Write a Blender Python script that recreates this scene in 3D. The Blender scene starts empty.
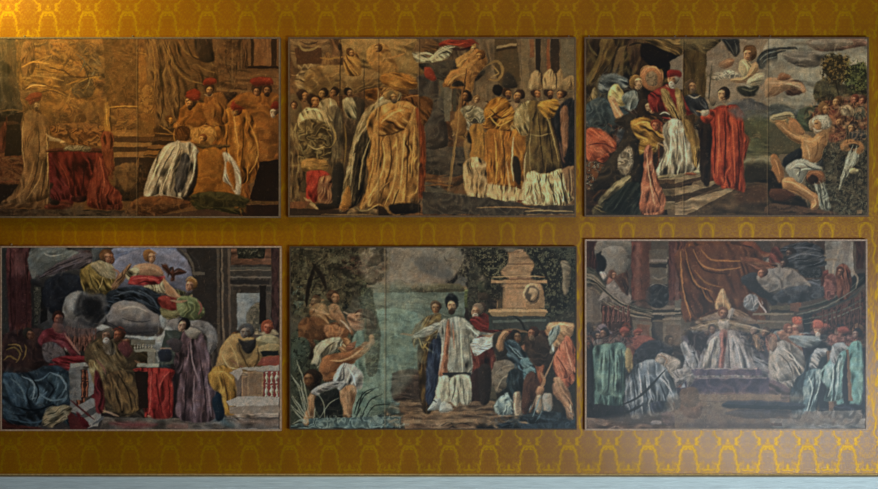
import bpy, math
import numpy as np

# ---------------------------------------------------------------- scale
PX = 80.0                       # one metre of wall is 80 photo pixels
ZC = 1.2 + (476 - 244.5) / PX   # height of the view's centre
def wx(px): return (px - 439.0) / PX
def wz(py): return ZC - (py - 244.5) / PX
col = bpy.context.scene.collection

# ---------------------------------------------------------------- noise
_r = np.random.RandomState(7)
_L = _r.rand(8, 256, 256).astype(np.float32)
def noise(x, y, k=0):
    L = _L[k % 8]
    xi = np.floor(x).astype(np.int64); yi = np.floor(y).astype(np.int64)
    fx = x - xi; fy = y - yi
    fx = fx*fx*(3-2*fx); fy = fy*fy*(3-2*fy)
    a = L[yi & 255, xi & 255]; b = L[yi & 255, (xi+1) & 255]
    c = L[(yi+1) & 255, xi & 255]; d = L[(yi+1) & 255, (xi+1) & 255]
    return (a*(1-fx)+b*fx)*(1-fy) + (c*(1-fx)+d*fx)*fy
def sn(x, y, k=0): return noise(x, y, k)*2-1
def lin(h):
    v = np.array([int(h[i:i+2], 16)/255.0 for i in (0, 2, 4)])
    return np.where(v <= .04045, v/12.92, ((v+.055)/1.055)**2.4)
def srgb(h): return np.array([int(h[i:i+2], 16)/255.0 for i in (0, 2, 4)], dtype=np.float32)

def smooth_path(p, closed, n=5):
    p = np.array(p, float)
    if len(p) < 3 and not closed: return p
    out = []
    N = len(p)
    rng = range(N) if closed else range(N-1)
    for i in rng:
        if closed: a, b, c, d = p[(i-1) % N], p[i], p[(i+1) % N], p[(i+2) % N]
        else: a, b, c, d = p[max(i-1, 0)], p[i], p[i+1], p[min(i+2, N-1)]
        for t in np.arange(n)/n:
            out.append(.5*((2*b)+(c-a)*t+(2*a-5*b+4*c-d)*t*t+(3*b-a-3*c+d)*t**3))
    if not closed: out.append(p[-1])
    return np.array(out)

class Picture:
    """A painted canvas: shapes and brush strokes laid down in order, in the canvas' own pixels."""
    def __init__(s, x0, y0, x1, y1, base, res=1.5, warp=1.0):
        s.x0, s.y0, s.x1, s.y1 = x0, y0, x1, y1
        s.nx = int((x1-x0)*res)+1; s.ny = int((y1-y0)*res)+1
        gx = np.linspace(x0, x1, s.nx); gy = np.linspace(y0, y1, s.ny)
        X, Y = np.meshgrid(gx, gy)
        s.X, s.Y = X, Y
        s.WX = X + warp*(.75*sn(X/5, Y/5, 1) + .3*sn(X/1.8, Y/1.8, 2))
        s.WY = Y + warp*(.75*sn(X/5+40, Y/5, 3) + .3*sn(X/1.8, Y/1.8+30, 4))
        s.c = np.zeros((s.ny, s.nx, 3), np.float32) + srgb(base)
        s.res = res; s.mask = None
        s.ox = s.oy = 0.; s.k = 4.89
    def fr(s, ox, oy): s.ox, s.oy = ox, oy
    def tp(s, pts): return [(s.ox+a/s.k, s.oy+b/s.k) for a, b in pts]
    def win(s, P, m):
        a = max(int((P[:, 0].min()-m-s.x0)*s.res), 0); b = min(int((P[:, 0].max()+m-s.x0)*s.res)+2, s.nx)
        c = max(int((P[:, 1].min()-m-s.y0)*s.res), 0); d = min(int((P[:, 1].max()+m-s.y0)*s.res)+2, s.ny)
        if a >= b or c >= d: return None
        return slice(c, d), slice(a, b)
    def blend(s, w, m, color):
        s.c[w] = s.c[w]*(1-m[..., None]) + color*m[..., None]
        s.mask = (w, m)
    def poly(s, color, pts, soft=.95, model=.2, rnd=True, op=1.0):
        P = np.array(s.tp(pts))
        if rnd: P = smooth_path(P, True)
        w = s.win(P, 3)
        if w is None: s.mask = None; return
        x = s.WX[w]; y = s.WY[w]
        ins = np.zeros(x.shape, bool); dm = np.full(x.shape, 1e9); gx = np.zeros(x.shape); gy = np.zeros(x.shape)
        Q = np.roll(P, -1, 0)
        for (ax, ay), (bx, by) in zip(P, Q):
            ex, ey = bx-ax, by-ay; L = ex*ex+ey*ey+1e-9
            t = np.clip(((x-ax)*ex+(y-ay)*ey)/L, 0, 1)
            dx = x-ax-t*ex; dy = y-ay-t*ey; d = dx*dx+dy*dy
            k = d < dm; dm = np.where(k, d, dm); gx = np.where(k, dx, gx); gy = np.where(k, dy, gy)
            ins ^= ((ay > y) != (by > y)) & (x < (bx-ax)*(y-ay)/(by-ay+1e-12)+ax)
        dist = np.sqrt(dm); sd = np.where(ins, -dist, dist)
        m = np.clip(.5-sd/(2*soft), 0, 1)*op
        col_ = np.zeros(x.shape+(3,), np.float32)+srgb(color)
        if model:
            n = dist+1e-6; lx, ly = -.55, -.83
            wd = min(7., max(1.6, .2*math.sqrt(max((P[:, 0].max()-P[:, 0].min())*(P[:, 1].max()-P[:, 1].min()), 1))))
            sh = (gx/n)*lx+(gy/n)*ly
            sh = -sh*np.exp(-dist/wd)*model*np.where(sh > 0, 2.1, 1.3)
            sh = np.where(ins, sh, 0)
            col_ = col_*(1+sh[..., None])
        s.lastm = np.clip(.5-sd/(2*soft), 0, 1)
        s.blend(w, m, col_)
    def folds(s, ang, freq, amp, light='', k=5):
        if s.mask is None: return
        w, m = s.mask; x = s.X[w]; y = s.Y[w]
        a = math.radians(ang); u = x*math.cos(a+math.pi/2)+y*math.sin(a+math.pi/2); v = x*math.cos(a)+y*math.sin(a)
        u = u + 2.4*sn(x/11, y/11, k+1) + .7*sn(x/4, y/4, k+3)
        n = .9*(1-2.2*np.abs(sn(u*freq*.5+17*k, v*freq*.11, k)))+.5*sn(u*freq*1.25, v*freq*.2+9, k+2)
        n = n*(.35+1.1*noise(x/5+9, y/5, k+4))
        if light:
            q = np.clip(n*amp*1.6, 0, 1)*m; s.c[w] = s.c[w]*(1-q[..., None])+srgb(light)*q[..., None]
            q = np.clip(-n*amp*1.0, 0, .75)*m; s.c[w] = s.c[w]*(1-q[..., None])
        else: s.c[w] = s.c[w]*(1+(n*amp*m)[..., None])
    def stroke(s, wd, color, pts, op=.9, taper=True):
        P = smooth_path(s.tp(pts), False); wd = wd/s.k/2
        w = s.win(P, wd+2)
        if w is None: return
        x = s.WX[w]*.75+s.X[w]*.25; y = s.WY[w]*.75+s.Y[w]*.25
        m = np.zeros(x.shape); n = len(P)-1
        for i in range(n):
            (ax, ay), (bx, by) = P[i], P[i+1]
            ex, ey = bx-ax, by-ay; L = ex*ex+ey*ey+1e-9
            t = np.clip(((x-ax)*ex+(y-ay)*ey)/L, 0, 1)
            d = np.hypot(x-ax-t*ex, y-ay-t*ey); g = (i+t)/n
            r = wd*(np.minimum(1, .35+2.2*np.minimum(g, 1-g)) if taper else 1)
            m = np.maximum(m, np.clip(.5-(d-r)/1.1, 0, 1))
        s.blend(w, (m*op).astype(np.float32), srgb(color))
    def ell(s, color, cx, cy, rx, ry, rot=0, soft=.7, model=.25, op=1.0):
        a = math.radians(rot)
        pts = [(cx+rx*math.cos(t)*math.cos(a)-ry*math.sin(t)*math.sin(a), cy+rx*math.cos(t)*math.sin(a)+ry*math.sin(t)*math.cos(a)) for t in np.arange(14)*math.pi/7]
        s.poly(color, pts, soft, model, False, op)
    def head(s, cx, cy, r, d, skin, hair, beard=''):
        # d: -1 turned left, 0 front, 1 right, 2 seen from behind
        r *= .92
        tilt = ((cx*7.3+cy*3.1) % 25)-12
        s.ell(hair, cx-d*r*.12, cy-r*.16, r*.86, r*.92, tilt, .6, .3)
        if d == 2:
            s.stroke(r*.25, skin, [(cx-r*.5, cy+r*.8), (cx+r*.4, cy+r*.9)], .6); return
        ox = d*r*.3
        s.ell(skin, cx+ox, cy+r*.16, r*.58, r*.8, tilt-8*d, .6, .3)
        dk = '3a2418'
        s.ell(dk, cx+ox-d*r*.1+r*.4*(1 if d <= 0 else -1), cy+r*.35, r*.2, r*.5, 0, .9, 0, .45)
        s.stroke(r*.26, dk, [(cx+ox-r*.42, cy+r*.02), (cx+ox-r*.1, cy-r*.02)], .5)
        s.stroke(r*.26, dk, [(cx+ox+r*.14, cy-r*.02), (cx+ox+r*.42, cy+r*.02)], .5)
        s.stroke(r*.16, dk, [(cx+ox+d*r*.26, cy+r*.1), (cx+ox+d*r*.36+r*.05, cy+r*.4)], .4)
        s.stroke(r*.2, hair, [(cx+ox-r*.5, cy-r*.35), (cx+ox-r*.1, cy-r*.62), (cx+ox+r*.45, cy-r*.4)], .7)
        if beard:
            s.ell(beard, cx+ox, cy+r*.82, r*.46, r*.46, 0, .6, .25)
        s.stroke(r*.14, '5a2018', [(cx+ox-r*.16, cy+r*.62), (cx+ox+r*.18, cy+r*.62)], .55)
        s.ell('ecc49c', cx+ox-r*.12, cy-r*.28, r*.26, r*.14, 0, .7, 0, .3)
        s.ell('ecc49c', cx+ox-r*.2, cy+r*.28, r*.14, r*.14, 0, .7, 0, .22)
    def relief(s, scale, amp, light, dark, k=3):
        # curling, swirling modelling: carved groups, clouds, crumpled cloth
        if s.mask is None: return
        w, m = s.mask; x = s.X[w]; y = s.Y[w]
        u = x/scale+1.3*sn(x/scale/1.7, y/scale/1.7, k)+.5*sn(x/scale*1.3, y/scale*1.3, k+2)
        v = y/scale+1.3*sn(x/scale/1.7+60, y/scale/1.7, k+1)+.5*sn(x/scale*1.3+20, y/scale*1.3, k+3)
        n = 1-2.6*np.abs(sn(u, v, k+4)); n2 = sn(u*1.9+5, v*1.9, k+5)
        n = .75*n+.45*n2
        q = np.clip(n*amp*1.3, 0, .9)*m; s.c[w] = s.c[w]*(1-q[..., None])+srgb(light)*q[..., None]
        q = np.clip(-n*amp*1.1, 0, .8)*m; s.c[w] = s.c[w]*(1-q[..., None])+srgb(dark)*q[..., None]
    def leaves(s, cols, amt, size, k=0):
        if s.mask is None: return
        w, m = s.mask; x = s.X[w]; y = s.Y[w]
        for i, c in enumerate(cols):
            n = noise(x/size+31*i, y/size+7*i, k+i)*.6+noise(x/size*2.3+5*i, y/size*2.3, k+i+1)*.4
            q = np.clip((n-1+amt)*7, 0, 1)*m*.8
            s.c[w] = s.c[w]*(1-q[..., None])+srgb(c)*q[..., None]
    def run(s, text):
        for ln in text.strip().split('\n'):
            t = ln.split()
            if not t or t[0][0] == '#': continue
            o = t[0]; a = t[1:]
            if o in 'eghb': a = ' '.join(a).replace(',', ' ').split()
            pt = lambda L: [tuple(float(v) for v in q.split(',')) for q in L]
            if o == 'o': s.fr(float(a[0]), float(a[1])); s.k = float(a[2]) if len(a) > 2 else 4.89
            elif o == 'p': s.poly(a[0], pt(a[1:]))
            elif o == 'P': s.poly(a[0], pt(a[1:]), .5, 0, False)
            elif o == 'q': s.poly(a[0], pt(a[2:]), 2.5, 0, True, float(a[1]))
            elif o == 's': s.stroke(float(a[0]), a[1], pt(a[2:]))
            elif o == 't': s.stroke(float(a[0]), a[1], pt(a[3:]), float(a[2]), False)
            elif o == 'e': (c, e) = a[0], [float(v) for v in a[1:]]; s.ell(c, e[0], e[1], e[2], e[3], e[4] if len(e) > 4 else 0)
            elif o == 'g': (c, e) = a[0], [float(v) for v in a[1:]]; s.ell(c, e[0], e[1], e[2], e[3], e[4], 2.5, 0, e[5])
            elif o == 'h': s.head(float(a[0]), float(a[1]), float(a[2]), int(a[3]), a[4], a[5], a[6] if len(a) > 6 else '')
            elif o == 'f': s.folds(float(a[0]), float(a[1]), float(a[2]), a[3] if len(a) > 3 else '', int(a[4]) if len(a) > 4 else 5)
            elif o == 'r': s.relief(float(a[0]), float(a[1]), a[2], a[3], int(a[4]) if len(a) > 4 else 3)
            elif o == 'm': s.poly('000000', pt(a), 1.6, 0, True, 0.0); w_, m_ = s.mask; s.mask = (w_, s.lastm)
            elif o == 'l': s.leaves(a[2:], float(a[0]), float(a[1]))
            elif o == 'b':      # balusters: colour, x from, x to, y top, y bottom, count
                c, X0, X1, Y0, Y1, n = a[0], *[float(v) for v in a[1:]]
                for i in range(int(n)):
                    x = X0+(X1-X0)*(i+.5)/n; g = (X1-X0)/n; H = Y1-Y0
                    s.poly(c, [(x-g*.22, Y0), (x+g*.22, Y0), (x+g*.12, Y0+H*.2), (x+g*.36, Y0+H*.5), (x+g*.14, Y0+H*.8), (x+g*.28, Y1), (x-g*.28, Y1), (x-g*.14, Y0+H*.8), (x-g*.36, Y0+H*.5), (x-g*.12, Y0+H*.2)], .5, .3)
    def finish(s, varnish, amp=.2, seams=()):
        X, Y = s.X, s.Y
        lum = (s.c*np.array([.3, .55, .15])).sum(-1, keepdims=True)
        s.c = s.c*.68 + lum*srgb(varnish)/srgb(varnish).mean()*.32      # old varnish draws the colours together
        a = 2.2*noise(X/26, Y/26, 6)*math.pi
        u = X*np.cos(a)+Y*np.sin(a); v = -X*np.sin(a)+Y*np.cos(a)
        n = .5*sn(u/1.4, v/5, 2)+.4*sn(X/2.6, Y/2.6, 3)+.35*sn(X/9, Y/9, 4)+.3*sn(X/1.1, Y/1.1, 5)
        s.c *= (1+amp*n)[..., None]
        for rad, am in ((1, .25), (4, .2)):                       # crisper local contrast, as a dry brush leaves it
            B = s.c.copy()
            for ax in (0, 1):
                for _ in range(2):
                    A = B.copy()
                    for sft in range(1, rad+1): A += np.roll(B, sft, ax)+np.roll(B, -sft, ax)
                    B = A/(2*rad+1)
            s.c += am*(s.c-B)
        t = sn(X/4, Y/4, 1)*.035
        s.c[..., 0] *= 1+t; s.c[..., 2] *= 1-t
        n = np.clip(noise(X/1.3, Y/1.6, 0)-.83, 0, 1)*1.6        # worn flecks
        s.c += n[..., None]*np.array([.5, .42, .34])
        for xs in seams:
            m = np.exp(-((X-xs-.25*sn(X*0, Y/20, 3))/.45)**2)*.4
            s.c = s.c*(1-m[..., None])+srgb('a08868')*m[..., None]
            m = np.exp(-((X-xs-1.2)/.6)**2)*.3; s.c *= (1-m)[..., None]
        g = np.clip(s.c, .012, .97)                                  # deep shadows, clear lights
        s.c = np.clip(g + .36*(g-.33)*g*(1.15-g), .012, .97)
    def linear(s):
        c = s.c; return np.where(c <= .04045, c/12.92, ((c+.055)/1.055)**2.4)
P1 = '''
o 0 30
p 5c4a3c -20,0 150,0 150,420 -20,420
f 90 .6 .25
p 433f3f 5,50 60,50 55,180 0,200
p 3f3a38 -10,170 70,180 100,240 110,380 -20,360
f 80 .5 .3
p 6e4c30 75,60 200,60 200,360 110,420 100,200
f 85 .8 .25
p 80562e 200,60 560,60 620,330 500,480 200,480
f 30 .3 .25
p 7a5030 500,60 709,60 709,489 520,489
f 80 .5 .2
s 14 5a3a22 75,60 150,90 250,80 330,110
s 10 9a7448 90,55 200,75 330,60 400,85
p 8d5c30 150,120 260,70 350,80 400,150 330,200 220,180
f 20 .5 .35 c08c50
p 9c6a34 110,210 190,150 330,180 420,230 330,270 220,300 120,270
f 10 .7 .4 cf9c5c
s 10 b88854 130,250 200,220 320,225 400,240
s 9 c8b090 140,275 175,268
s 12 c8a070 165,165 200,180
p 6a4a34 230,60 300,120 290,170 240,120
s 12 a8743c 245,50 260,110 330,150 310,170
p 5a4434 395,60 470,90 520,140 460,150 400,120
f 60 .6 .3
p 54453a 430,150 500,110 540,180 520,240 440,260 420,200
f 40 .7 .4 8a7458
p 7a5434 480,80 600,90 640,150 600,230 520,200
f 20 .5 .4 a87c4c
p 4c4038 360,290 410,230 470,270 450,330 380,335
f 50 .6 .3
p 4e3628 290,250 350,225 380,260 330,300
s 10 c08444 330,270 380,255 410,240
s 14 c07c34 440,230 480,240 510,275
p 5a3a26 470,250 600,260 610,300 500,300
f 10 .6 .3
p 8c5c34 350,170 400,160 430,250 360,230
f 60 .7 .35 b88850
h 350 160 22 1 a87848 5a3c24
h 590 100 24 -1 9a6c40 54382a
h 455 380 28 1 96683a 50341f
h 190 175 16 1 c09870 604028
s 8 5a3c24 120,300 180,260 300,300 360,330 470,340 540,310
s 7 a87a48 120,320 220,290 320,320 300,370
s 8 b08450 345,330 355,290 340,340 310,400
p 8a5a30 330,360 440,350 500,400 510,489 340,489
f 60 .6 .35 b0804a
e 6a4428 390,430 45,38 -20
e 7a5030 460,420 35,28 20
s 6 a07040 360,480 380,420 420,410
p 7c5430 510,320 560,310 570,350 555,489 515,489
f 85 .8 .3 a87c4c
P 5e3e24 560,380 709,380 709,394 560,394
P 8e6238 560,396 709,396 709,408 560,408
p 906438 575,410 700,410 700,489 575,489
f 20 .4 .25
s 7 a0703c 570,160 620,280 600,350
s 6 5a3c26 640,80 650,200 620,220
s 8 54382a 560,70 600,80 610,110 570,140
p 7a5a44 110,300 200,310 210,340 190,360 140,350 105,320
# reader in red hat at left
p 7c2c20 132,340 160,318 205,308 208,328 188,340 160,352
h 182 370 24 1 b08a70 3c2a24
p 33231e 178,400 205,395 210,430 190,430
p 73523a 120,410 160,392 200,410 250,440 280,489 100,489 105,440
f 80 .5 .25 967050
P 241c1e -5,404 120,404 120,489 -5,489
s 5 7a5a48 -5,408 60,404 120,402
s 8 5a2c28 40,415 45,489
p 5a3c26 250,420 330,400 350,489 260,489
# lower left
o 0 125
p 3c2a26 -5,0 110,0 110,150 -5,160
p 5a2e28 20,0 50,0 40,100 5,170 -5,120
f 100 .6 .3
p 6a3b2c -5,150 118,155 118,290 -5,285
f 20 .8 .3 7d5a40
P 211b1f -5,290 118,290 100,350 -5,390
P 28201f 45,0 110,0 110,150 30,155
s 5 7a5a48 -5,168 115,162
s 5 884438 -5,278 115,278
p 72503c 115,-10 230,-10 250,120 240,250 245,390 170,400 110,350 150,250 130,100
f 95 .55 .3 8a6a50
p 755038 150,230 245,250 240,400 120,405 10,412 -5,395 90,350
f 145 .7 .4 9a7858
s 7 ab8b6c 240,60 245,120 240,260 238,390
s 6 a08262 215,190 180,260 150,330 80,375 20,400
s 5 46302a 200,260 190,340 120,390
s 5 47312a 130,150 170,130 220,140
p 7a4c30 270,0 520,0 530,90 440,110 350,90 280,60
f 30 .6 .35 9a6840
s 16 96806c 228,50 250,70 290,78 318,90
s 12 7a5c48 280,80 320,95 330,110
p 6a6058 330,110 380,102 450,115 440,132 350,130
l .4 1.2 8a8478
P 4a2c24 225,130 500,130 520,140 520,152 250,150
p 5e1f1f 245,135 520,140 500,270 440,330 440,360 350,370 330,300 250,300
f 60 .4 .3 702a26
p 601c24 248,150 290,200 320,290 370,350 350,400 290,400 250,330
f 60 .8 .35 80303a
s 7 8a3c44 260,170 290,250 350,330 350,370
s 6 7a302c 340,200 380,190 430,160 480,150
p 3c1a1c 400,200 480,180 440,300 430,370 360,370 380,280
f 100 .5 .3
p 6e2a24 490,140 520,200 560,340 600,370 600,410 540,415 440,400 440,330 470,250
f 95 .7 .4 904a3c
s 8 9a5044 495,150 510,240 520,330 510,360
s 6 8a4038 485,180 470,260 450,330
p 6e3424 520,20 555,40 560,260 530,220 510,120
f 90 .6 .3 8c4c30
p 5e2a24 235,390 330,370 360,400 330,415 240,415
f 10 .6 .3
p 2c2020 250,290 280,300 300,380 250,385
# steps
P 8c6038 560,0 709,0 709,50 560,50
P 5a3c28 560,62 709,62 709,90 560,90
P 9a6c42 560,92 709,92 709,120 560,120
P 4c3426 560,122 709,122 709,150 560,150
P 8c6440 565,150 709,150 709,185 565,185
P 4a3428 570,187 709,187 709,300 570,300
p 6a4a34 575,195 620,190 600,230 580,225
p 7a5236 600,200 709,190 709,260 660,330 600,300
f 60 .4 .3 8c6444
p 2e221e 550,310 709,290 709,360 600,370
P 43352e -5,410 709,418 709,455 -5,455
f 5 .6 .35
q 5a4c44 .8 330,410 400,390 410,430 340,450
q 241e20 .8 -5,360 60,345 110,345 20,395
p 6e4a34 620,420 680,370 720,370 720,440 640,440
# right upper
o 140 30
p 5f4128 40,40 380,40 390,300 330,489 40,489
f 70 .5 .35 7a5838
p 8a5c30 0,130 40,125 50,300 60,489 0,489
f 90 .5 .25 a87844
p 6a4a30 40,40 130,40 200,260 190,430 130,489 60,489
f 85 .7 .45 8c6a44
s 9 86643c 120,60 170,170 230,240 330,270
s 8 80603a 190,50 240,120 330,150 370,180
s 7 3e2a1c 140,60 190,180 250,230
s 8 3c281a 230,60 270,140 350,140
p 38281e 275,40 360,40 370,150 300,155 275,90
f 85 .6 .3
s 8 7c5a38 70,300 110,420 150,489
s 7 3c281a 100,200 120,330 110,440
p 66442a 360,40 470,40 480,300 400,310 385,200
f 10 .35 .3 7c5a3c
s 6 443020 430,80 425,170 460,260
P 503622 470,40 530,40 530,300 470,290
f 90 .8 .3
s 6 7c5c3e 455,50 455,270
s 5 7a5a3a 500,50 500,260
P 7c5232 562,40 645,40 645,180 562,180
f 90 .4 .15
P 3a2618 545,40 560,40 560,180 545,180
P 3a2618 645,40 672,40 672,180 645,180
P 2f1d12 530,180 690,180 690,194 530,194
P 6c4a2e 480,196 690,196 690,290 480,285
f 5 .4 .25
P 7a5636 470,230 690,240 690,250 470,242
P 7c5a3a 380,285 540,300 540,312 380,300
p 34221a 410,320 480,310 440,370 415,355
# cardinals
p 8a4c1e 430,489 410,400 470,330 540,310 700,330 700,489
f 60 .5 .3 aa6830
p 7c4a22 320,330 400,310 430,360 410,440 330,420
f 80 .6 .3 9a6436
p 93521e 180,489 220,410 290,360 370,380 430,470 430,489
f 40 .5 .3 b87034
p 5c2e18 400,440 430,430 450,489 390,489
h 345 285 30 0 9c6a44 3a241a 5a4030
p 7e2418 312,255 330,238 370,240 376,262 345,268 315,272
s 8 a08c78 318,318 345,325 360,315
h 250 350 30 -1 9a6236 4a2e1e 3c2618
p 842818 232,310 270,292 300,305 295,330 260,335
h 575 290 32 0 8a5a38 3c261a 4c3020
h 620 290 32 0 8a5a38 3c261a 3a261c
p 822618 545,245 600,232 645,240 648,262 590,262 550,265
h 490 385 28 -1 a0703e 5a3018
p 802616 455,360 480,342 520,350 535,385 500,385 470,375
h 658 400 26 -1 b0947c 5c4030 a09080
p 7e2018 640,355 670,340 695,350 690,375 650,375
s 7 c8a888 450,400 462,408
p 93541e 450,489 460,440 520,405 600,430 640,489
f 60 .5 .3 b8743a
p 4c2e1c 525,455 560,435 610,450 620,489 520,489
s 9 caa484 200,450 240,440 290,450
p a06a38 195,440 260,430 310,445 330,489 190,489
f 20 .6 .35 c89458
e 4a2c1c 310,465 25,25 0
p b07c40 0,290 40,275 70,320 60,380 20,370 0,350
l .45 2 d0a060 6a4424
p b0783c 0,380 50,370 60,489 0,489
f 80 .5 .3 d09850
# lower right
o 140 125
p 8a5828 0,-5 70,-5 70,50 0,50
s 7 c89850 0,55 70,52
P 5a3c22 0,60 190,62 190,75 0,72
P 442c1c 60,20 190,20 190,62 60,62
s 5 9a6a38 70,40 190,50
s 5 a87840 100,0 180,55
P 3c281c 0,75 180,80 150,100 0,95
P 7c5230 0,98 140,100 110,118 0,115
P 3a261c 0,118 120,120 80,155 0,150
P 86592f 0,125 100,128 90,148 0,148
P 3a281e 0,160 80,160 40,330 0,360
p 97561f 240,110 320,60 460,0 560,-5 600,100 520,280 520,480 440,370 240,360 300,200
f 70 .4 .3 b87434
p 8c5020 460,-10 690,-10 680,180 560,190 450,90
f 95 .5 .35 b87838
s 9 b8763a 455,0 470,60 500,110 545,130
s 7 5a3218 545,10 560,80 550,130
p 7a4822 590,10 690,0 690,180 590,180
f 90 .5 .3
s 7 4c2c18 600,20 605,150
p 844818 440,110 530,115 580,190 570,260 520,290 470,230
f 60 .5 .35 a8682c
s 9 b08048 540,60 560,130 585,220 570,260 530,285
s 5 4a2c1a 500,130 530,190 545,240
p a86a34 250,80 330,20 370,40 350,90 280,110
f 20 .7 .4 c89050
h 290 60 30 1 a06030 7a4220
p 4e3620 270,95 350,95 440,92 430,112 330,120
f 10 .6 .3
s 8 c08448 390,115 440,98
p 85817e 385,190 430,135 460,160 500,230 495,310 480,350 430,290 390,240
f 60 .7 .45 b0aaa4
p 9a5a24 430,240 480,160 480,330 490,430 455,400
f 80 .6 .35 b87838
s 9 b4aeac 400,190 430,150 440,185
s 8 a8a2a0 470,240 495,260 480,320
P 2a1a14 590,185 690,180 690,375 545,375 580,260
f 90 .5 .2
p 6a3c1c 510,290 540,300 540,375 515,375
f 90 .8 .3
P 553720 510,375 690,378 690,388 500,386
P 2c1b15 500,390 690,390 690,450 480,450
p 353319 250,360 440,355 520,385 500,430 440,445 330,440 270,400
f 20 .8 .5 555030
s 10 4a4a28 320,400 400,395 480,430
s 6 1e1c12 300,430 380,410 440,425
p 5c3420 0,360 60,340 160,350 240,375 250,400 160,425 60,450 0,440
f 15 .7 .35 7e5034
P 4c352a 120,440 330,410 500,445 690,450 690,455 0,455 0,448
# kneeling figure in white
p 9a938c 160,90 220,75 260,95 300,150 290,230 250,330 200,360 150,340 60,360 25,345 50,240 100,150
f 115 .55 .5 c4bdb6
p 3e3e46 185,180 215,140 240,170 215,260 200,330 160,320 180,250
f 100 .6 .4 70727a
p 88868a 235,140 290,140 300,190 270,260 230,310 210,300 230,220
f 110 .7 .45 bab6b2
s 7 d2ccc4 160,100 110,160 70,240 40,330
s 6 d0cac2 180,110 140,200 100,300
s 5 55504e 150,140 110,230 70,320
s 5 605a58 200,120 180,180 150,250
s 5 c8c4c0 215,100 225,180 245,200
p 221c1c 300,140 315,200 270,300 250,370 200,370 240,310 280,240
h 222 48 34 2 a06a42 6a3c1e
s 8 b08058 210,78 245,82
s 9 b09c88 140,345 190,350 215,370
'''
P1 = P1 + '''
o 0 30
m 110,60 420,60 640,120 640,250 500,340 330,360 110,300
r 5.5 .42 b08048 50382a 1
m 5,50 95,60 100,330 5,330
f 88 .7 .3 6a5c4c
P 8a5a2e 500,350 520,345 520,489 500,489
P 6e4828 560,400 700,400 700,489 560,489
r 4 .5 a8743c 50341c 2
s 6 a8743c 500,345 560,340 700,342
s 5 4c3220 545,345 548,489
m 340,370 500,370 500,489 260,489 280,400
r 4.5 .4 96683a 4a3020 4
s 7 8a8274 470,200 450,240 430,290
s 6 c09048 390,262 440,240 500,232
s 5 3a281c 120,340 250,300 330,330
s 5 3c2a1e 400,150 440,240 400,290
s 6 c89c64 110,240 160,225 240,235 320,250
s 5 c09058 150,170 220,140 260,130
h 182 366 22 1 b89880 4a3028
p 862e22 134,345 150,322 200,308 208,330 190,342 160,356
s 5 5c1c18 150,345 200,335
o 0 125
m 10,170 110,170 110,280 10,280
r 3.5 .4 8a6448 4c2c24 2
s 6 8c6c54 130,20 140,80 135,160
s 5 3c2a20 180,40 195,120 200,230 160,320
s 5 8a6c50 160,120 150,200 150,260
s 5 3c281e 230,140 225,260 230,380
m 270,0 520,0 530,90 440,105 350,90 280,60
r 4 .6 a06c40 3c241a 5
p 6c2820 500,60 540,50 560,150 540,250 525,200 515,120
f 95 .7 .5 904434
s 5 7c2c30 290,180 330,260 360,290
s 5 34141a 310,190 350,240 380,300 370,360
s 5 8a3c3c 500,180 480,240 450,320
s 5 3a1618 520,220 500,300 480,380
m 560,190 709,190 709,300 570,300
r 4 .4 745438 2a1e18 6
m 560,300 709,300 709,410 600,410
r 5 .4 5a4028 1e1612 2
m -5,418 709,418 709,452 -5,452
r 5 .4 5c4c3c 2c221c 4
o 140 30
s 5 94703f 60,60 80,200 70,320
s 5 443020 85,60 110,200 100,330
s 5 8c683c 150,60 140,160 180,300
s 5 3c2a1c 190,260 200,350 190,440
s 5 8c6a40 280,170 330,200 370,210
s 5 443020 260,190 320,230 380,240
m 360,40 470,40 480,300 400,310 385,200
r 5 .35 7c5c3a 3c2a1c 3
m 180,489 220,410 290,360 370,380 430,470 430,489
r 6 .45 b87838 50280f 2
m 470,330 540,310 700,330 700,489 500,489
r 6 .45 b0702f 54300f 4
o 140 125
m 240,110 320,60 460,0 560,-5 600,100 520,280 520,480 440,370 240,360
r 8 .4 b06c2c 54300f 5
p 7c4418 485,140 540,130 580,190 570,260 525,290 500,230
f 70 .6 .5 a8682c
s 8 c88c4c 455,0 462,50 490,90 530,110
s 6 3c2412 500,120 510,200 500,270
s 6 3c2412 560,20 545,90 570,150
s 6 b0743a 505,150 500,240 470,330 480,400
s 5 6a6864 410,170 425,220 440,270
s 6 c4c0bc 440,150 465,190 450,220
s 5 d0ccc6 150,130 110,220 80,310
s 5 4a4848 130,160 95,250 60,330
s 5 56545a 175,120 150,210 130,320
s 5 d4cec6 190,110 165,220 150,320
s 5 2c2c34 205,170 190,250 180,330
s 5 c4c4c4 265,130 255,220 235,290
s 5 505058 245,180 235,240 215,310
s 8 9c928c 60,355 120,340 180,350
m 0,370 60,340 160,350 240,375 250,400 160,425 60,445
r 6 .5 80563a 32201a 3
h 150 -25 22 1 b0702c 5a3418
h 300 5 22 -1 a8642c 4c2c18
'''
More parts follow.
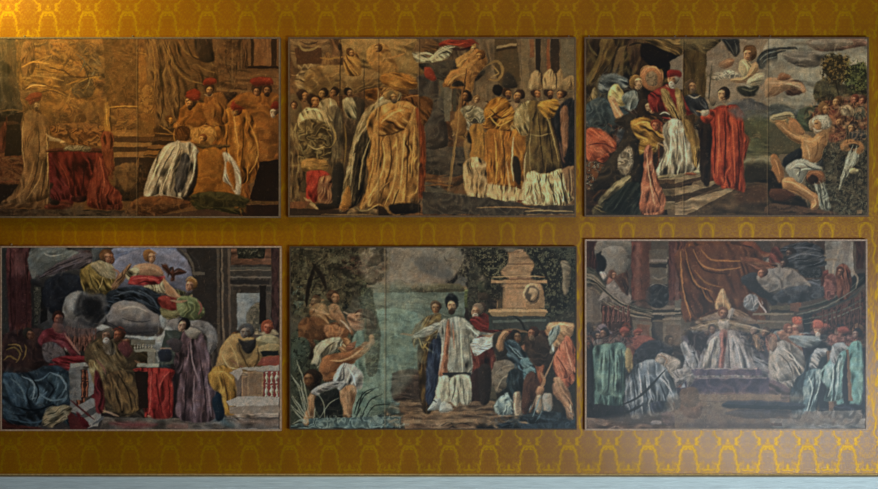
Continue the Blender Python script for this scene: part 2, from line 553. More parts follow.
P1 = P1 + '''
o 0 30 2.507
# dim left niche and pilaster
p 514641 2,22 40,22 45,120 40,200 2,205
f 89 .5 .3 6c5e54
p 3c3838 2,90 25,85 45,130 60,190 55,205 2,205
f 80 .4 .3
s 4 6c5848 2,205 40,202 60,204
P 6e5236 48,22 88,22 92,100 60,120 50,90
m 48,22 88,22 92,100 60,120 50,90
f 89 .9 .3 8a6844
# altar: column with carved figure, panel and cornice
P 6c4a2c 262,22 345,22 350,180 270,190
m 262,22 345,22 350,180 270,190
r 6 .3 8c6238 4a321e 2
s 3 9c6c38 345,60 368,62 368,70
P 8a5c30 352,65 368,65 372,160 356,160
p a87440 360,150 375,140 388,155 385,185 390,210 362,212 365,185
r 3.5 .6 cc9850 4c3018 3
P 8e6030 355,212 390,212 388,262 360,262
s 3 c08c48 270,196 320,192 360,194
P 7a5230 285,200 355,198 355,245 285,248
m 285,200 355,198 355,245 285,248
r 4 .45 a87840 4c3220 4
P a07038 262,185 275,180 280,262 266,262
s 4 c89850 268,188 272,240
P 9a6c40 280,255 390,262 390,268 280,266
P 54392a 280,270 400,272 400,280 280,280
P 8e663e 285,282 385,284 380,292 285,292
P 4a3426 285,294 375,294 370,305 285,306
P 8a6440 288,308 365,306 360,316 288,318
P 42302a 290,320 350,320 340,345 290,345
p 6e5036 290,345 340,335 345,380 320,405 300,380
r 6 .35 8c6844 34241c 2
# reader
p 7a5a42 60,218 78,206 98,212 118,240 128,270 124,330 128,400 118,425 60,435 10,435 20,425 45,400 62,350 65,300 58,260
f 92 .5 .4 a07c5c
s 3 b49474 62,230 60,290 66,340
s 3 b8966e 120,260 124,320 122,400
s 3 3c2a20 98,230 102,300 95,360 75,410
s 3 a8845c 90,330 75,385 45,420
s 3 b48f68 112,330 100,380 70,425
s 3 3c2a20 118,340 112,390 105,425
s 5 a08c78 118,262 135,272 158,282
e b88c6c 160,283 6,4 0
h 92 190 13 1 b89476 5c4030 4a342a
p 8c2e22 72,172 85,160 108,162 106,176 92,182 80,190 76,182
s 2.5 581a14 78,180 92,174 105,172
# table
p 4c2822 126,300 160,296 255,298 262,308 240,312 130,308
p 6e6458 165,296 190,290 228,294 225,304 175,304
r 3 .5 a09c90 3c3430 2
p 601d20 130,308 258,310 255,330 232,370 228,410 190,415 170,400 145,340
f 70 .4 .45 84302c
p 5a1c24 128,310 145,340 165,380 180,400 172,425 130,420 140,370
f 65 .7 .4 843440
p 6c2824 245,308 262,330 280,385 305,410 308,430 280,438 230,425 225,395 240,350
f 95 .6 .45 984438
s 3 a85040 252,318 265,370 262,410
s 3 34141a 185,330 190,380 185,410
s 3 34141a 215,330 212,380 208,410
s 3 8c3c38 150,330 172,370 178,395
p 7a3a28 258,262 275,255 288,270 285,320 292,352 275,350 262,320
f 92 .6 .4 98503a
# kneeling figure in white
p 8e8880 378,360 395,320 420,290 448,280 480,285 500,305 505,340 495,380 480,410 450,420 410,412 380,418 362,412
f 112 .55 .6 cac4bc
p 3a3a42 452,330 468,310 480,330 470,380 462,405 440,400
f 100 .6 .4 70727a
p 26201f 498,310 508,345 498,390 480,415 470,412 488,370
s 3 dcd6ce 430,290 400,335 372,400
s 3 4a4644 440,295 412,345 390,405
s 3 dcd6ce 452,295 430,345 408,405
s 3 4a4644 458,300 440,350 430,405
s 3 d0ccc8 490,310 490,350 478,385
h 460 262 19 2 a06a42 5f3a1e
# standing and seated robed group
p 9a5c22 540,240 560,205 590,195 625,205 645,235 652,290 640,345 625,380 600,395 600,440 588,440 585,390 560,300 548,290
f 88 .5 .5 c88438
s 4 d09850 588,205 592,250 600,290
s 4 54300f 610,230 612,290 605,350
s 4 c88c44 625,230 645,280 648,320 628,360
s 3 4c2c12 575,240 570,300 580,340
h 595 205 16 -1 a87440 6a2c1c
p 882a1a 580,192 590,178 610,180 616,198 600,200 586,204
p 9a958c 550,330 565,308 582,318 602,350 606,390 598,430 585,395 560,375
f 70 .7 .6 ccc8c0
p 9c5c24 572,330 588,345 592,400 580,385 570,355
h 510 268 15 1 a8642f 7a4220
p a87238 478,255 500,240 535,245 545,275 520,290 490,280
r 6 .45 d09c54 5c3818 3
p 5a4226 490,290 540,290 575,288 570,296 520,302
p 94591f 500,310 545,295 565,330 560,390 580,420 520,425 490,410 500,360
r 9 .35 b87430 64380f 2
p 8c5020 450,235 455,200 478,182 505,195 520,230 500,245 475,240
r 8 .4 b87430 54300f 4
p 8a5224 515,200 540,170 560,190 575,230 550,240 530,240
f 80 .6 .4 a87034
p 8a5222 590,180 620,158 650,160 700,165 702,230 690,325 655,330 650,260 630,210
r 10 .4 b06c2c 4c2c14 5
h 527 150 15 0 9c6c44 3a241a 5a4030
h 482 186 15 -1 9a6236 4a2e1e 3c2618
h 645 155 15 0 8e5c3a 3c261a
h 672 152 15 0 8e5c3a 3c261a 3a261c
h 690 206 13 -1 b49c84 5c4030 a89888
p 842a1c 512,132 524,122 542,124 544,136 528,138
p 842a1c 468,168 480,160 500,164 500,176 484,178
p 842a1c 632,132 648,122 680,124 686,138 665,140 645,142
p 802618 680,192 692,180 702,184 702,196 688,200
P 231712 655,332 702,325 702,425 628,425 640,380
P 5c4022 620,428 702,430 702,435 622,434
p 3c381e 480,415 540,405 590,412 625,425 615,440 560,445 510,440
r 5 .4 5c5630 1c1a0e 2
p 6a3f26 330,440 350,422 400,418 445,425 480,430 470,445 420,455 350,452
r 6 .45 94643c 34201a 3
'''
P1 = P1 + '''
o 0 30 2.507
q 604838 .36 40,22 270,22 275,150 250,240 120,240 50,200
q 5e5048 .14 -30,-20 130,-20 110,250 130,460 -30,460
p 70503a 60,40 75,30 90,40 92,100 70,120 58,90
f 89 .9 .3 86664a
s 4 5a5654 195,62 215,80 205,105
s 4 4c3428 130,95 165,105 190,120 240,118
s 4 b88850 60,95 90,82 130,88
s 3 c8a078 70,150 90,140 120,142
p 5c3418 444,246 460,243 475,250 479,266 470,280 452,279 443,264
f 60 .8 .3 8c5830
s 5 4c2812 445,262 448,248 462,243 476,250 479,264
s 5 b88860 454,281 470,283
s 4 b87c3c 484,250 488,268 482,282
s 3 b87c3c 440,250 438,268 442,280
h 512 272 12 -1 b07a44 7a4220
q 6a4424 .5 350,145 392,145 392,270 350,270
'''
P2 = '''
o 285 30
p 6b4a30 -10,30 489,30 489,489 -10,489
f 60 .4 .25
p 7a5c3e 30,40 200,40 230,120 200,200 60,190 30,100
f 10 .6 .3 a08058
P 5c3c28 50,90 180,90 190,170 60,170
s 12 9c8458 70,60 85,95 130,100 170,80
s 6 4c3428 80,60 120,75 165,60
s 5 b09a70 70,190 70,175 85,190 100,172 115,190 130,172 145,188 160,190
p 8e6a3c 290,45 470,45 489,60 489,160 350,200 290,120
f 20 .4 .25 b08c54
p 8c6e4a 60,220 140,200 240,230 300,210 300,290 200,310 70,290
f 15 .6 .45 b09a70
s 9 5a4432 80,215 160,225 230,250
s 9 a88c5c 190,270 240,240 290,225
p 7c5634 185,160 210,110 235,150 230,230 190,220
f 80 .8 .4 a07c4c
p 50382a 235,180 290,200 290,240 240,235
p 9a5c26 290,160 350,150 385,240 380,270 290,250
f 60 .6 .4 c48c48
h 322 130 28 1 a86c34 6a4420
p 8c5422 420,110 480,110 489,200 400,220 390,180
f 50 .6 .3 b4803c
p b07c40 370,130 400,105 430,130 440,180 390,190 365,170
h 455 92 34 1 b07438 5c3a1c
p 9c5c22 400,240 489,215 489,330 400,340
f 20 .5 .4 c8883c
s 8 c49454 400,270 440,240 489,240
s 9 3e2a1e 280,50 279,200 278,380 275,470
s 6 4a3222 388,170 390,260 392,340
s 5 b8945c 380,175 430,195
s 6 483024 160,200 163,320
# heads of the guards
h 88 325 34 1 94623c 3c281e
h 205 310 34 -1 a0703c 3a2418
h 245 300 32 -1 8c5830 34221a
h 312 305 30 0 8e6a4c 2c201c
h 152 352 34 -1 ac6a3c 38241a 6a4430
h 50 385 30 0 a06a44 4c3222
h 487 320 26 -1 804c28 281c18
p 54402e -5,400 30,400 40,489 -5,489
p a8926a 60,430 110,380 150,400 190,420 180,489 40,489
f 70 .8 .5 d0bc8c
p 9c8860 170,370 230,340 270,400 250,430 200,400
f 60 .8 .5 c4b080
p 4c4238 150,400 200,390 270,440 280,489 160,489
f 70 .6 .4 706450
p 807660 290,350 330,335 360,380 380,430 340,440 300,400
f 60 .8 .5 b8ac88
p 46392c 340,330 390,350 380,410 350,380
f 60 .6 .3
p 64492e 270,390 330,440 370,489 260,489
f 90 .6 .4
p a2845a 360,489 390,400 440,360 489,320 489,489
f 125 .6 .5 c8ac78
s 7 3c2c20 400,489 440,430 489,380
s 5 c8a878 455,50 458,489
# lower left
o 285 120
p 5a4632 20,0 489,0 489,330 20,330
f 85 .5 .35
p 6a5638 25,-5 160,-5 240,60 250,150 220,210 90,210 30,130
f 60 .8 .5 9c8458
s 12 a89468 50,30 80,5 130,15
s 10 c0a878 145,20 165,60 150,150
s 8 3c2e22 120,60 180,90 240,170
p 7c623c 75,140 120,100 200,100 230,190 200,210 90,215
f 110 1.0 .5 b89c60
e 9c6438 68,130 20,26 20
p a2703c 90,215 140,205 200,215 205,245 150,258 95,248
f 5 .8 .3 c08c50
p 60482e 210,200 265,200 265,270 215,275
p 8a6a3a 240,200 290,190 300,270 245,275
f 85 .6 .3
p 4a3a2c 230,10 330,0 340,120 310,300 260,330 240,200
f 88 .6 .35
s 8 7c6438 290,20 300,110 290,230
p ab2a26 115,262 215,262 205,320 170,380 140,400 105,400 110,330
f 100 .5 .4 cc4438
s 8 7a1a18 150,275 150,350 170,380
p 8a5038 165,330 235,290 238,400 170,410
f 110 .6 .45 b08058
p 6e5038 25,200 70,210 90,290 60,340 80,400 30,400
f 90 .6 .45 a0845c
s 6 3c2a20 75,260 75,330 60,400
s 12 b09068 95,380 130,410 165,440
s 8 94744c 30,330 40,390 60,410
p 33302c 240,275 290,275 280,400 230,400
f 85 .8 .3 545048
P 7c4c34 25,400 130,400 100,430 25,435
P 3c2c24 25,432 489,445 489,470 25,470
s 8 2a201c 170,440 240,425 270,430
p 2e261f 160,410 280,405 270,430 180,440
# mantle
p 6b5a42 380,20 440,0 430,80 350,160 335,250 320,350 300,430 265,435 310,250 320,150
f 105 .7 .5 a49470
p 2e2820 350,150 420,90 400,200 390,300 370,400 310,430 330,300
f 100 .7 .4 5c503c
s 9 a89c78 420,40 345,130 330,220 320,320
s 9 9c8c6c 370,160 350,250 320,400
p a0683a 265,432 310,330 312,432
p a66c32 420,80 489,0 489,300 440,380 400,400 380,420 410,280 395,180
f 95 .5 .5 cc9850
p 8f5a26 380,400 489,300 489,440 400,440
f 150 .5 .5 c89048
p 66523a 320,440 370,420 420,430 489,450 489,468 320,468
f 10 .6 .3
s 8 8c7c58 350,430 380,445 420,440
s 5 a07c50 180,462 489,466
# center upper
o 380 30
p 88643a -5,40 260,40 250,200 150,230 80,300 -5,300
f 40 .4 .3 a88048
p 5c4c3a 240,60 489,40 489,330 300,360 230,240
f 60 .5 .3
p 7a4c26 -5,160 60,180 130,230 150,310 80,330 -5,300
f 30 .6 .5 b07c38
s 10 a0703c 0,165 60,180 90,140
s 9 4a3420 60,120 120,130 145,150 80,160
p 5c4028 110,160 140,150 145,230 120,240
h 5 100 22 -1 a4703c 4c301c
s 10 a8783c 50,50 60,100 80,80
p 4a3c34 145,235 200,225 240,260 230,330 150,330
f 40 .4 .3
p 8a8a72 140,120 190,110 240,140 280,100 320,80 355,90 330,140 270,160 220,165 170,155
f 30 .8 .6 c4c4a4
s 10 c8c4a4 150,125 190,140 240,145
s 9 b8b494 300,90 330,100 350,115
p 5a4028 200,55 260,50 290,90 260,110 210,100
f 20 .6 .4 8c6438
s 8 3c2c20 220,100 260,120 300,95
p 8e2a1c 290,70 340,50 400,55 460,50 480,70 450,95 400,85 350,75 300,85
f 8 .7 .5 b84028
s 8 3c2420 340,95 400,100 450,85
p 3c3832 190,170 280,160 380,150 400,170 340,240 280,250 220,210
f 20 .5 .4 5c5648
p 96402a 215,190 240,190 270,240 265,270 230,240
f 60 .8 .4 b85434
p a07038 370,150 430,110 489,70 489,130 430,170 390,200
f 140 .6 .5 d09c54
p 9c6430 320,250 370,210 430,190 489,250 489,300 420,310 390,290 340,300 310,290
f 30 .6 .5 c88c44
s 12 c8904c 320,280 360,240 420,220
s 12 c08840 440,110 470,70 489,60
s 7 4a2e1a 400,200 440,270 489,290
h 430 190 28 -1 9a6c34 6a4420
P 5c5a4c 290,250 320,250 330,400 300,400
P 787464 330,290 350,290 350,400 332,400
P 4c483c 355,290 372,290 372,400 355,400
p 4a4844 230,320 300,330 320,420 300,489 220,489 200,380
f 20 .5 .4 6c6a62
p 5e5a52 240,290 280,280 290,330 250,340
s 5 8c6c3c 405,210 400,320 388,440
# bowed figure
h 45 325 42 -1 9c6c3c 8c6438 7a6850
s 12 b88c4c 10,300 40,275 90,290
e b8b090 12,355 16,26 10
p 96582a -5,420 50,370 120,350 180,390 210,489 -5,489
f 100 .5 .5 c47c34
p 5c3418 110,330 210,325 250,420 250,489 200,489 150,380
f 80 .5 .4 844c22
s 6 b4844c 130,345 170,330 215,328
# right of centre heads
h 425 340 28 -1 8c6034 34241a
h 470 345 24 0 9c6c40 7c5c38
h 355 470 26 1 7a5432 4a3420
p 74705c 400,430 440,400 489,440 489,489 400,489
f 50 .9 .6 b4b098
p a8783c 430,380 489,380 489,420 440,415
f 20 .7 .4 c89850
p 7c5230 370,420 410,350 430,380 400,489 360,489
f 100 .7 .4 a8783c
# center lower
o 380 120
p 5a3a24 180,0 340,0 360,200 420,300 200,330
f 20 .4 .35
p 3f3630 200,80 280,50 330,90 320,140 240,150 200,130
f 15 .5 .4 665c50
s 9 7a6450 210,100 250,65 310,75
p 46403a 200,150 420,140 420,250 340,280 200,250
f 8 .4 .4 625a50
s 8 8c5a2c 205,300 260,295 320,305 340,295
s 7 7c4c28 200,265 280,275 330,270
p 4c4840 200,320 260,310 330,350 430,370 489,380 489,470 200,470
f 8 .5 .35 6c675c
s 6 6c6658 210,330 240,370 280,390
s 6 201c18 230,370 270,380 300,370
s 6 24201c 300,390 330,400 370,395
p 7a4828 190,420 260,400 360,440 440,445 489,460 489,468 200,468
f 5 .5 .4 9c6438
s 7 b48858 330,438 380,440 440,445
p a46a30 -5,0 120,-5 180,50 200,250 200,400 140,410 100,400 60,450 -5,420
f 97 .5 .5 cc9450
p 8a3e18 150,20 190,40 205,300 200,400 150,400 170,200
f 95 .6 .4 b05a24
s 10 d0a868 125,20 100,120 105,220 90,330
s 10 3c2416 85,130 95,200 85,280 70,330
s 8 40281a 160,130 140,240 110,350
s 12 b88850 95,340 70,400 65,440
s 12 b0804a 150,180 130,300 125,390
p c8985a -5,130 60,120 75,180 60,260 10,330 -5,320
f 110 .6 .5 e0b878
s 8 402818 10,140 30,220 20,300
p b08448 -5,340 50,290 65,330 30,380 -5,400
f 150 .6 .4 d8ac68
p 1e1813 110,400 180,400 190,440 120,465 80,465
p 33241a -5,420 60,440 60,468 -5,468
s 7 9c7444 60,450 75,462 100,466
# crosier bearer
s 6 9c7c48 378,20 372,80 355,180 340,290 332,355
s 8 c09c60 350,20 365,60 355,80
p 8a6236 350,10 400,-5 430,30 430,80 380,90 355,60
f 60 .7 .5 b88c50
p 8c887a 400,-10 489,-10 489,50 440,60 410,30
f 40 1. .6 c4c4b4
s 10 8a6430 385,80 420,95
p 7c5e3a 410,110 440,90 460,120 480,240 489,370 420,350 420,240
f 95 .5 .4 a8844c
p 9a6028 420,210 489,230 489,265 415,240
f 10 .6 .4 c88438
p b08c60 425,250 489,270 489,370 415,350
f 92 .6 .4 c8a87c
p 8e5a28 450,80 489,70 489,230 450,200
f 100 .6 .4
p 211c18 425,70 450,60 450,110 430,110
# right upper
o 480 30
p 6e5c46 -5,40 470,40 470,489 -5,489
f 60 .4 .2
P 6a563e 75,40 180,40 185,90 200,200 80,200
P 8a7454 85,85 180,62 180,72 88,100
P 3f3326 80,100 170,85 170,98 85,115
P 66543e 160,110 180,60 185,200 160,200
p 7c6248 190,50 300,50 300,140 210,140
f 80 .5 .3
s 12 7c3a24 235,50 240,90
P 37302a 265,45 300,45 300,200 265,200
P 8c4c2c 325,50 342,50 345,200 328,200
P 3c2c22 300,45 325,45 328,200 303,200
P 2a2620 342,45 375,45 375,200 345,200
P 5c5648 378,45 400,45 400,190 378,190
P 6c6454 430,45 460,45 460,220 430,220
P 34322c 400,45 430,45 430,190 400,190
s 14 94805c 20,180 70,200 90,180 120,230
p 9a7c50 80,150 110,170 120,230 90,240 75,200
h 10 145 20 0 a46c38 40281a
s 7 2c2620 225,165 205,210 180,270
p 5c564a 205,140 240,120 250,150 300,150 260,160 235,190 210,160
# mitres and hats
p 90724e 240,300 245,225 270,200 300,215 300,290
f 88 .8 .4 b8986c
p 9c7a50 308,290 300,210 335,195 375,210 365,290
f 88 .8 .4 c0a074
p 8a6c48 375,290 370,205 395,200 440,240 430,285
f 95 .8 .4 b09068
p 96764c 400,240 450,190 460,300 420,320
f 110 .6 .3 b08c5c
s 6 4c3a2a 302,210 303,290
s 5 5c4830 270,205 268,290
p 33302c 112,285 115,230 135,218 165,250 180,285
f 80 .8 .3
e 23201c 85,285 28,30 0
p 2a2622 55,300 120,305 110,320 60,315
h 15 320 30 1 9c6438 3a2820
h 135 315 36 1 a46a3a 3c2618 54382a
h 190 322 34 -1 ac7038 34221a 4a3020
h 268 310 32 -1 9a5e34 402a1e
h 330 315 34 -1 8e5830 33241c 3c281e
h 400 305 32 -1 a46838 4a3020
p b07834 260,370 320,340 370,340 350,400 330,420 280,400
f 30 .6 .4 cc9448
p a05a20 20,400 60,340 110,345 160,390 170,450 90,489 20,470
f 130 .6 .6 d08c38
s 10 cc9048 60,410 110,440 155,420
s 9 4c2c14 60,380 100,400 140,385
s 8 201a16 -5,340 30,350 50,370
p 8c7c54 150,440 190,370 240,350 290,370 340,489 150,489
f 70 .7 .5 bcac80
p 3c2f1e 230,350 280,350 330,420 345,489 260,489
f 70 .6 .4 6c5838
p 1f2024 345,420 400,360 460,350 460,489 350,489
f 95 .5 .3 40424a
p 8a5a40 372,410 410,390 420,489 372,489
f 95 .6 .3
p 6c5c4c 340,370 400,350 460,340 450,360 380,385
s 9 8c6c48 -5,430 15,460
# right lower
o 480 120
p 9c5c22 15,-5 160,0 150,60 90,70 20,40
f 15 .9 .6 d8943c
s 6 d8a04c 40,20 80,40 130,20
s 6 d09040 50,50 90,58 140,45
p 8a6c40 145,-5 220,-5 230,60 200,115 160,80
f 60 .8 .5 b89c64
p 9a5a22 -5,80 90,70 160,110 210,120 200,300 150,310 80,320 -5,270
f 88 .5 .5 c88434
s 8 c8a878 75,90 85,200 80,330
s 10 b0a080 125,210 140,260 150,330
s 6 4c2c18 110,110 120,200 110,300
s 8 54321c 180,130 190,210 175,290
p 2e2418 130,200 180,240 190,310 150,300
P b08a5c -5,290 80,290 80,370 -5,365
f 90 .6 .3 c8a478
p ad8c62 60,320 160,330 200,390 100,400 55,380
f 92 .7 .5 ccb088
p 3a2c1e 220,0 340,0 370,60 400,220 340,290 230,290 210,180
f 95 .5 .4
p 63502e 235,50 340,60 370,100 390,220 330,285 230,290 220,180
f 97 .6 .35 8a7444
s 8 a0885a 345,60 375,150 395,230
s 7 8c744c 240,95 330,90
s 8 2c2016 320,110 350,200 360,260
s 10 c0ac80 225,160 215,230 215,300
p a3906c 215,300 340,295 390,330 400,400 330,425 240,420 190,385
f 80 .9 .7 e0d0a8
s 7 e0d4b4 280,310 310,360 330,415
s 7 ddd0b0 310,310 340,360 350,410
s 6 d8c8a4 245,310 260,360 265,410
s 7 3c3226 290,320 300,360 290,410
p 1c1a1c 345,0 460,-5 460,240 400,240 380,100
f 90 .5 .2
p 7a5448 385,20 420,-5 425,110 410,210 390,150
f 92 .6 .3 987060
p 7c5c44 390,250 460,230 460,400 400,410 370,300
f 85 .7 .4 a48460
s 6 b09878 440,240 445,330 440,380
P 3d3a38 -5,365 170,395 250,440 180,470 -5,470
f 10 .4 .2
p 8a5832 170,440 240,415 380,440 300,452
f 5 .6 .3 a8703c
s 9 6a2c1c 180,400 210,395
s 9 5c2818 50,385 90,395
p 5c5450 330,430 460,415 460,450 400,450
P 8a7458 220,455 460,455 460,464 230,464
f 3 .8 .5 c8b48c
'''
P2 = P2 + '''
o 480 30
q 5c4c3a .75 -30,40 60,40 90,200 40,300 -30,300
q 66523c .6 60,200 200,200 230,280 120,290 60,260
P 6a563e 75,40 178,40 183,90 205,200 80,200
m 75,40 178,40 183,90 205,200 80,200
f 85 .6 .25
P 93805e 85,84 180,60 180,70 88,96
P 3f3326 82,98 178,76 178,90 86,112
P 7e6a4c 160,110 172,108 178,200 166,200
P 4c3e2c 100,120 108,120 112,200 104,200
p 8c5a38 192,60 215,50 215,130 195,135
p 93714a 0,180 30,165 70,195 95,170 118,195 120,240 100,225 80,240 50,225 20,240
f 30 .8 .45 b8945c
h 8 148 24 -1 a46c38 40281a
s 10 a87c48 10,180 45,200 60,230
s 7 b08450 75,185 60,215 30,225
P 574c3e 232,145 262,150 262,165 300,160 262,180 250,195 240,185 205,180 230,168
s 6 1e1a16 250,120 238,150 226,180 205,215 182,270
s 4 8a7c64 225,160 212,190 190,240
# mitres again, pointed, with gold bands
p 8c7450 236,285 240,240 256,205 268,196 284,212 300,240 302,285
p 9c8058 306,285 308,240 325,205 338,195 356,208 374,240 368,285
p 80684a 372,280 378,240 382,205 400,198 420,225 436,250 430,280
s 5 c0a474 268,200 266,240 268,280
s 5 c8a878 338,200 338,240 336,280
s 5 a88c60 394,205 400,240 402,275
s 6 5c4830 240,262 270,272 300,262
s 6 5c4830 308,262 338,272 370,262
s 5 d0b488 250,225 258,212 266,202
s 5 d4b88c 320,225 328,210 336,200
s 8 2c2018 303,210 304,285
s 8 2c2018 373,215 372,285
h 268 312 30 1 a8683a 402a1e
h 332 316 32 -1 96603a 33241c 3c281e
h 402 308 30 -1 a86c3c 4a3020
h 190 320 33 -1 b07440 34221a 4a3020
p 1f1c19 55,300 62,270 85,255 108,270 112,300 90,312
s 6 e0c890 170,430 190,385 220,360
s 6 241c14 235,360 270,400 300,489
s 5 a89060 210,370 200,420 205,480
s 5 6c5c38 280,360 320,420 335,480
s 5 3c2412 50,400 90,430 140,425
s 5 e0a050 40,430 80,460 140,450
s 5 3c2412 60,450 100,470 150,465
o 480 120
s 5 e4d8b8 235,310 245,360 250,405
s 5 3c3428 255,300 265,360 272,410
s 5 e4d8b8 275,310 295,360 310,415
s 5 3c3428 300,310 320,370 330,415
s 5 e8dcbc 325,310 350,370 370,405
s 4 3c3428 345,320 365,370 385,400
s 5 d8c8a0 85,330 90,390
s 5 4c4030 100,330 108,395
s 5 d8c8a0 130,335 135,400
s 5 4c4030 150,340 160,395
s 5 d8c8a0 175,340 180,400
s 5 ccac80 20,295 25,365
s 5 54402c 40,295 48,370
s 5 ccac80 60,300 64,380
s 4 a88c54 240,170 235,230 240,285
s 4 3c301c 265,130 260,200 270,285
s 4 a88c54 300,130 310,200 325,280
s 6 b89c64 225,60 240,70 340,65
s 6 d08c3c 20,110 30,180 20,260
s 6 5c3014 45,100 55,180 45,260
s 5 d89848 100,100 110,180 120,260
s 5 5c3014 140,120 150,200 145,280
o 380 120
m 200,80 420,80 420,300 200,300
r 9 .35 6c6458 2c2620 2
m 200,310 489,320 489,460 200,460
r 8 .3 6c6456 26221e 3
o 380 30
q 6c5238 .6 -30,45 200,45 200,110 60,160 -30,160
m -10,170 60,180 130,230 150,310 80,330 -10,300
r 7 .35 b07c3c 4c301c 2
s 6 d8d4b4 170,128 200,150 240,145 280,110 320,85
s 5 2c2c28 200,125 230,140 250,160
s 5 2c2c28 290,125 320,110 340,120
s 6 c84830 310,65 370,75 430,65
s 5 3c1410 340,85 400,95 450,85
s 8 8c5c34 400,180 405,260 400,330 390,400
m 210,230 340,260 330,430 240,489 190,400
r 9 .35 6c665c 322c26 4
h 462 95 22 -1 b07c48 8c6838
s 8 b88448 440,120 400,150 375,175
s 8 c08c4c 340,230 375,200 430,185
m 400,430 440,400 489,440 489,489 400,489
r 4 .5 c0bca4 4c483c 2
p 2a2018 405,330 430,310 450,330 440,350 415,350
p 5e361c 115,335 205,330 225,380 215,400 180,360 130,360
s 5 c88c50 120,335 165,325 215,322
s 7 c08850 -5,430 30,400 70,370 110,360
s 6 4c2c18 60,400 50,440 55,489
s 6 c07838 90,380 110,430 115,489
s 6 4a2814 130,400 140,450 150,489
o 285 30
m 290,45 470,45 489,60 489,220 400,240 290,200
r 8 .3 b89460 5c4028 2
m 50,190 300,200 300,300 200,310 60,300
r 6 .45 b89c74 4c3828 3
p a06428 395,130 400,100 430,75 450,70 440,100 420,140 410,160
s 6 c8944c 410,110 430,100 445,70
s 7 c89050 375,175 390,130 420,120
s 5 4a2c18 440,130 470,150 489,150
h 152 352 30 -1 b8743e 38241a
s 8 3c2418 122,340 130,375 125,400
s 8 3c2418 175,335 180,370 178,395
s 6 c8b88c 60,450 100,410 140,405
s 6 d8c89c 150,400 165,440 160,480
s 6 2c241c 110,430 130,460 125,489
s 5 c8b484 200,370 225,365 240,390
s 5 c4c0a8 300,365 320,385 330,430
s 6 2c2018 258,360 268,420 262,489
s 6 2a2018 345,365 355,400 350,440
o 285 120
m 25,-5 160,-5 240,60 250,150 220,210 90,210 30,130
r 5 .5 a89468 2c2218 2
s 6 c8b88c 90,150 110,185 150,190
s 5 d8c898 140,130 150,160 130,200
s 5 241c16 100,130 130,160 160,200
s 5 241c16 180,100 200,140 220,200
s 5 c04038 185,270 170,310 165,350
s 5 d04c40 130,270 125,320 125,380
s 6 241a14 230,60 250,120 255,180
s 6 8c7448 330,180 320,260 300,350
s 5 c8b890 360,100 345,150 335,220
s 5 2a221a 440,60 420,130 410,190
s 6 d0a860 440,150 430,220 415,300
s 6 5c3818 460,150 455,230 440,310
s 6 d8b068 480,180 470,260 450,330
s 6 d4a860 400,400 440,370 480,330
s 5 4c3018 400,420 440,400 489,370
s 5 e0b870 410,440 450,420 489,395
'''
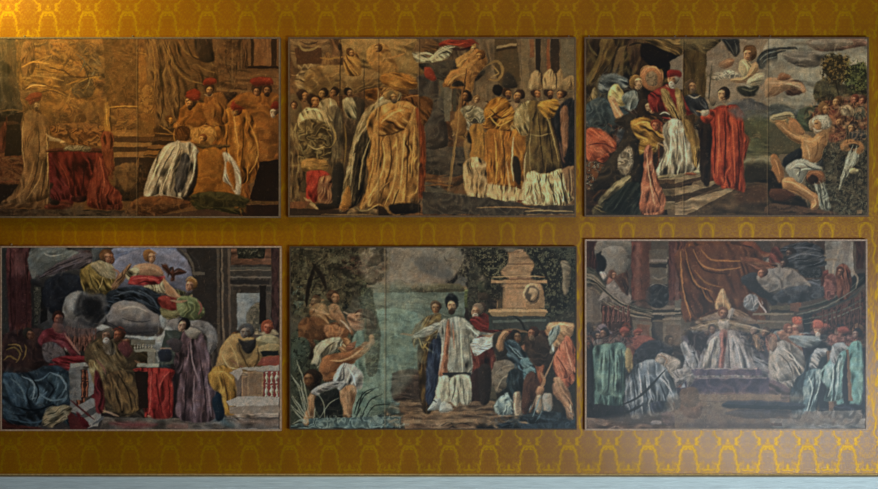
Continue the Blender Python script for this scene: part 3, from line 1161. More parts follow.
P2 = P2 + '''
o 285 30 2.507
# back wall right: church front
P 6b5a44 478,22 722,22 722,180 478,180
m 478,22 722,22 722,180 478,180
f 88 .4 .18
P 57472f 525,22 580,22 590,130 540,140 525,110
P 93805e 530,42 580,34 580,40 530,48
P 3c3022 530,50 580,42 580,47 530,56
P 7c6a4e 590,22 608,22 612,170 596,170
P 89593a 612,24 624,24 624,70 614,72
P 2f2a24 628,24 640,24 640,110 628,110
P 8c5030 655,24 662,24 664,110 656,110
P 3c3026 664,24 686,24 686,110 666,110
P 6c6450 690,24 724,24 724,120 690,120
# clouds and light in the sky, floating figures
p 9a7844 150,22 320,22 320,60 330,120 260,110 170,90 150,50
f 20 .3 .25 b89458
p 83633a 60,100 150,90 240,105 320,115 330,150 240,145 150,165 60,160
r 8 .4 b89660 4c3624 2
p a8763a 210,45 235,35 255,40 270,70 285,100 270,130 235,110 215,90 205,70
r 7 .45 d0984c 5c3818 3
h 235 48 13 -1 b07c40 6c4420
p a06c34 150,70 165,55 182,62 192,90 188,115 160,115 150,95
f 60 .6 .5 c89448
h 165 58 12 1 a87038 5a3a1c
s 5 a8783c 90,72 115,74 150,68
s 5 b88448 245,72 275,70 300,62
p 9a6024 240,118 275,108 320,120 330,145 290,150 250,140
f 15 .7 .5 d09040
s 3 382a20 140,25 139,120 138,240 136,310
s 2.5 4a3826 198,75 200,170 200,185
e 34281f 139,45 5,9 0
p 4a4440 335,120 375,115 385,150 380,190 400,220 405,290 345,290 340,200
r 9 .45 6c675c 2a2420 4
p 3c362e 385,100 440,98 500,100 480,130 430,145 400,130
r 7 .4 5c5848 201c16 2
s 6 b4b498 320,60 345,72 370,74 385,60 410,48 425,44
s 5 c8c8ac 330,66 350,60 375,66
s 6 8c3020 420,35 445,30 470,32 485,38
p 9a3424 350,100 365,95 378,120 372,130 355,122
p a87038 395,140 415,105 440,95 455,75 478,50 500,60 505,85 480,115 465,160 445,130 425,130 408,150
r 7 .4 cc9450 5c3818 3
s 6 c89450 408,140 425,120 450,110
s 6 c08c48 440,105 465,85 485,70
h 490 66 15 -1 b07838 6a4420
P 6a675a 398,145 412,145 414,230 400,230
s 7 957848 505,90 530,80 545,100 535,125 510,125
s 3 a88850 520,90 535,110 515,120
s 4 4a3420 455,100 448,160 440,230
# head of the guards with clear bodies
p 6a543a 12,175 30,165 45,200 40,250 15,250
h 24 190 12 0 a06a44 4c3222
h 48 165 15 1 9c683f 3c281e
h 98 160 14 -1 a0703c 2e2018
h 125 158 14 -1 94623a 2e2018
h 160 158 13 1 8e6a4c 241c18
p 8c7a5a 85,185 110,172 130,190 135,230 110,225 92,210
f 75 .6 .5 c8b890
p 8c8468 145,180 165,172 185,190 195,215 175,225 155,215
f 60 .6 .5 c4bc98
p 40362b 175,170 200,180 198,220 185,300 170,300 180,210
p 5c5040 105,210 140,200 145,300 125,345 108,320
f 88 .6 .45 887858
h 72 178 18 1 b8743e 38241a
p a8946c 35,220 55,198 90,200 110,215 122,245 105,260 60,255 38,250
f 60 .8 .5 d4c498
s 4 dccca0 50,205 70,200 92,205
p 5e4e34 38,240 60,225 95,230 115,250 118,300 105,325 45,325 32,290
r 4.5 .55 b09c68 241c12 2
s 3 c8b480 60,290 80,300 100,292
s 5 a8905c 30,235 25,270 38,300
s 5 a8905c 115,235 128,265 120,290
p a0743e 42,330 70,322 105,330 103,350 72,356 45,350
f 5 .8 .35 c89454
P 6a5036 12,250 35,260 38,420 18,425
m 12,250 35,260 38,420 18,425
f 88 .7 .5 9c8458
p b03028 58,355 105,355 98,385 85,405 78,432 62,420 54,405 60,380
f 98 .6 .45 cc483c
p 84503a 88,372 120,370 120,430 90,432 82,410
f 105 .7 .5 b08460
p 5c4a34 120,340 145,330 150,420 125,430
f 88 .7 .45 8c7450
s 4 a88c60 62,425 75,440 84,448
p 2e2a26 122,345 148,340 142,430 120,430
# mantled figure
p 7a6848 195,215 225,190 260,165 290,160 285,185 255,215 215,250 185,280 170,330 160,400 140,440 148,390 165,310 180,250
f 115 .6 .55 b8a680
p 2a241c 190,270 220,240 225,260 205,330 195,400 175,440 170,400 180,330
f 105 .7 .45 5c503c
s 4 c0b088 245,190 205,240 175,290 168,360
s 4 a89870 215,270 195,330 185,400
p a0682f 140,442 158,390 166,440
p a8723a 205,230 235,195 280,180 325,185 340,215 345,290 335,380 330,440 300,460 265,460 235,435 190,450 205,400 230,330 215,280
f 98 .5 .5 d8a65c
p a86a30 225,240 260,205 300,195 318,210 300,250 270,260 240,270
f 30 .5 .4 d8a45c
s 4 e0b46c 240,235 270,210 300,200
s 4 54341a 235,265 270,262 300,250
s 4 54341a 262,270 268,330 255,380 240,420
s 4 e0b46c 245,280 250,330 235,380 205,430
s 4 e0b46c 300,260 296,320 290,400
s 4 54341a 312,250 308,320 305,400
s 4 d8a860 280,270 280,340 268,400 250,440
s 4 54341a 285,400 275,430 262,455
s 4 d4a058 325,240 322,300 315,370
p 8a3c1c 328,200 345,210 352,300 350,400 335,420 338,330 335,260
f 95 .7 .4 b05428
s 5 b88850 262,380 215,420 195,445
p 1e1813 262,440 295,435 335,438 338,455 300,462 270,460
e 94703f 268,165 20,13 -10
h 270 168 15 1 a87844 6c5838 5c4c3c
p 643c1c 305,172 350,168 370,180 365,215 345,240 335,200 315,185
f 60 .6 .4 8c5428
# group at right
p 8a6236 425,215 440,200 455,230 450,262 430,262
s 3 a88450 438,170 432,250 422,330 412,402
h 455 165 13 -1 84562e 281c14
h 480 175 12 0 a47c54 7c5c38
p 7c7860 440,200 465,190 495,200 505,225 480,240 455,225
r 4 .6 c4c0a4 34302a 3
p 9a6a30 462,245 490,238 500,262 496,330 465,330 468,285
f 92 .6 .5 c48c3c
p b8966a 450,330 500,330 500,420 455,412
f 92 .7 .6 d8bc90
p a5661f 498,205 520,175 548,172 568,195 575,225 548,255 512,245
f 140 .7 .6 e09c40
s 4 e8ac50 510,215 535,240 565,228
s 4 4c2c10 515,200 540,222 565,212
e 1f1b18 532,152 13,15 0
p 9a5c20 508,250 560,255 600,250 598,330 590,400 545,405 510,395 505,300
f 90 .55 .5 d08c38
s 4 e0a048 525,260 530,330 528,390
s 4 54300f 545,265 550,330 548,395
s 4 d8cca8 572,270 568,330 572,380
s 4 cca878 555,330 560,380 562,400
p 2e2418 570,320 588,330 590,385 575,375
P c0a278 505,385 600,400 600,425 560,430 508,420
m 505,385 600,400 600,425 560,430 508,420
f 92 .8 .6 e0cca0
p 8c7c52 572,225 585,195 608,178 625,190 625,225 608,262 588,262
f 65 .7 .5 c8b888
p 5c4a2c 608,190 625,178 648,192 665,230 682,300 690,345 655,362 612,358 605,290 612,240
f 94 .55 .4 84703f
s 3 b09c68 650,200 668,260 685,330
s 3 a08c5c 615,250 612,300 615,355
s 3 2a2014 635,210 640,290 650,355
s 3 a08c5c 612,262 640,266 668,260
s 3 2a2014 655,230 665,290 672,350
p b4a078 608,358 655,362 690,350 705,400 722,425 690,440 640,438 600,425
f 83 .9 .7 ece0b8
s 2.5 f0e4c4 620,365 622,400 628,430
s 2.5 3c3022 632,365 638,400 645,432
s 2.5 f0e4c4 645,365 655,400 662,435
s 2.5 3c3022 655,365 668,400 680,435
s 2.5 f0e4c4 668,360 682,395 695,430
s 2.5 3c3022 680,355 696,390 708,425
h 556 160 15 1 a86f3c 3c2618 54382a
h 586 165 16 -1 b47642 34221a 5c4430
p 35312b 545,145 548,118 560,108 576,125 580,145
h 628 160 14 1 a8683a 402a1e
h 660 160 14 1 98623a 33241c 3c281e
h 692 162 15 -1 a86c3c 3c281c
p a8875c 610,148 614,118 628,102 642,118 642,148
f 88 .8 .4 ccae7c
p b08f62 645,146 648,116 662,100 676,116 676,146
f 88 .8 .4 d4b684
p 8c7450 682,148 682,110 690,102 698,125 712,115 722,120 720,150
f 95 .8 .4 b89864
s 3 2c2018 643,110 644,146
s 3 2c2018 679,112 679,146
p b8822f 632,190 650,178 680,176 688,195 680,215 655,222 640,205
f 30 .7 .4 d8a048
p 1e2126 672,230 690,190 724,180 724,330 700,330 690,290
f 95 .5 .3 42444c
p 8c6048 690,205 706,195 708,280 698,320 692,270
f 92 .6 .3 a8806c
P 3f3b38 345,405 530,425 600,440 724,440 724,462 345,462
m 345,405 530,425 600,440 724,440 724,462 345,462
r 8 .35 6c665c 25201c 2
s 3 a8845c 480,446 560,444 640,450
s 3 c0a880 600,455 650,453 720,456
s 3 8c5a2c 350,390 390,388 420,392
'''
P3 = '''
o 580 30
p 241c14 20,30 489,30 489,489 20,489
f 70 .4 .3
p 302418 30,40 330,40 420,250 300,300 30,350
f 110 .3 .4
p 4a3c1e 115,45 165,60 110,170 60,240 30,280 30,240 80,150
f 115 .5 .5 74602e
s 14 6c582c 150,60 130,130 70,215 35,260
p 55422a 180,100 240,90 235,190 210,240 160,210
f 105 .5 .4 6c5434
s 9 5a5030 35,60 60,110 80,130
p 15110d 220,90 260,95 250,240 210,245
p 3c2a1e 230,60 340,50 350,180 280,220 250,200
f 85 .4 .3
p 14110e 330,55 440,110 489,130 450,220 400,230 350,130
p 6b5530 310,42 489,42 489,140 430,110 360,80
f 25 .6 .5 a08450
s 12 a88c58 340,60 400,95 489,115
p 77706a 430,170 489,120 489,230 450,215
# halo medallion
e 965f3c 343,235 56,58 0
e 7c4a30 335,215 35,35 0
s 5 b07c50 290,240 300,190 350,178 395,200 400,250
e 74624c 350,245 34,34 0
e 4c4438 345,225 18,16 0
# page in blue with yellow sleeve
p 3c4248 85,240 130,215 210,240 230,260 170,270 140,310 90,340 80,290
f 20 .7 .4 6c767c
p 5d6468 150,215 200,225 230,245 220,265 170,250
f 20 .8 .5 90989a
s 8 8c9294 150,218 200,240 225,260
p 283040 85,260 140,250 130,320 90,345
p 8a7a54 45,330 60,290 75,290 80,350 50,365
f 70 .8 .5 c0ac7c
p 2e3a42 35,380 110,345 160,380 230,420 250,489 35,489
f 30 .5 .5 55646a
p 3c4c54 190,350 270,330 290,390 240,430 200,410
f 110 .6 .5 74858a
s 12 74848a 260,330 270,360 240,400
p b09a5c 135,320 160,275 190,280 200,330 240,335 250,360 180,370 140,350
f 40 .8 .4 d8c484
s 14 c0a868 190,290 220,330 260,335
h 270 265 36 1 b8906c 7a5a30
s 8 5c4024 235,250 260,235 300,245
p ab7854 140,350 175,350 190,400 235,450 240,475 210,470 160,420
f 60 .5 .2 c8946c
h 340 385 30 1 b08060 3c2c1e
e 33261c 305,380 32,42 20
p a4662e 235,440 290,430 350,445 400,489 200,489
f 40 .6 .4 cc8440
p 7c2e20 40,450 120,440 110,489 40,489
f 40 .8 .4 a84838
p 8a4a30 40,460 80,470 60,489
s 10 a86848 100,450 115,470
p a8a090 380,410 440,405 440,440 400,450
f 20 .9 .4 ccc8bc
# enthroned figure
p 6e1a1a 325,350 370,300 430,270 489,330 489,489 430,460 400,410 370,400
f 100 .6 .45 98302a
p 74603a 390,290 430,280 489,300 489,489 440,440 400,340
f 100 .6 .4 a08c54
s 8 4a3a24 440,340 460,420 489,450
h 462 255 36 -1 9c6a50 8c867c 9a948a
p 7c1e1c 425,228 450,212 489,215 489,245 460,238 430,245
s 8 b0a08c 415,275 440,300 450,305
# right portion
o 675 30
p 7a6c5c 100,40 489,40 489,489 100,489
f 15 .35 .25 9c9080
P 433018 30,40 110,90 120,489 30,489
f 88 .5 .3
p 4c4028 -5,40 215,40 130,110 60,90 -5,70
f 30 .5 .4 6c5c3c
s 7 2c2416 60,50 120,100 200,50
p 5b4526 -5,80 30,85 30,130 -5,120
f 20 .6 .4
p 7e6f66 120,130 220,60 240,200 150,260 120,240
f 20 .4 .3 988a7c
p 8c7a68 130,250 280,230 300,330 180,370 140,330
f 10 .4 .3 b0a088
# angel with wings
p 212429 225,45 300,45 310,110 290,130 250,90
f 60 .6 .4 40454c
p 8a5c40 210,170 250,145 280,150 270,185 220,190
f 10 .6 .3 b07c58
s 8 2c2a28 250,100 265,150 290,170
p 2f3a3f 405,140 440,100 489,95 489,170 420,190
f 160 .7 .6 66777c
s 9 20262c 400,150 430,105 489,95
s 7 1c2228 440,170 489,140
s 6 7c8c90 430,140 470,120
p 9a8c6c 310,160 340,150 370,180 350,220 310,210
f 60 .8 .5 c4b890
p a87c58 340,190 390,160 400,200 350,260 290,260 265,245 330,230
f 140 .5 .3 c89c74
h 358 125 40 -1 b07c58 6c4824
s 8 7c5830 325,110 350,92 385,100
p 8c8068 350,240 400,200 440,215 430,260 380,280
f 20 .7 .5 bcb498
e 94746a 458,285 42,42 0
p 7c5c50 420,310 470,330 489,320 489,300 440,300
p 2b2e28 300,290 350,270 400,280 390,320 330,325
f 20 .8 .6 4c5044
p 8c8878 180,220 230,195 290,200 310,230 240,240 200,250
l .45 1.5 b8b4a4 4a4a44
p 5c5850 170,225 200,235 210,250 180,250
s 5 24281c 175,170 165,230 160,340
s 5 3c4438 145,230 190,240
p 8a9490 320,260 380,290 300,270
p 4a4c52 250,360 350,335 440,370 489,380 489,420 300,400
f 10 .5 .4 5c6068
p 3a3f2a 340,400 489,410 489,489 340,489
f 15 .5 .3
P 857b60 445,410 489,405 489,440 448,440
# old man bald, heads
h 75 275 36 1 7c5c3e 5c4a38 4c3c30
p 1f2025 40,340 80,310 130,320 160,400 120,400 60,400
f 60 .6 .4 43464c
p 6f6c66 60,330 90,310 120,330 80,345
h 235 325 38 -1 b08868 30231c
p 7e2118 180,400 220,375 300,375 340,440 300,489 170,489
f 80 .5 .4 a83824
s 8 5c1810 215,400 230,450 225,489
p 86281c 150,400 200,395 200,430 165,450
f 40 .6 .3
e 5c5246 180,350 18,26 0
e 9c7050 110,410 24,14 10
p 1d1c1a 100,440 150,430 175,489 95,489
l .4 1.2 5c5850
p 7c1f1b -5,215 18,235 15,300 -5,300
h -2 265 26 -1 a87858 9a9488 a8a294
p 725a34 -5,330 30,310 30,489 -5,489
s 7 8c2a24 40,380 30,430
p 2b2c24 320,440 370,440 380,489 330,489
# sky right
o 770 30
p 7b7c76 -5,40 460,40 460,400 200,400 -5,400
f 8 .35 .3 9a9c94
p 5c4c44 190,50 300,45 380,60 360,100 250,110 200,90
f 5 .5 .4 7c5c50
p 7c5a50 280,60 440,40 460,50 460,80 350,95
f 5 .5 .3
p 5e5c5a 60,120 250,110 230,180 120,180
f 8 .5 .3
q 9a9a8e .7 150,200 260,190 260,240 150,240
q 9c9a8c .7 350,130 460,120 460,170 380,170
q 96958a .6 60,330 220,320 200,370 80,370
s 12 20262a -5,110 40,95 110,92 125,98
s 10 242a30 -5,150 20,120 70,105
p 93705a -5,240 40,215 130,260 120,290 60,300 -5,330
f 10 .5 .3 b09074
p 4a3028 60,260 130,250 165,290 140,320 80,320 60,290
f 20 .6 .4 70503c
s 8 8c5440 120,270 155,300
p 744634 30,215 70,215 90,235 40,245
p 424a4c -5,370 40,360 110,390 150,400 150,430 -5,430
f 10 .5 .3
p 3c4838 130,400 220,370 240,400 230,489 140,489
f 20 .5 .3
p 4a3a1c 260,150 320,130 370,160 370,210 340,260 280,240 255,190
l .5 3 6a5428 2c2412
p 384020 360,200 430,165 460,180 460,300 370,290
l .5 3 586034 1e2414
p 2c2a18 215,270 290,230 360,270 460,280 460,489 380,400 300,370 215,350
l .5 3 4a4424 181408
s 8 2a2014 345,250 340,330
# crowd
p 4a3226 200,489 230,370 330,340 460,330 460,489
l .6 2.5 8a5c40 2a1c18 6c3828
h 255 385 32 1 94603c 6a4a2c
h 330 350 28 -1 98643c 5c3c24
h 405 340 24 -1 8c4a38 5c2c20
h 445 345 24 -1 905040 442a20
p 9a8468 330,380 380,370 400,410 350,420
f 40 .8 .4 c0a888
h 240 440 26 1 8c5838 4a3424
h 340 450 28 -1 985c3c 503020
h 400 470 28 -1 94603c 33241c
p 7a3428 280,400 320,400 330,450 290,460
f 60 .8 .4
p 4c5248 400,390 450,380 460,430 410,440
p 8a5038 190,460 220,450 230,489 190,489
p 9a9070 -5,420 90,405 110,440 20,450 -5,445
f 5 .8 .3 bcb290
s 12 a86844 20,440 60,455 100,489
s 12 a86844 90,430 120,450 140,489
# lower left
o 580 120
p 2c1e18 20,0 489,0 489,470 20,470
f 30 .4 .3
p 2d4048 25,-5 150,-5 160,70 60,40 25,30
f 20 .6 .4 5c6c70
p a04a30 30,50 90,45 150,90 175,125 100,150 50,175 30,160
f 40 .6 .5 c86848
p a8442c 70,170 110,150 135,170 130,200 90,205
f 30 .8 .4 cc6444
s 9 1c1812 30,190 100,160 180,130
p 4c4c48 25,210 140,230 130,260 60,330 25,330
l .6 1.8 8c8478 221a16 6a3c20
p 704020 60,240 110,290 100,310 60,280
p 2a1e15 60,380 130,270 200,130 250,60 290,80 300,240 260,310 180,340 80,400
f 120 .5 .5 5c4028
s 10 4c2e1a 190,170 150,270 60,380
p 6e655a 180,270 220,190 250,200 255,280 230,330 180,310
f 100 .8 .6 aca08c
s 8 221a14 235,180 200,230 190,280
p 8a6424 240,70 300,55 350,90 385,130 350,170 290,180 250,130
f 30 .6 .4 b48c38
s 9 b89448 260,80 310,75 350,110
p 262c34 200,40 260,50 250,90 180,130 175,80
f 30 .6 .4
h 365 45 36 0 8c4428 8a3c24
p 8c3c22 330,30 360,10 400,20 400,60 370,80 335,60
f 30 .8 .4 b05a34
s 9 b08860 370,110 410,130 440,128
s 6 6c3018 380,130 380,200 370,230
p 8d857a 400,60 450,40 489,130 489,230 440,230 390,270 370,250 410,200
f 100 .6 .6 bcb8ac
s 8 2a241e 410,130 430,180 420,230
s 10 b4a884 370,265 400,245 430,235
p 7c7050 370,280 440,250 489,230 489,280 400,290
f 170 .7 .4 a89870
p 6a6454 90,400 160,340 230,310 240,350 160,400 110,430 90,460
f 140 .6 .5 9c9270
p 1c2422 130,430 230,340 280,340 300,440 280,465 130,465
f 130 .5 .4 3c4438
p 15191c 265,200 330,160 330,230 300,300 290,350 265,300
f 95 .5 .3
p 8c4a34 320,180 350,160 350,230 380,330 410,440 380,465 300,465 290,400 300,300
f 97 .6 .5 bc7458
s 8 c88468 330,260 350,350 390,440
s 7 4c241c 330,320 345,400 340,450
p 46402e 60,430 100,410 130,440 110,465 60,465
f 20 .7 .4
P 4a3828 370,290 489,290 489,312 370,312
P 33281e 375,312 489,312 489,340 385,340
P 5c4c38 385,340 489,340 489,372 395,372
P 34281e 398,372 489,372 489,404 405,404
P 6a5a44 400,404 489,404 489,440 410,440
P 5a4a3a 420,440 489,440 489,466 425,466
# lower mid
o 675 120
p 4a4a36 330,-5 489,-5 489,210 340,200
f 10 .5 .35
p 6c6850 340,190 489,180 489,240 340,230
f 5 .5 .4 8c8464
p 231f1a 340,240 400,230 489,260 489,330 330,340
f 5 .4 .3
p 44362b 200,330 489,320 489,470 60,470
f 3 .4 .3 64503c
q 4a2c20 .6 320,330 450,330 430,400 300,400
P 75634f -5,280 130,262 145,270 30,300 -5,310
P 3f3026 -5,312 30,302 135,278 135,292 30,320 -5,330
P 75644e -5,335 215,295 225,303 60,358 -5,370
P 433326 -5,372 60,362 220,310 220,325 60,390 -5,405
P 7c6a54 -5,408 280,328 290,336 100,432 40,470 -5,470
P 4a3a2c 100,440 290,340 290,352 150,440 100,470 60,470
p 8b8778 -5,60 40,100 60,180 60,230 20,240 -5,200
f 80 .6 .5 b8b4a4
p 6c5430 10,20 60,20 110,90 110,220 70,230 60,140
f 80 .6 .5 9c7c44
p 938a70 -5,200 40,180 60,230 130,250 110,270 40,275 -5,270
f 20 .7 .5 c0b894
s 9 9c8c70 95,60 115,120 110,180
s 8 7c3c24 40,262 70,268 95,262
p 221612 120,-5 180,-5 180,60 170,290 130,270 110,120
f 90 .5 .3
p 3c1a14 140,80 190,60 200,300 160,295
f 92 .6 .3
p 922c1a 180,-5 320,-5 325,100 330,210 335,345 300,345 220,330 200,240 175,150
f 92 .5 .5 bc4a2c
s 10 c85834 220,60 225,160 215,300
s 10 c45030 280,60 300,180 315,330
s 9 4c140e 250,50 258,180 250,320
s 8 5a1a10 200,40 200,140 190,220
p 7c2c1c 320,60 360,90 350,140 335,200 325,150
f 100 .7 .4
s 10 a07858 370,90 395,80 410,90
p 3c3a2c 310,20 350,40 370,80 340,70
e 5c5850 150,15 24,18 0
p a0765a 455,190 489,170 489,250 470,230
# lower right
o 770 120
p 4f4c3a -5,-5 130,20 150,140 60,170 -5,150
f 20 .4 .3
p 322e24 200,100 460,60 460,470 200,470
l .55 2.2 5c5c50 1c1c18 4a4438
p 7c8078 330,320 380,150 420,150 420,200 380,250 340,330
f 100 .8 .6 aab4ac
p 9c6238 340,110 380,100 430,110 450,150 420,170 400,150 345,150
f 10 .6 .4 bc8450
e 2a1c14 400,132 22,12 0
p b48a58 -5,-5 60,-5 70,10 20,20 -5,10
p 9a7048 30,20 70,10 130,60 190,80 200,110 150,115 100,95 60,60
f 40 .5 .25 bc8c60
p 9a6e48 90,20 130,20 160,60 140,75 100,40
h 215 30 38 1 8c5c3c 8a7c68 aaa090
e a89c88 255,12 20,20 0
p 5a2c22 270,10 350,40 360,90 290,110 260,50
l .5 2 8c4c3c
h 395 40 30 -1 a07850 2a2220
p 303a44 380,60 440,50 460,90 400,100
h 300 50 24 1 8c4c34 3c2418
p 9c6c42 150,120 200,90 265,50 275,90 250,150 220,210 180,200 140,180
f 110 .4 .3 bc8c5c
s 9 6a4428 205,130 215,170 200,200
p 1c1f24 60,190 140,140 150,190 100,240 60,230
f 40 .6 .3
p 7a7c78 70,240 130,190 190,200 240,220 245,250 180,240 150,300 130,310
f 110 .7 .6 aeb4b0
s 8 b4bab4 150,200 200,230 240,240
p 30343a 170,200 210,210 200,230 230,210 245,190 250,230 200,235
e 76462c 215,275 46,32 20
e 2c1c14 200,290 30,26 0
p 6c7270 200,300 240,290 270,350 285,440 240,440 225,360
f 80 .9 .6 9ca8a4
p 8a5838 -5,180 20,170 50,230 60,290 40,320 10,260
f 70 .5 .2
p 9c6c44 50,290 110,290 170,330 230,380 225,430 200,435 180,395 100,350 50,330
f 30 .4 .3 bc8858
s 9 b07c54 195,380 215,410 190,435
p 1d1814 -5,260 50,300 60,350 150,380 170,440 -5,400
f 20 .5 .3
p 4a2c22 -5,340 60,340 120,370 60,400 -5,380
p 4a362c -5,410 180,430 300,450 300,470 -5,470
f 3 .5 .3 5c4438
e b8a880 400,250 22,14 0
P 74604c 415,440 440,440 440,458 415,458
'''
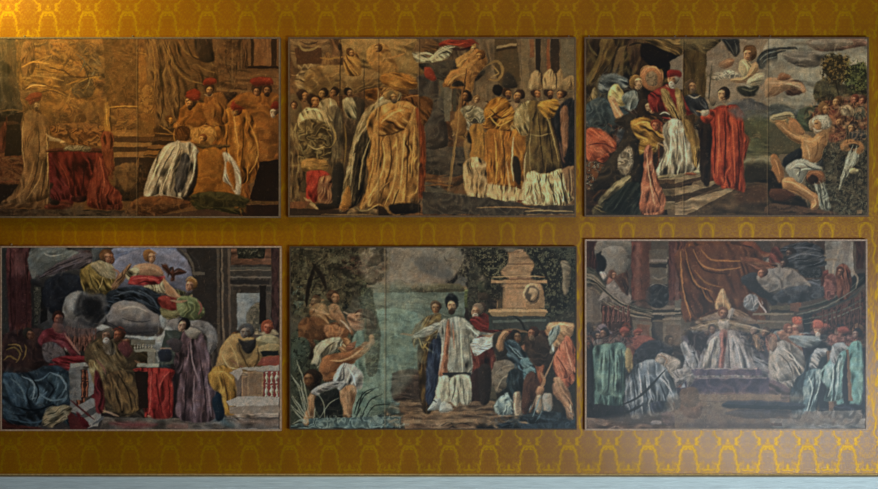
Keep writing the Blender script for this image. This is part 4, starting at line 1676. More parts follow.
P3 = P3 + '''
o 675 30
# winged child redrawn
q 847668 .8 150,80 320,80 330,330 160,330
q 80746a .7 400,180 489,180 489,340 400,340
p 1f2328 222,42 262,50 300,42 312,100 300,125 285,135 262,110 245,85
s 5 545c60 240,55 262,85 280,120
s 5 4c5458 285,55 295,90 295,120
p 8c5c40 208,172 235,150 262,140 282,152 275,175 250,188 222,192
s 6 b8845c 225,170 250,155 275,155
p 2a3238 395,150 420,110 450,98 489,92 489,160 450,172 420,195 400,185
s 6 74868c 410,150 440,120 489,108
s 5 6a7a80 420,165 450,145 489,135
s 5 141a1e 405,130 440,105 489,97
p a89a76 308,160 335,145 372,185 362,215 330,235 308,205
s 6 d8cc9c 325,160 345,180 350,210
s 6 5c5034 345,155 370,190
p b08860 265,243 300,238 340,225 362,190 385,165 402,185 390,215 350,245 305,262 270,258
s 6 d0a478 280,248 330,240 375,200
s 5 6a4830 300,262 350,250 392,215
h 358 118 36 -1 b8845c 5c3c20
s 9 5a3a1e 328,108 340,85 375,82 392,105
p aca488 345,255 395,215 440,212 489,225 489,245 440,250 400,268 365,275
s 6 d8d4b8 370,250 410,228 470,232
s 5 4c4a3c 360,262 410,250 460,245
p 98745a 418,285 430,260 460,245 489,250 489,325 460,328 430,315
s 6 c09c7c 435,270 460,258 489,262
p 20241f 298,285 330,275 360,285 395,275 405,285 385,310 350,325 315,318
s 5 5c6050 320,290 360,300 390,290
p a8a494 180,225 205,210 225,215 240,200 265,200 280,205 300,215 305,230 260,238 230,245 200,250 185,245
r 3.5 .6 c8c4b4 4a4c50 2
s 5 1c2018 175,165 170,230 163,300 162,350
s 4 2c3424 145,232 170,225 205,228
s 4 2c3424 150,215 172,240 200,250
s 4 2c3424 180,205 170,235
# standing red robed attendant
p 8c2a1c 215,385 250,372 290,378 322,410 345,445 330,460 310,450 315,489 180,489 160,470 150,410 180,400
f 88 .6 .45 b84830
s 7 c85840 225,385 215,430 210,489
s 6 5c140e 245,390 245,440 240,489
s 6 c04c34 280,385 290,430 290,489
s 6 4c100c 262,385 262,420
h 235 322 34 -1 b8906c 2a1e18
s 8 2a1e18 205,305 225,288 255,295 262,320
s 6 a87c5c 225,358 245,370
# men by the pillar
h 75 272 34 1 84603e 4c3c2c 5c4c3c
s 6 8c8478 62,325 90,345 110,330
s 6 50555c 60,350 90,380 130,395
s 5 15161a 80,345 110,370 150,395
s 7 a87c58 85,410 115,412 135,405
m 100,390 175,390 175,489 95,489
r 5 .4 5c4a3c 15100e 2
q 6c6054 .4 120,130 200,110 240,200 160,240
m 120,60 489,60 489,330 120,330
r 14 .16 a09484 5c5448 3
o 770 30
q 7f7a70 .9 -30,170 60,170 60,340 -30,340
p 9c785c -30,250 10,235 50,250 100,255 140,262 165,290 158,305 120,285 90,290 60,300 20,325 -30,328
s 7 c8a484 -20,262 40,262 100,270 150,285
s 6 6c4c38 -20,315 20,318 60,300 110,290
p 7c5038 30,245 40,218 62,212 85,225 92,240 60,250
p a87858 140,262 168,290 162,312 148,300
p 7c746c 170,60 270,45 370,50 400,70 350,85 260,95 200,90
r 7 .35 8c7468 5c5250 2
m -5,45 460,45 460,380 -5,380
r 16 .22 a8a698 5c5c58 5
q a09c8c .5 240,180 260,150 270,200
q 35301c .9 265,150 330,130 372,165 365,220 330,240 270,225
m 255,130 375,130 375,250 255,250
l .55 2 7c6434 251f10
m 370,165 460,165 460,290 370,290
l .5 2 647040 1c2012
s 7 2a2014 310,235 320,290 330,330
m 200,350 460,330 460,489 190,489
r 5 .5 a07450 2c1c16 4
p ac9474 340,395 370,370 395,385 402,415 375,425 350,415
f 50 .9 .4 d0b890
h 322 352 26 -1 a87448 5c3c24
h 255 388 30 1 9c6840 6a4a2c
h 410 342 22 -1 985844 5c2c20
h 448 346 22 -1 985844 442a20
h 232 445 22 1 8c5838 4a3424
h 335 450 26 -1 a0683f 503020
h 400 470 26 -1 a06c48 2c2018
p 90866a -5,425 40,410 88,405 100,425 60,440 20,448 -5,445
s 4 3c3428 10,430 50,424 90,420
s 10 a06c44 18,445 50,450 80,475 110,500
s 10 a87048 80,430 110,445 140,470
o 770 120
# water carrier redrawn
q 4f4c3a .9 -10,20 80,60 150,130 60,160 -10,140
p a0724a 22,18 50,15 80,45 115,72 150,82 190,88 195,112 150,118 105,100 70,75 35,42
p 9c6c48 85,0 115,5 135,35 160,62 150,78 115,60 90,25
p a8784e 150,85 200,90 225,70 262,50 275,75 272,110 250,150 235,190 205,212 180,205 152,180 148,130
s 7 cc9c70 160,100 200,105 240,80
s 7 d0a478 170,120 180,150 185,190
s 7 6c4628 225,110 225,150 210,190
s 6 6c4628 262,70 262,110 245,150
s 6 c8986c 50,30 90,65 140,90
s 5 5c3c24 60,60 100,92 150,112
h 210 28 34 1 9c6c48 8a7c68 b0a89c
e b0a090 255,12 18,20 0
p 20242a 62,200 90,165 140,142 150,175 120,215 85,235
p 8c908c 68,240 100,205 140,192 185,205 225,222 248,240 235,255 190,250 165,275 140,310 105,290
s 6 c8ccc8 90,240 130,215 180,225
s 6 c8ccc8 120,270 150,245 200,240
s 6 3c4044 110,235 140,240 130,280
s 6 3c4044 160,215 200,240 240,245
p 90603c -5,180 18,172 40,200 55,250 58,290 40,310 22,280 8,240
s 6 b88458 10,190 30,220 40,270
p 7c4a30 172,275 190,255 225,250 255,262 262,290 245,310 210,315 180,300
e 2c1c14 205,292 26,22 0
s 6 a87450 185,265 220,255 250,270
p a87650 48,300 70,280 105,285 130,310 170,330 215,362 232,385 228,425 205,437 190,425 195,400 165,380 110,352 65,335
s 7 d4a478 65,300 110,310 165,345 210,375
s 6 6c4628 75,335 130,355 180,390
s 6 d4a478 212,385 215,410 200,428
s 5 a4b0ac 210,310 225,350 235,420
s 5 a4b0ac 235,300 250,350 262,430
s 5 2c3434 222,305 238,360 248,430
s 5 b0bab4 395,160 370,210 350,280
s 5 b0bab4 415,165 395,220 365,280
m 260,10 460,10 460,140 260,140
r 4.5 .4 a47c5c 2c2220 4
p a06a40 340,125 360,102 400,98 435,110 452,140 440,160 420,150 400,135 370,145 348,150
e 241812 402,130 26,12 0
h 395 38 26 -1 a87c54 2a2220
o 580 30
# page with yellow sleeve and the others
m 35,220 280,220 250,489 35,489
r 8 .3 7c8c90 1c2428 2
p b4a062 135,325 150,290 175,275 198,295 205,325 240,335 252,358 215,372 185,372 175,350 150,352
s 6 dccc90 150,310 175,290 190,310
s 6 dccc90 195,335 230,345 245,355
s 5 5c4c24 160,345 190,340 210,365
p b88460 140,358 165,348 182,375 200,410 225,440 245,460 238,478 215,475 190,448 160,410
s 6 d8a47c 155,365 180,410 215,450
h 268 262 34 1 c09870 7a5a30
s 5 a8844c 240,235 265,225 300,240
s 6 949ea0 150,218 195,235 222,262
s 5 1c2630 135,250 180,250 215,268
e 9c6440 343,235 54,56 0
e 7a4c34 340,228 38,40 0
s 5 c08c5c 292,230 310,188 350,180 392,205 402,245
e 54483c 347,228 16,18 0
e 7a6852 348,262 34,26 0
h 340 388 28 1 b88864 3c2c1e
p 2e2219 275,400 285,360 310,350 325,360 320,400 318,430 290,440
m 200,430 400,430 400,489 200,489
r 6 .4 c08038 4c2c18 3
s 8 a8342c 345,360 380,330 410,320
s 7 4a0e10 350,400 380,380 410,400
s 7 a0302a 400,430 440,440 470,470
s 6 a08c54 400,300 420,360 450,430
s 6 a08c54 440,300 460,350 489,400
s 6 4a3a20 425,300 440,350 470,410
h 464 255 34 -1 a87458 8c867c a09a90
p 801e1c 428,228 445,212 489,210 489,238 460,236 432,246
s 7 d4ccbc 388,415 410,405 435,418
s 6 c08c6c 430,430 450,450 460,470
o 580 120
m 25,-5 160,-5 190,130 100,200 30,180
r 6 .35 b85c3c 2c1a18 3
s 7 d8745c 60,70 110,90 150,110
s 6 4c1a10 50,110 90,130 150,120
s 7 c4a050 270,70 310,85 350,110
s 6 5c4014 260,110 300,130 340,130
s 6 c8a454 280,150 320,155 360,140
h 365 45 30 0 a05430 6c2c1c
s 6 c87850 340,20 360,12 385,18
s 7 1a130e 240,90 270,160 300,230
s 6 6c5434 250,100 245,160 215,220
s 7 b8ac98 190,290 210,250 240,220
s 6 4c463c 215,300 230,260 245,240
s 7 a49868 110,420 160,370 220,325
s 6 1c1812 100,440 150,400 210,350
s 6 cc846c 325,260 330,330 350,400
s 6 54281c 345,230 360,310 390,380
s 6 d08c74 300,310 300,370 320,440
s 6 54281c 320,300 325,370 345,450
m 380,40 489,40 489,260 380,260
r 6 .4 ccc8b8 5c5448 3
s 5 8c7c68 370,290 489,288
s 5 7c6c58 385,340 489,338
s 5 8c7c68 400,403 489,402
o 675 120
P 7c6a54 -5,280 130,262 145,270 30,300 -5,310
P 3f3026 -5,312 30,302 140,275 140,290 30,320 -5,334
P 7c6a54 -5,335 215,295 225,303 60,358 -5,370
P 3c2e22 -5,372 60,362 222,308 222,325 60,390 -5,407
P 84705a -5,408 280,328 290,336 100,440 40,470 -5,470
P 4a3a2c 100,440 290,338 290,352 150,442 100,470 50,470
m -5,260 290,260 290,470 -5,470
f 2 .5 .25
p 938f82 -5,60 30,90 55,160 60,220 20,240 -5,220
s 6 c8c4b8 5,90 25,150 30,220
s 6 5c5850 15,80 45,150 50,220
p 74582f 10,15 50,15 90,60 115,110 112,190 90,225 70,215 72,150 45,80
s 6 a88850 40,30 80,90 92,180
s 5 3c2c18 25,30 60,90 72,170
p a09678 -5,225 40,205 70,235 125,248 130,262 70,272 -5,280
s 5 d0ccb0 0,240 50,225 100,250
p 8a4830 40,268 65,256 95,262 90,272
s 7 cc5c38 215,20 215,120 205,250
s 7 4c140e 235,10 238,120 232,280
s 7 c8502f 255,20 262,150 265,310
s 6 4c140e 275,10 285,150 285,320
s 7 b8442c 300,20 312,150 320,300
s 6 5a1a10 195,60 190,140 185,220
m 140,-5 200,-5 200,290 130,290
f 92 .6 .4
'''
P3 = P3 + '''
o 580 30 2.507
# drapery background left and column
m 15,22 220,22 220,130 120,120 15,200
f 110 .4 .35 64542c
p 584424 50,24 80,24 85,60 60,100 30,135 20,130 45,85
f 112 .5 .4 7c6834
p 15110d 120,40 148,35 152,70 185,100 215,95 245,120 240,75 250,60 215,50 180,35
p 6f5830 160,24 250,24 252,62 225,58 195,45
f 22 .6 .5 a88c54
P 4a3a1e 258,24 305,24 315,40 312,170 262,170
m 258,24 305,24 315,40 312,170 262,170
f 88 .5 .35 6c5830
p 5c5034 255,22 350,22 312,60 285,52 258,50
f 28 .6 .4 7c6c44
P 756e66 222,82 256,62 256,150 232,150
# attendant in blue and yellow, medallion
p 9c6440 152,110 165,95 185,93 202,110 202,145 185,155 162,145
s 3 c89064 154,115 168,97 188,96 200,112
p 78654e 162,115 178,105 192,118 188,140 168,138
r 3 .4 a88c6c 3c3428 2
h 140 130 17 1 c09870 7a5a30
p 4a5860 50,125 72,112 105,120 118,135 110,150 80,145 60,160 45,150
f 22 .7 .5 90a0a4
p b8a468 70,160 80,140 95,138 102,160 125,165 128,182 105,188 85,180
f 40 .7 .4 e0d098
p 34444e 15,190 50,170 80,185 120,210 118,240 60,235 20,240
r 8 .4 60767c 141c22 3
p 5c6c70 105,165 135,152 142,180 125,205 110,190
f 110 .7 .5 98a8aa
p b88862 72,172 86,170 95,195 112,225 122,240 112,246 92,228 78,200
s 3 dcb088 78,178 92,205 110,232
# kneeling dark-cloaked man with gold sleeve
h 166 192 15 1 b48a66 2c2018
p 2c2620 85,232 110,215 150,215 160,240 145,290 150,360 130,400 60,400 25,400 60,340 95,290 110,250
r 10 .35 5c4a30 120e0c 2
p 9a6c28 125,232 165,222 195,250 215,262 205,280 165,285 140,270
f 30 .6 .5 c89c48
s 3 d8ac54 135,238 165,232 190,252
s 6 b88860 200,262 218,270 230,272
h 187 240 16 0 a8583a 74301c
p 7c7264 95,320 115,295 128,300 130,340 115,365 95,350
r 4 .6 bcb09c 3c362c 3
p 6c6650 45,430 85,385 120,365 125,385 85,415 60,440
f 140 .6 .5 a8a07c
p 18201f 60,435 120,385 150,390 155,440 145,458 70,458
f 130 .5 .45 384440
p 985440 160,300 175,290 180,330 195,380 212,430 195,455 150,455 152,400 158,350
f 96 .5 .5 cc846a
s 3 dc9c80 165,310 172,370 185,440
s 3 4c241a 172,340 182,390 200,440
p a8472e 15,255 45,252 80,280 88,300 60,312 30,330 15,320
f 35 .6 .5 d07050
s 3 54201a 20,290 50,285 85,298
# enthroned figure with white skirts
h 232 124 18 -1 b0805e 8c867c a8a298
p 801e1c 214,112 222,102 248,104 250,120 236,118 220,122
p 781c1c 168,170 190,150 215,145 250,160 268,190 285,205 270,215 240,205 205,205 180,205
f 60 .6 .45 a4342c
p 80683c 200,155 215,150 232,185 250,215 240,225 215,200
f 60 .8 .5 b0945c
p 80683c 235,150 250,155 262,200 258,225 245,205
f 80 .8 .5 b0945c
p 98907f 205,250 225,225 250,230 270,260 275,300 285,320 300,345 260,360 215,362 190,365 200,330 215,300
f 85 .55 .6 d4cebe
s 3 e0dccc 225,240 225,290 215,340
s 3 5c5648 240,245 242,300 235,345
s 3 e0dccc 255,250 262,300 265,340
s 3 5c5648 215,300 205,330 200,355
p 7a5e30 255,225 272,230 290,265 298,310 292,345 280,330 275,290 262,260
f 80 .8 .5 ac8c50
# pillar men
h 276 142 17 1 8c6644 4c3c2c 5c4c3c
p 22252c 262,170 290,162 310,180 320,205 305,220 275,205
f 50 .6 .5 50555c
s 3 9c968a 270,165 285,172 300,165
s 4 b08c68 290,205 310,208 325,204
p 221814 305,210 325,205 330,270 322,385 300,370 300,280
f 92 .5 .3 3c2c24
# red standing attendant
p 942e1e 322,212 340,200 375,198 400,215 412,235 405,290 408,395 398,402 360,392 335,380 325,330 330,270
f 90 .5 .5 c44c30
s 4 d05c3c 345,210 345,290 340,370
s 4 4c120c 360,205 362,290 358,385
s 4 c85034 378,210 382,290 385,385
s 4 4c120c 392,230 396,310 394,390
s 4 54160f 335,230 336,300 334,360
p 94301f 300,215 330,200 332,225 310,235
f 40 .6 .4
h 357 160 17 -1 bc9068 2a1e18
p 44402e 405,215 425,235 440,262 425,268 412,250
s 3 a88060 430,265 445,262 450,268
# hills
q 5c6068 .7 370,200 430,190 470,205 465,225 400,225
q 4c5238 .6 415,225 467,225 467,300 425,300
q 84806c .6 415,322 467,318 467,330 415,332
q 2c2820 .7 415,335 467,335 467,372 412,375
# figure by water
h 602 232 17 1 a47450 8c8070 b8aea4
# crowd edges and vessel water
s 3 b8c4bc 680,290 665,330 650,370
s 3 b8c4bc 690,292 680,325 662,355
m 640,190 702,190 702,280 640,280
r 5 .4 a87c5c 2c2422 3
m 610,300 702,300 702,455 610,455
r 6 .35 6c7064 1c1e1c 2
'''
P3 = P3 + '''
o 580 30 2.507
q 8a6a4c .9 580,222 625,222 625,258 585,258
p 9c9484 578,232 585,218 605,214 622,222 626,240 612,250 590,246
r 3 .5 c4bcae 4c443a 3
p a87850 582,232 592,226 602,236 600,250 588,252
s 4 b8b0a4 580,246 590,254 602,252
s 2.5 3a2418 584,236 592,234
p 9c9488 300,205 320,200 318,214 304,216
'''
P4 = '''
o 0 242
p 3c3e42 15,25 489,25 489,489 15,489
f 40 .3 .25
P 34383a 15,30 45,30 45,489 15,489
p 5b3236 45,30 158,30 160,489 70,489 50,300
f 89 .8 .45 784448
s 8 784c4e 85,40 88,200 90,400
s 8 2c1c20 60,50 60,300 75,450
s 8 301e22 135,50 135,200 140,400
q 7c5054 .6 80,130 130,170 120,60 90,60
q 3c2024 .7 50,180 150,200 150,380 60,400
P 2c2c2e 158,180 185,180 190,420 162,420
P 3e423e 175,200 210,200 212,300 190,410 175,400
l .4 1.5 585c54 20221f
P 1d1f22 210,220 240,220 240,380 205,400
p 5c666a 160,30 330,30 300,120 200,180 160,170
f 150 .4 .3 7c868a
s 8 8c9694 200,60 240,75 300,60
p 49414a 190,160 250,110 330,55 410,40 450,50 430,110 350,130 270,150 200,170
f 160 .7 .5 6c6470
s 8 5f5a66 230,145 330,100 420,75
s 7 2c262e 210,165 300,145 380,125
p 1a1f29 240,180 320,150 390,170 400,240 350,320 280,330 220,290 225,230
f 20 .4 .4 2e3846
p 2a2d33 160,180 200,190 230,220 200,220 165,205
p 3c4148 400,230 430,240 420,260 400,250
h 425 75 36 -1 54383c 3c2c30
p 6b5c2c 400,140 430,100 489,90 489,220 440,240 410,200
f 70 .7 .5 9c8844
s 9 3c3018 420,180 440,220 470,200
s 8 8c6c50 450,130 489,150
p 83392a 320,310 340,240 400,215 430,230 390,250 350,300 330,370
f 70 .6 .4 a04c38
p 6c6e6c 330,350 350,280 400,250 489,260 489,430 400,430 340,400
f 30 .4 .4 94989a
p 14181f 410,330 440,280 489,265 489,380 430,370
f 20 .4 .3
q 9a9ea0 .6 345,290 390,260 400,330 360,340
q 4c4646 .7 340,370 400,420 489,440 489,400 400,380
p 5c3c34 330,410 489,430 489,489 330,489
f 89 1.2 .5 8a6458
h 290 375 32 1 7c3a34 2c1c1c
p 6f3034 210,489 240,430 290,420 330,489
f 60 .6 .4 8c484c
h 160 455 38 1 5c3428 2e2c28
s 7 5a5240 110,450 140,420 180,430
s 6 55281f 100,400 105,440
# angel and central figure
o 95 242
p 66749a 100,30 489,30 489,180 380,180 130,180
f 15 .3 .15
p 566690 120,60 230,40 300,60 230,110 130,120
p 45434e 400,30 489,30 489,110
P 33312f 455,30 489,30 489,200 470,120
p 46505a -5,30 50,30 30,90 -5,110
h 72 75 40 1 8a5a44 5c3828
p 8c8468 -5,110 40,90 100,160 90,210 30,190 -5,160
f 40 .6 .4 b0a88c
p 6c5c28 -5,180 60,180 90,210 60,260 -5,250
f 20 .6 .5 988040
s 12 8c5c48 80,130 110,165 90,230
s 12 232936 90,140 130,120 165,95
s 7 8c96a4 110,165 150,120 170,105
s 10 a4a89c 120,180 170,150
p 8b5a40 190,110 230,95 290,110 320,165 280,190 240,160 200,150
f 30 .5 .25 b08060
s 8 7c6c50 180,110 230,140 260,170
h 270 75 42 1 a07458 74482c
s 8 8c5c34 240,55 270,48 310,70
p 86603f 90,230 120,170 150,140 200,150 180,180 130,200 90,250
f 130 .6 .3 a87c58
p 8e8068 150,150 190,125 210,160 180,180
f 30 .8 .4 b8ac90
p 8c2028 180,180 230,155 300,165 340,170 345,190 300,200 260,215 200,210 175,205
f 20 .6 .5 b43a3c
s 9 b44444 200,170 260,180 330,180
s 7 4c1018 230,190 260,205 290,200
p 8a8468 240,210 290,205 310,190 345,200 350,230 300,250 270,230
f 50 .9 .6 c0b898
p a07458 330,215 370,240 420,280 415,300 390,280 340,240
f 40 .5 .2
p 7b2420 310,270 370,270 420,320 410,360 350,350 320,310
f 30 .7 .5 a84438
p 7a6c4c 320,330 400,340 420,360 380,375 330,360
f 15 .9 .5 a89870
p 1c2631 60,260 140,210 220,220 290,260 330,300 320,370 280,320 200,280 140,290 80,340 50,400
f 30 .6 .5 38485c
s 8 3c5064 120,230 180,240 250,290
s 8 0e141c 80,290 150,260 210,270
p 13181f -5,260 40,250 60,300 60,400 20,380 -5,350
p 646469 110,350 150,290 220,285 280,320 320,360 320,430 250,440 180,410 110,400
f 20 .35 .5 9a9aa0
q 9c9490 .6 170,300 240,300 290,340 200,340
q 34384a .7 230,390 320,380 310,450 250,450 220,430
q 3a3c48 .6 60,380 120,400 200,420 120,420 60,400
p 8c959c 20,400 100,420 200,430 300,455 350,450 400,489 20,489
f 10 .4 .4 b0b8bc
p 60646c 330,380 380,370 400,400 390,460 340,440
f 60 .5 .5 98a0a6
p 8c9aa2 320,360 350,370 350,420 330,410
# bird
p 332626 335,85 350,90 370,130 385,115 390,130 440,155 400,160 380,160 375,185 355,185 360,160 340,110
f 60 .9 .3
h 470 215 36 -1 9c6c54 6c4430
p 55583c 400,200 440,200 450,250 410,260
f 60 .8 .5
s 12 8c6c58 400,260 440,290 489,300
p 3f4a30 430,310 489,280 489,350 440,350
f 40 .9 .5 78845c
h 440 400 38 -1 9c7864 14161c
p 6c5a60 420,450 489,420 489,489 430,489
f 60 .6 .4 948088
h 75 465 30 -1 7a6458 5a5450 8c8880
h 130 460 34 -1 8c4434 6a2c24
s 10 8c3428 90,440 130,435 170,460
h 30 460 28 1 4c3830 242426
# architecture right
o 190 242
P 3b3735 -5,30 440,30 440,489 -5,489
f 89 .8 .2
P 2e2a29 30,60 60,100 70,330 30,330
p 4a4a4a -5,50 30,80 35,120 -5,180
p 56526a -5,60 15,70 20,130 -5,160
s 10 5a5656 10,30 50,70 65,120
P 55514c 30,120 85,125 85,140 30,136
P 4a4643 45,170 80,175 80,190 50,186
P 262426 60,200 130,210 130,400 70,400
P 544c46 130,30 150,30 155,489 135,489
P 6a5e54 155,30 162,30 170,489 160,489
P 3e3836 165,30 180,30 186,489 172,489
P 5c5048 186,30 200,30 205,489 190,489
P 5e3f30 205,30 400,30 400,110 205,110
f 5 .5 .3
P 2f2f26 235,30 370,30 365,80 240,80
l .5 2.5 5c5c4c 1c1c18
P 51504a 200,122 400,122 400,132 200,132
P 6a6258 200,134 400,134 400,140 200,140
P 3d3a38 200,142 400,142 400,165 200,165
P 66605a 200,167 400,167 400,175 200,175
P 2b292b 200,185 390,185 390,205 200,205
P 59524c 200,207 400,207 400,215 200,215
P 373230 215,215 360,215 360,235 215,235
P 6d7a84 235,250 345,250 345,430 235,430
f 10 .35 .3 8c9aa0
p 5e5a50 280,350 310,310 345,300 345,420 290,420
l .5 2.5 7c7460 4a4a40
q 8c98a0 .7 240,260 290,300 280,350 240,380
P 3f3a36 205,240 230,240 230,430 205,430
P 1f1c1c 345,210 375,210 375,400 345,400
P 4c4642 375,240 400,240 400,400 378,400
P 5c5248 378,248 402,248 402,256 378,256
P 3c2829 402,30 438,30 438,440 402,440
f 89 .8 .3
# child figures left
h 12 210 30 1 8c6048 6a5430
p 64704c -5,270 30,260 75,310 70,345 20,350 -5,340
f 40 .8 .6 94a074
s 9 945848 10,260 25,280
s 12 9c7458 10,310 40,350
p 303040 30,350 60,340 70,390 30,380
p 716c70 -5,380 60,380 120,410 135,450 130,489 -5,489
f 50 .4 .4 a09ca0
q 9c989c .6 70,400 120,430 130,470 80,440
s 10 b0b0b4 -5,450 30,440 60,480
# seated men right
h 280 440 38 -1 5a5858 3a3e40
e 46494c 278,425 36,28 0
h 380 420 36 -1 8c5038 784028
e 8c4230 378,415 26,26 0
p 7c7058 310,489 330,430 350,440 420,430 438,489
f 50 .7 .5 b0a484
p 7c5028 170,489 200,450 240,440 260,489
f 60 .6 .4 a8783c
p 1d2024 215,489 240,450 280,470 300,489
# lower left
o 0 335
p 322628 15,0 200,0 350,90 300,160 15,180
f 30 .5 .4
p 3a2c22 20,40 90,40 150,80 150,160 60,180 25,130
l .5 1.8 806028 1e1614 5c3424
s 7 a07c34 60,60 110,60 130,90 100,120
s 7 94702c 40,100 60,130 90,140
s 9 5e1f28 70,50 130,40 200,20 290,30 320,60
p 484246 195,60 240,20 300,50 290,100 220,110
f 40 .5 .4 706a70
p 5c2028 200,-5 290,0 320,60 290,70 240,20
f 20 .6 .4
p 7c2826 70,150 170,150 160,180 80,180
f 10 .7 .4 98442c
s 12 8c5c54 290,0 330,50 360,95
p 2a2a30 300,0 370,0 370,80 330,60
h 345 65 26 1 7c5448 8c8078
p 711a22 245,150 280,110 360,95 470,110 489,130 440,140 380,140 330,165 270,160
f 10 .6 .5 9c3038
p 3c3f44 375,0 440,0 440,70 380,70
p 5a3c36 378,-5 470,-5 460,90 385,60
f 89 1.2 .5 7c5a50
p 4c4a40 440,60 489,20 489,110 450,100
# blue drapery
p 1d2c38 20,190 130,160 240,150 330,150 370,220 350,330 240,390 200,440 100,450 20,430 25,380
f 40 .5 .5 3a5468
p 2e4a60 25,190 80,180 120,220 140,290 130,375 80,340 40,270
f 60 .6 .5 527388
p 2e4859 140,260 200,250 250,290 230,330 180,335 150,300
f 120 .5 .5 5c7c90
p 34505f 240,200 300,180 350,230 350,300 290,340 250,320 280,260
f 110 .5 .5 648496
s 9 6c8ea0 300,200 330,240 310,290 280,320
s 8 6a8c9c 60,210 110,250 135,320
s 8 5a7c90 150,220 210,215 250,180
s 8 6484988 160,310 200,300 240,270
s 9 0c141c 110,170 150,230 140,290 160,350
s 9 0e1620 240,220 270,260 240,310
s 9 101a24 60,380 130,390 200,370 260,320
s 8 3c5a6e 40,400 120,420 200,420 250,380
p 1f3038 300,380 370,380 400,430 380,450 330,430
f 40 .8 .4 3c5058
p 47201c 15,400 60,430 200,450 200,462 15,462
f 5 .7 .3
p 6a6450 215,420 240,350 300,350 345,360 320,380 340,400 260,450 230,440
f 150 .9 .6 a09474
s 7 2a221c 240,390 290,380 340,375
s 7 2c241e 225,430 270,410 330,400
# balustrade
P 8c8c86 375,140 480,135 480,160 380,172
P 5c5c5a 385,172 480,162 470,185 385,195
P 6f7374 345,140 385,140 385,370 350,370
P 3c2422 380,200 435,190 435,350 380,360
b 90543c 378,440 205,265 2
b 90543c 378,440 280,345 2
P 7c8084 435,190 460,185 460,330 437,340
P 6c2026 460,150 489,140 489,330 465,330
P 878b8c 360,370 460,325 489,330 489,345 420,400
P 5a5c60 400,400 489,345 489,400 440,430
P 8c9090 420,410 489,380 489,440 440,450
P 5b2324 330,360 350,370 440,440 430,460 350,460
p 5c1820 380,375 420,400 450,440 410,440
# lower centre
o 95 335
p 3c3630 -5,0 400,0 400,400 -5,400
f 60 .4 .3
P 5c6868 300,-5 390,-5 390,180 250,160
f 20 .4 .4 849090
P 6c6c62 190,30 305,30 305,75 190,70
P 3f423e 205,35 215,35 215,65 205,65
b 8e8c80 205,300 30,72 6
P 8a8a7c 185,70 305,72 305,84 185,80
P 6c6c64 270,85 300,85 300,140 270,140
p 4a4844 60,0 100,0 200,80 150,120 80,80
f 60 .6 .4 6c6250
h 65 -5 30 -1 6a5448 5c5854 8c8c88
p 524534 15,20 50,10 110,60 130,130 80,180 30,140
f 70 .6 .5 80704c
p 655c4e 50,30 80,20 100,70 90,120 60,100
f 70 .9 .6 a09c90
h 150 30 32 1 7c4c38 4a2e24 4a3428
p 66343a 120,60 160,50 190,100 160,120 130,90
f 40 .6 .4 8c4c4c
p 383020 165,60 220,50 290,110 270,150 180,150
f 30 .5 .4 5c4c30
s 10 6c4430 190,130 230,140 250,130
p 3f2e24 80,120 180,150 240,200 250,330 160,370 90,300
f 80 .5 .4 5c4830
p 5f4a2c 80,230 130,200 160,260 170,340 200,380 120,390 70,310
f 80 .6 .6 8a6c40
s 8 947448 110,240 140,300 150,360
p 70603c 10,110 60,150 80,230 60,300 70,360 30,350
f 75 .8 .7 b0a070
s 12 8c5850 60,150 90,180 95,200
s 8 a07860 60,370 90,385 110,400
p 66222a -5,170 25,200 45,340 40,390 -5,350
f 85 .6 .4 903038
p 1c2026 55,300 100,370 140,395 80,390
P 8c9088 215,150 320,152 320,165 210,160
P 403a34 190,165 330,168 320,178 190,175
p 76787a 310,60 380,70 390,110 370,150 320,140
l .5 2.5 4a5454 94a0a0
p 26323c 320,130 375,125 375,165 325,170
p 9a1f20 190,175 380,175 385,240 390,330 380,400 270,400 250,370 265,200
f 92 .5 .5 c03c34
s 9 c84840 280,190 275,300 265,380
s 8 c04038 340,190 310,220 290,250
s 9 56100f 300,200 330,280 340,380
s 8 b83830 370,200 350,300 360,390
s 9 4c1214 190,180 240,182 300,178
p 4f1d1a 230,200 265,190 260,360 240,350
p a88068 270,390 350,385 380,395 360,405 280,405
# standing figure in mauve
p 423a42 310,-5 400,-5 420,30 370,60 330,40
f 20 .6 .4 6c6268
s 9 b08c78 330,50 370,65 390,65
P 2a2228 380,60 430,0 489,0 489,400 390,400
f 90 .5 .3
p 5a434e 400,90 430,50 440,100 420,180 400,150
f 95 .6 .5 806878
p 5c4450 430,190 489,130 489,410 435,410
f 93 .5 .5 887080
p 221a20 375,90 400,100 425,230 425,400 385,400
f 92 .5 .3
h 440 -30 34 -1 8c6450 1c181c
P 625c56 50,400 489,405 489,462 30,462
f 3 .5 .4 807a72
q 8c3034 .7 80,430 200,425 310,435 200,450
q 94544c .5 370,435 480,430 480,450 380,450
P 5c646c -5,360 50,370 50,410 -5,440
P 8c9498 -5,390 50,365 50,375 -5,430
# right lower
o 190 335
P 4c4442 60,-5 440,-5 440,170 60,170
p 4a4440 90,-5 140,-5 140,130 90,160
f 88 .8 .4 706860
p 57414c -5,0 60,30 80,200 110,410 -5,410
f 85 .5 .5 84707c
s 8 908088 10,20 50,40 60,160
s 9 241a20 40,100 50,240 60,400
s 8 8c7884 10,120 20,260 10,390
s 8 1e161c 70,200 90,300 105,400
p 99733c 140,110 180,20 220,-5 260,20 240,80 230,150 190,130
f 70 .6 .5 c49c5c
p 905030 160,110 210,95 240,120 200,150
f 20 .6 .3
p 252a30 220,-5 300,-5 310,40 290,90 240,60
f 80 .5 .4
p 9c7c48 270,90 300,30 330,30 350,100 340,150 290,160 260,130
f 100 .6 .5 c8a86c
p 8c8460 330,30 400,5 438,20 438,70 380,80 340,60
f 20 .7 .5 b0a884
p 1d2022 345,60 438,60 438,100 400,90 360,90
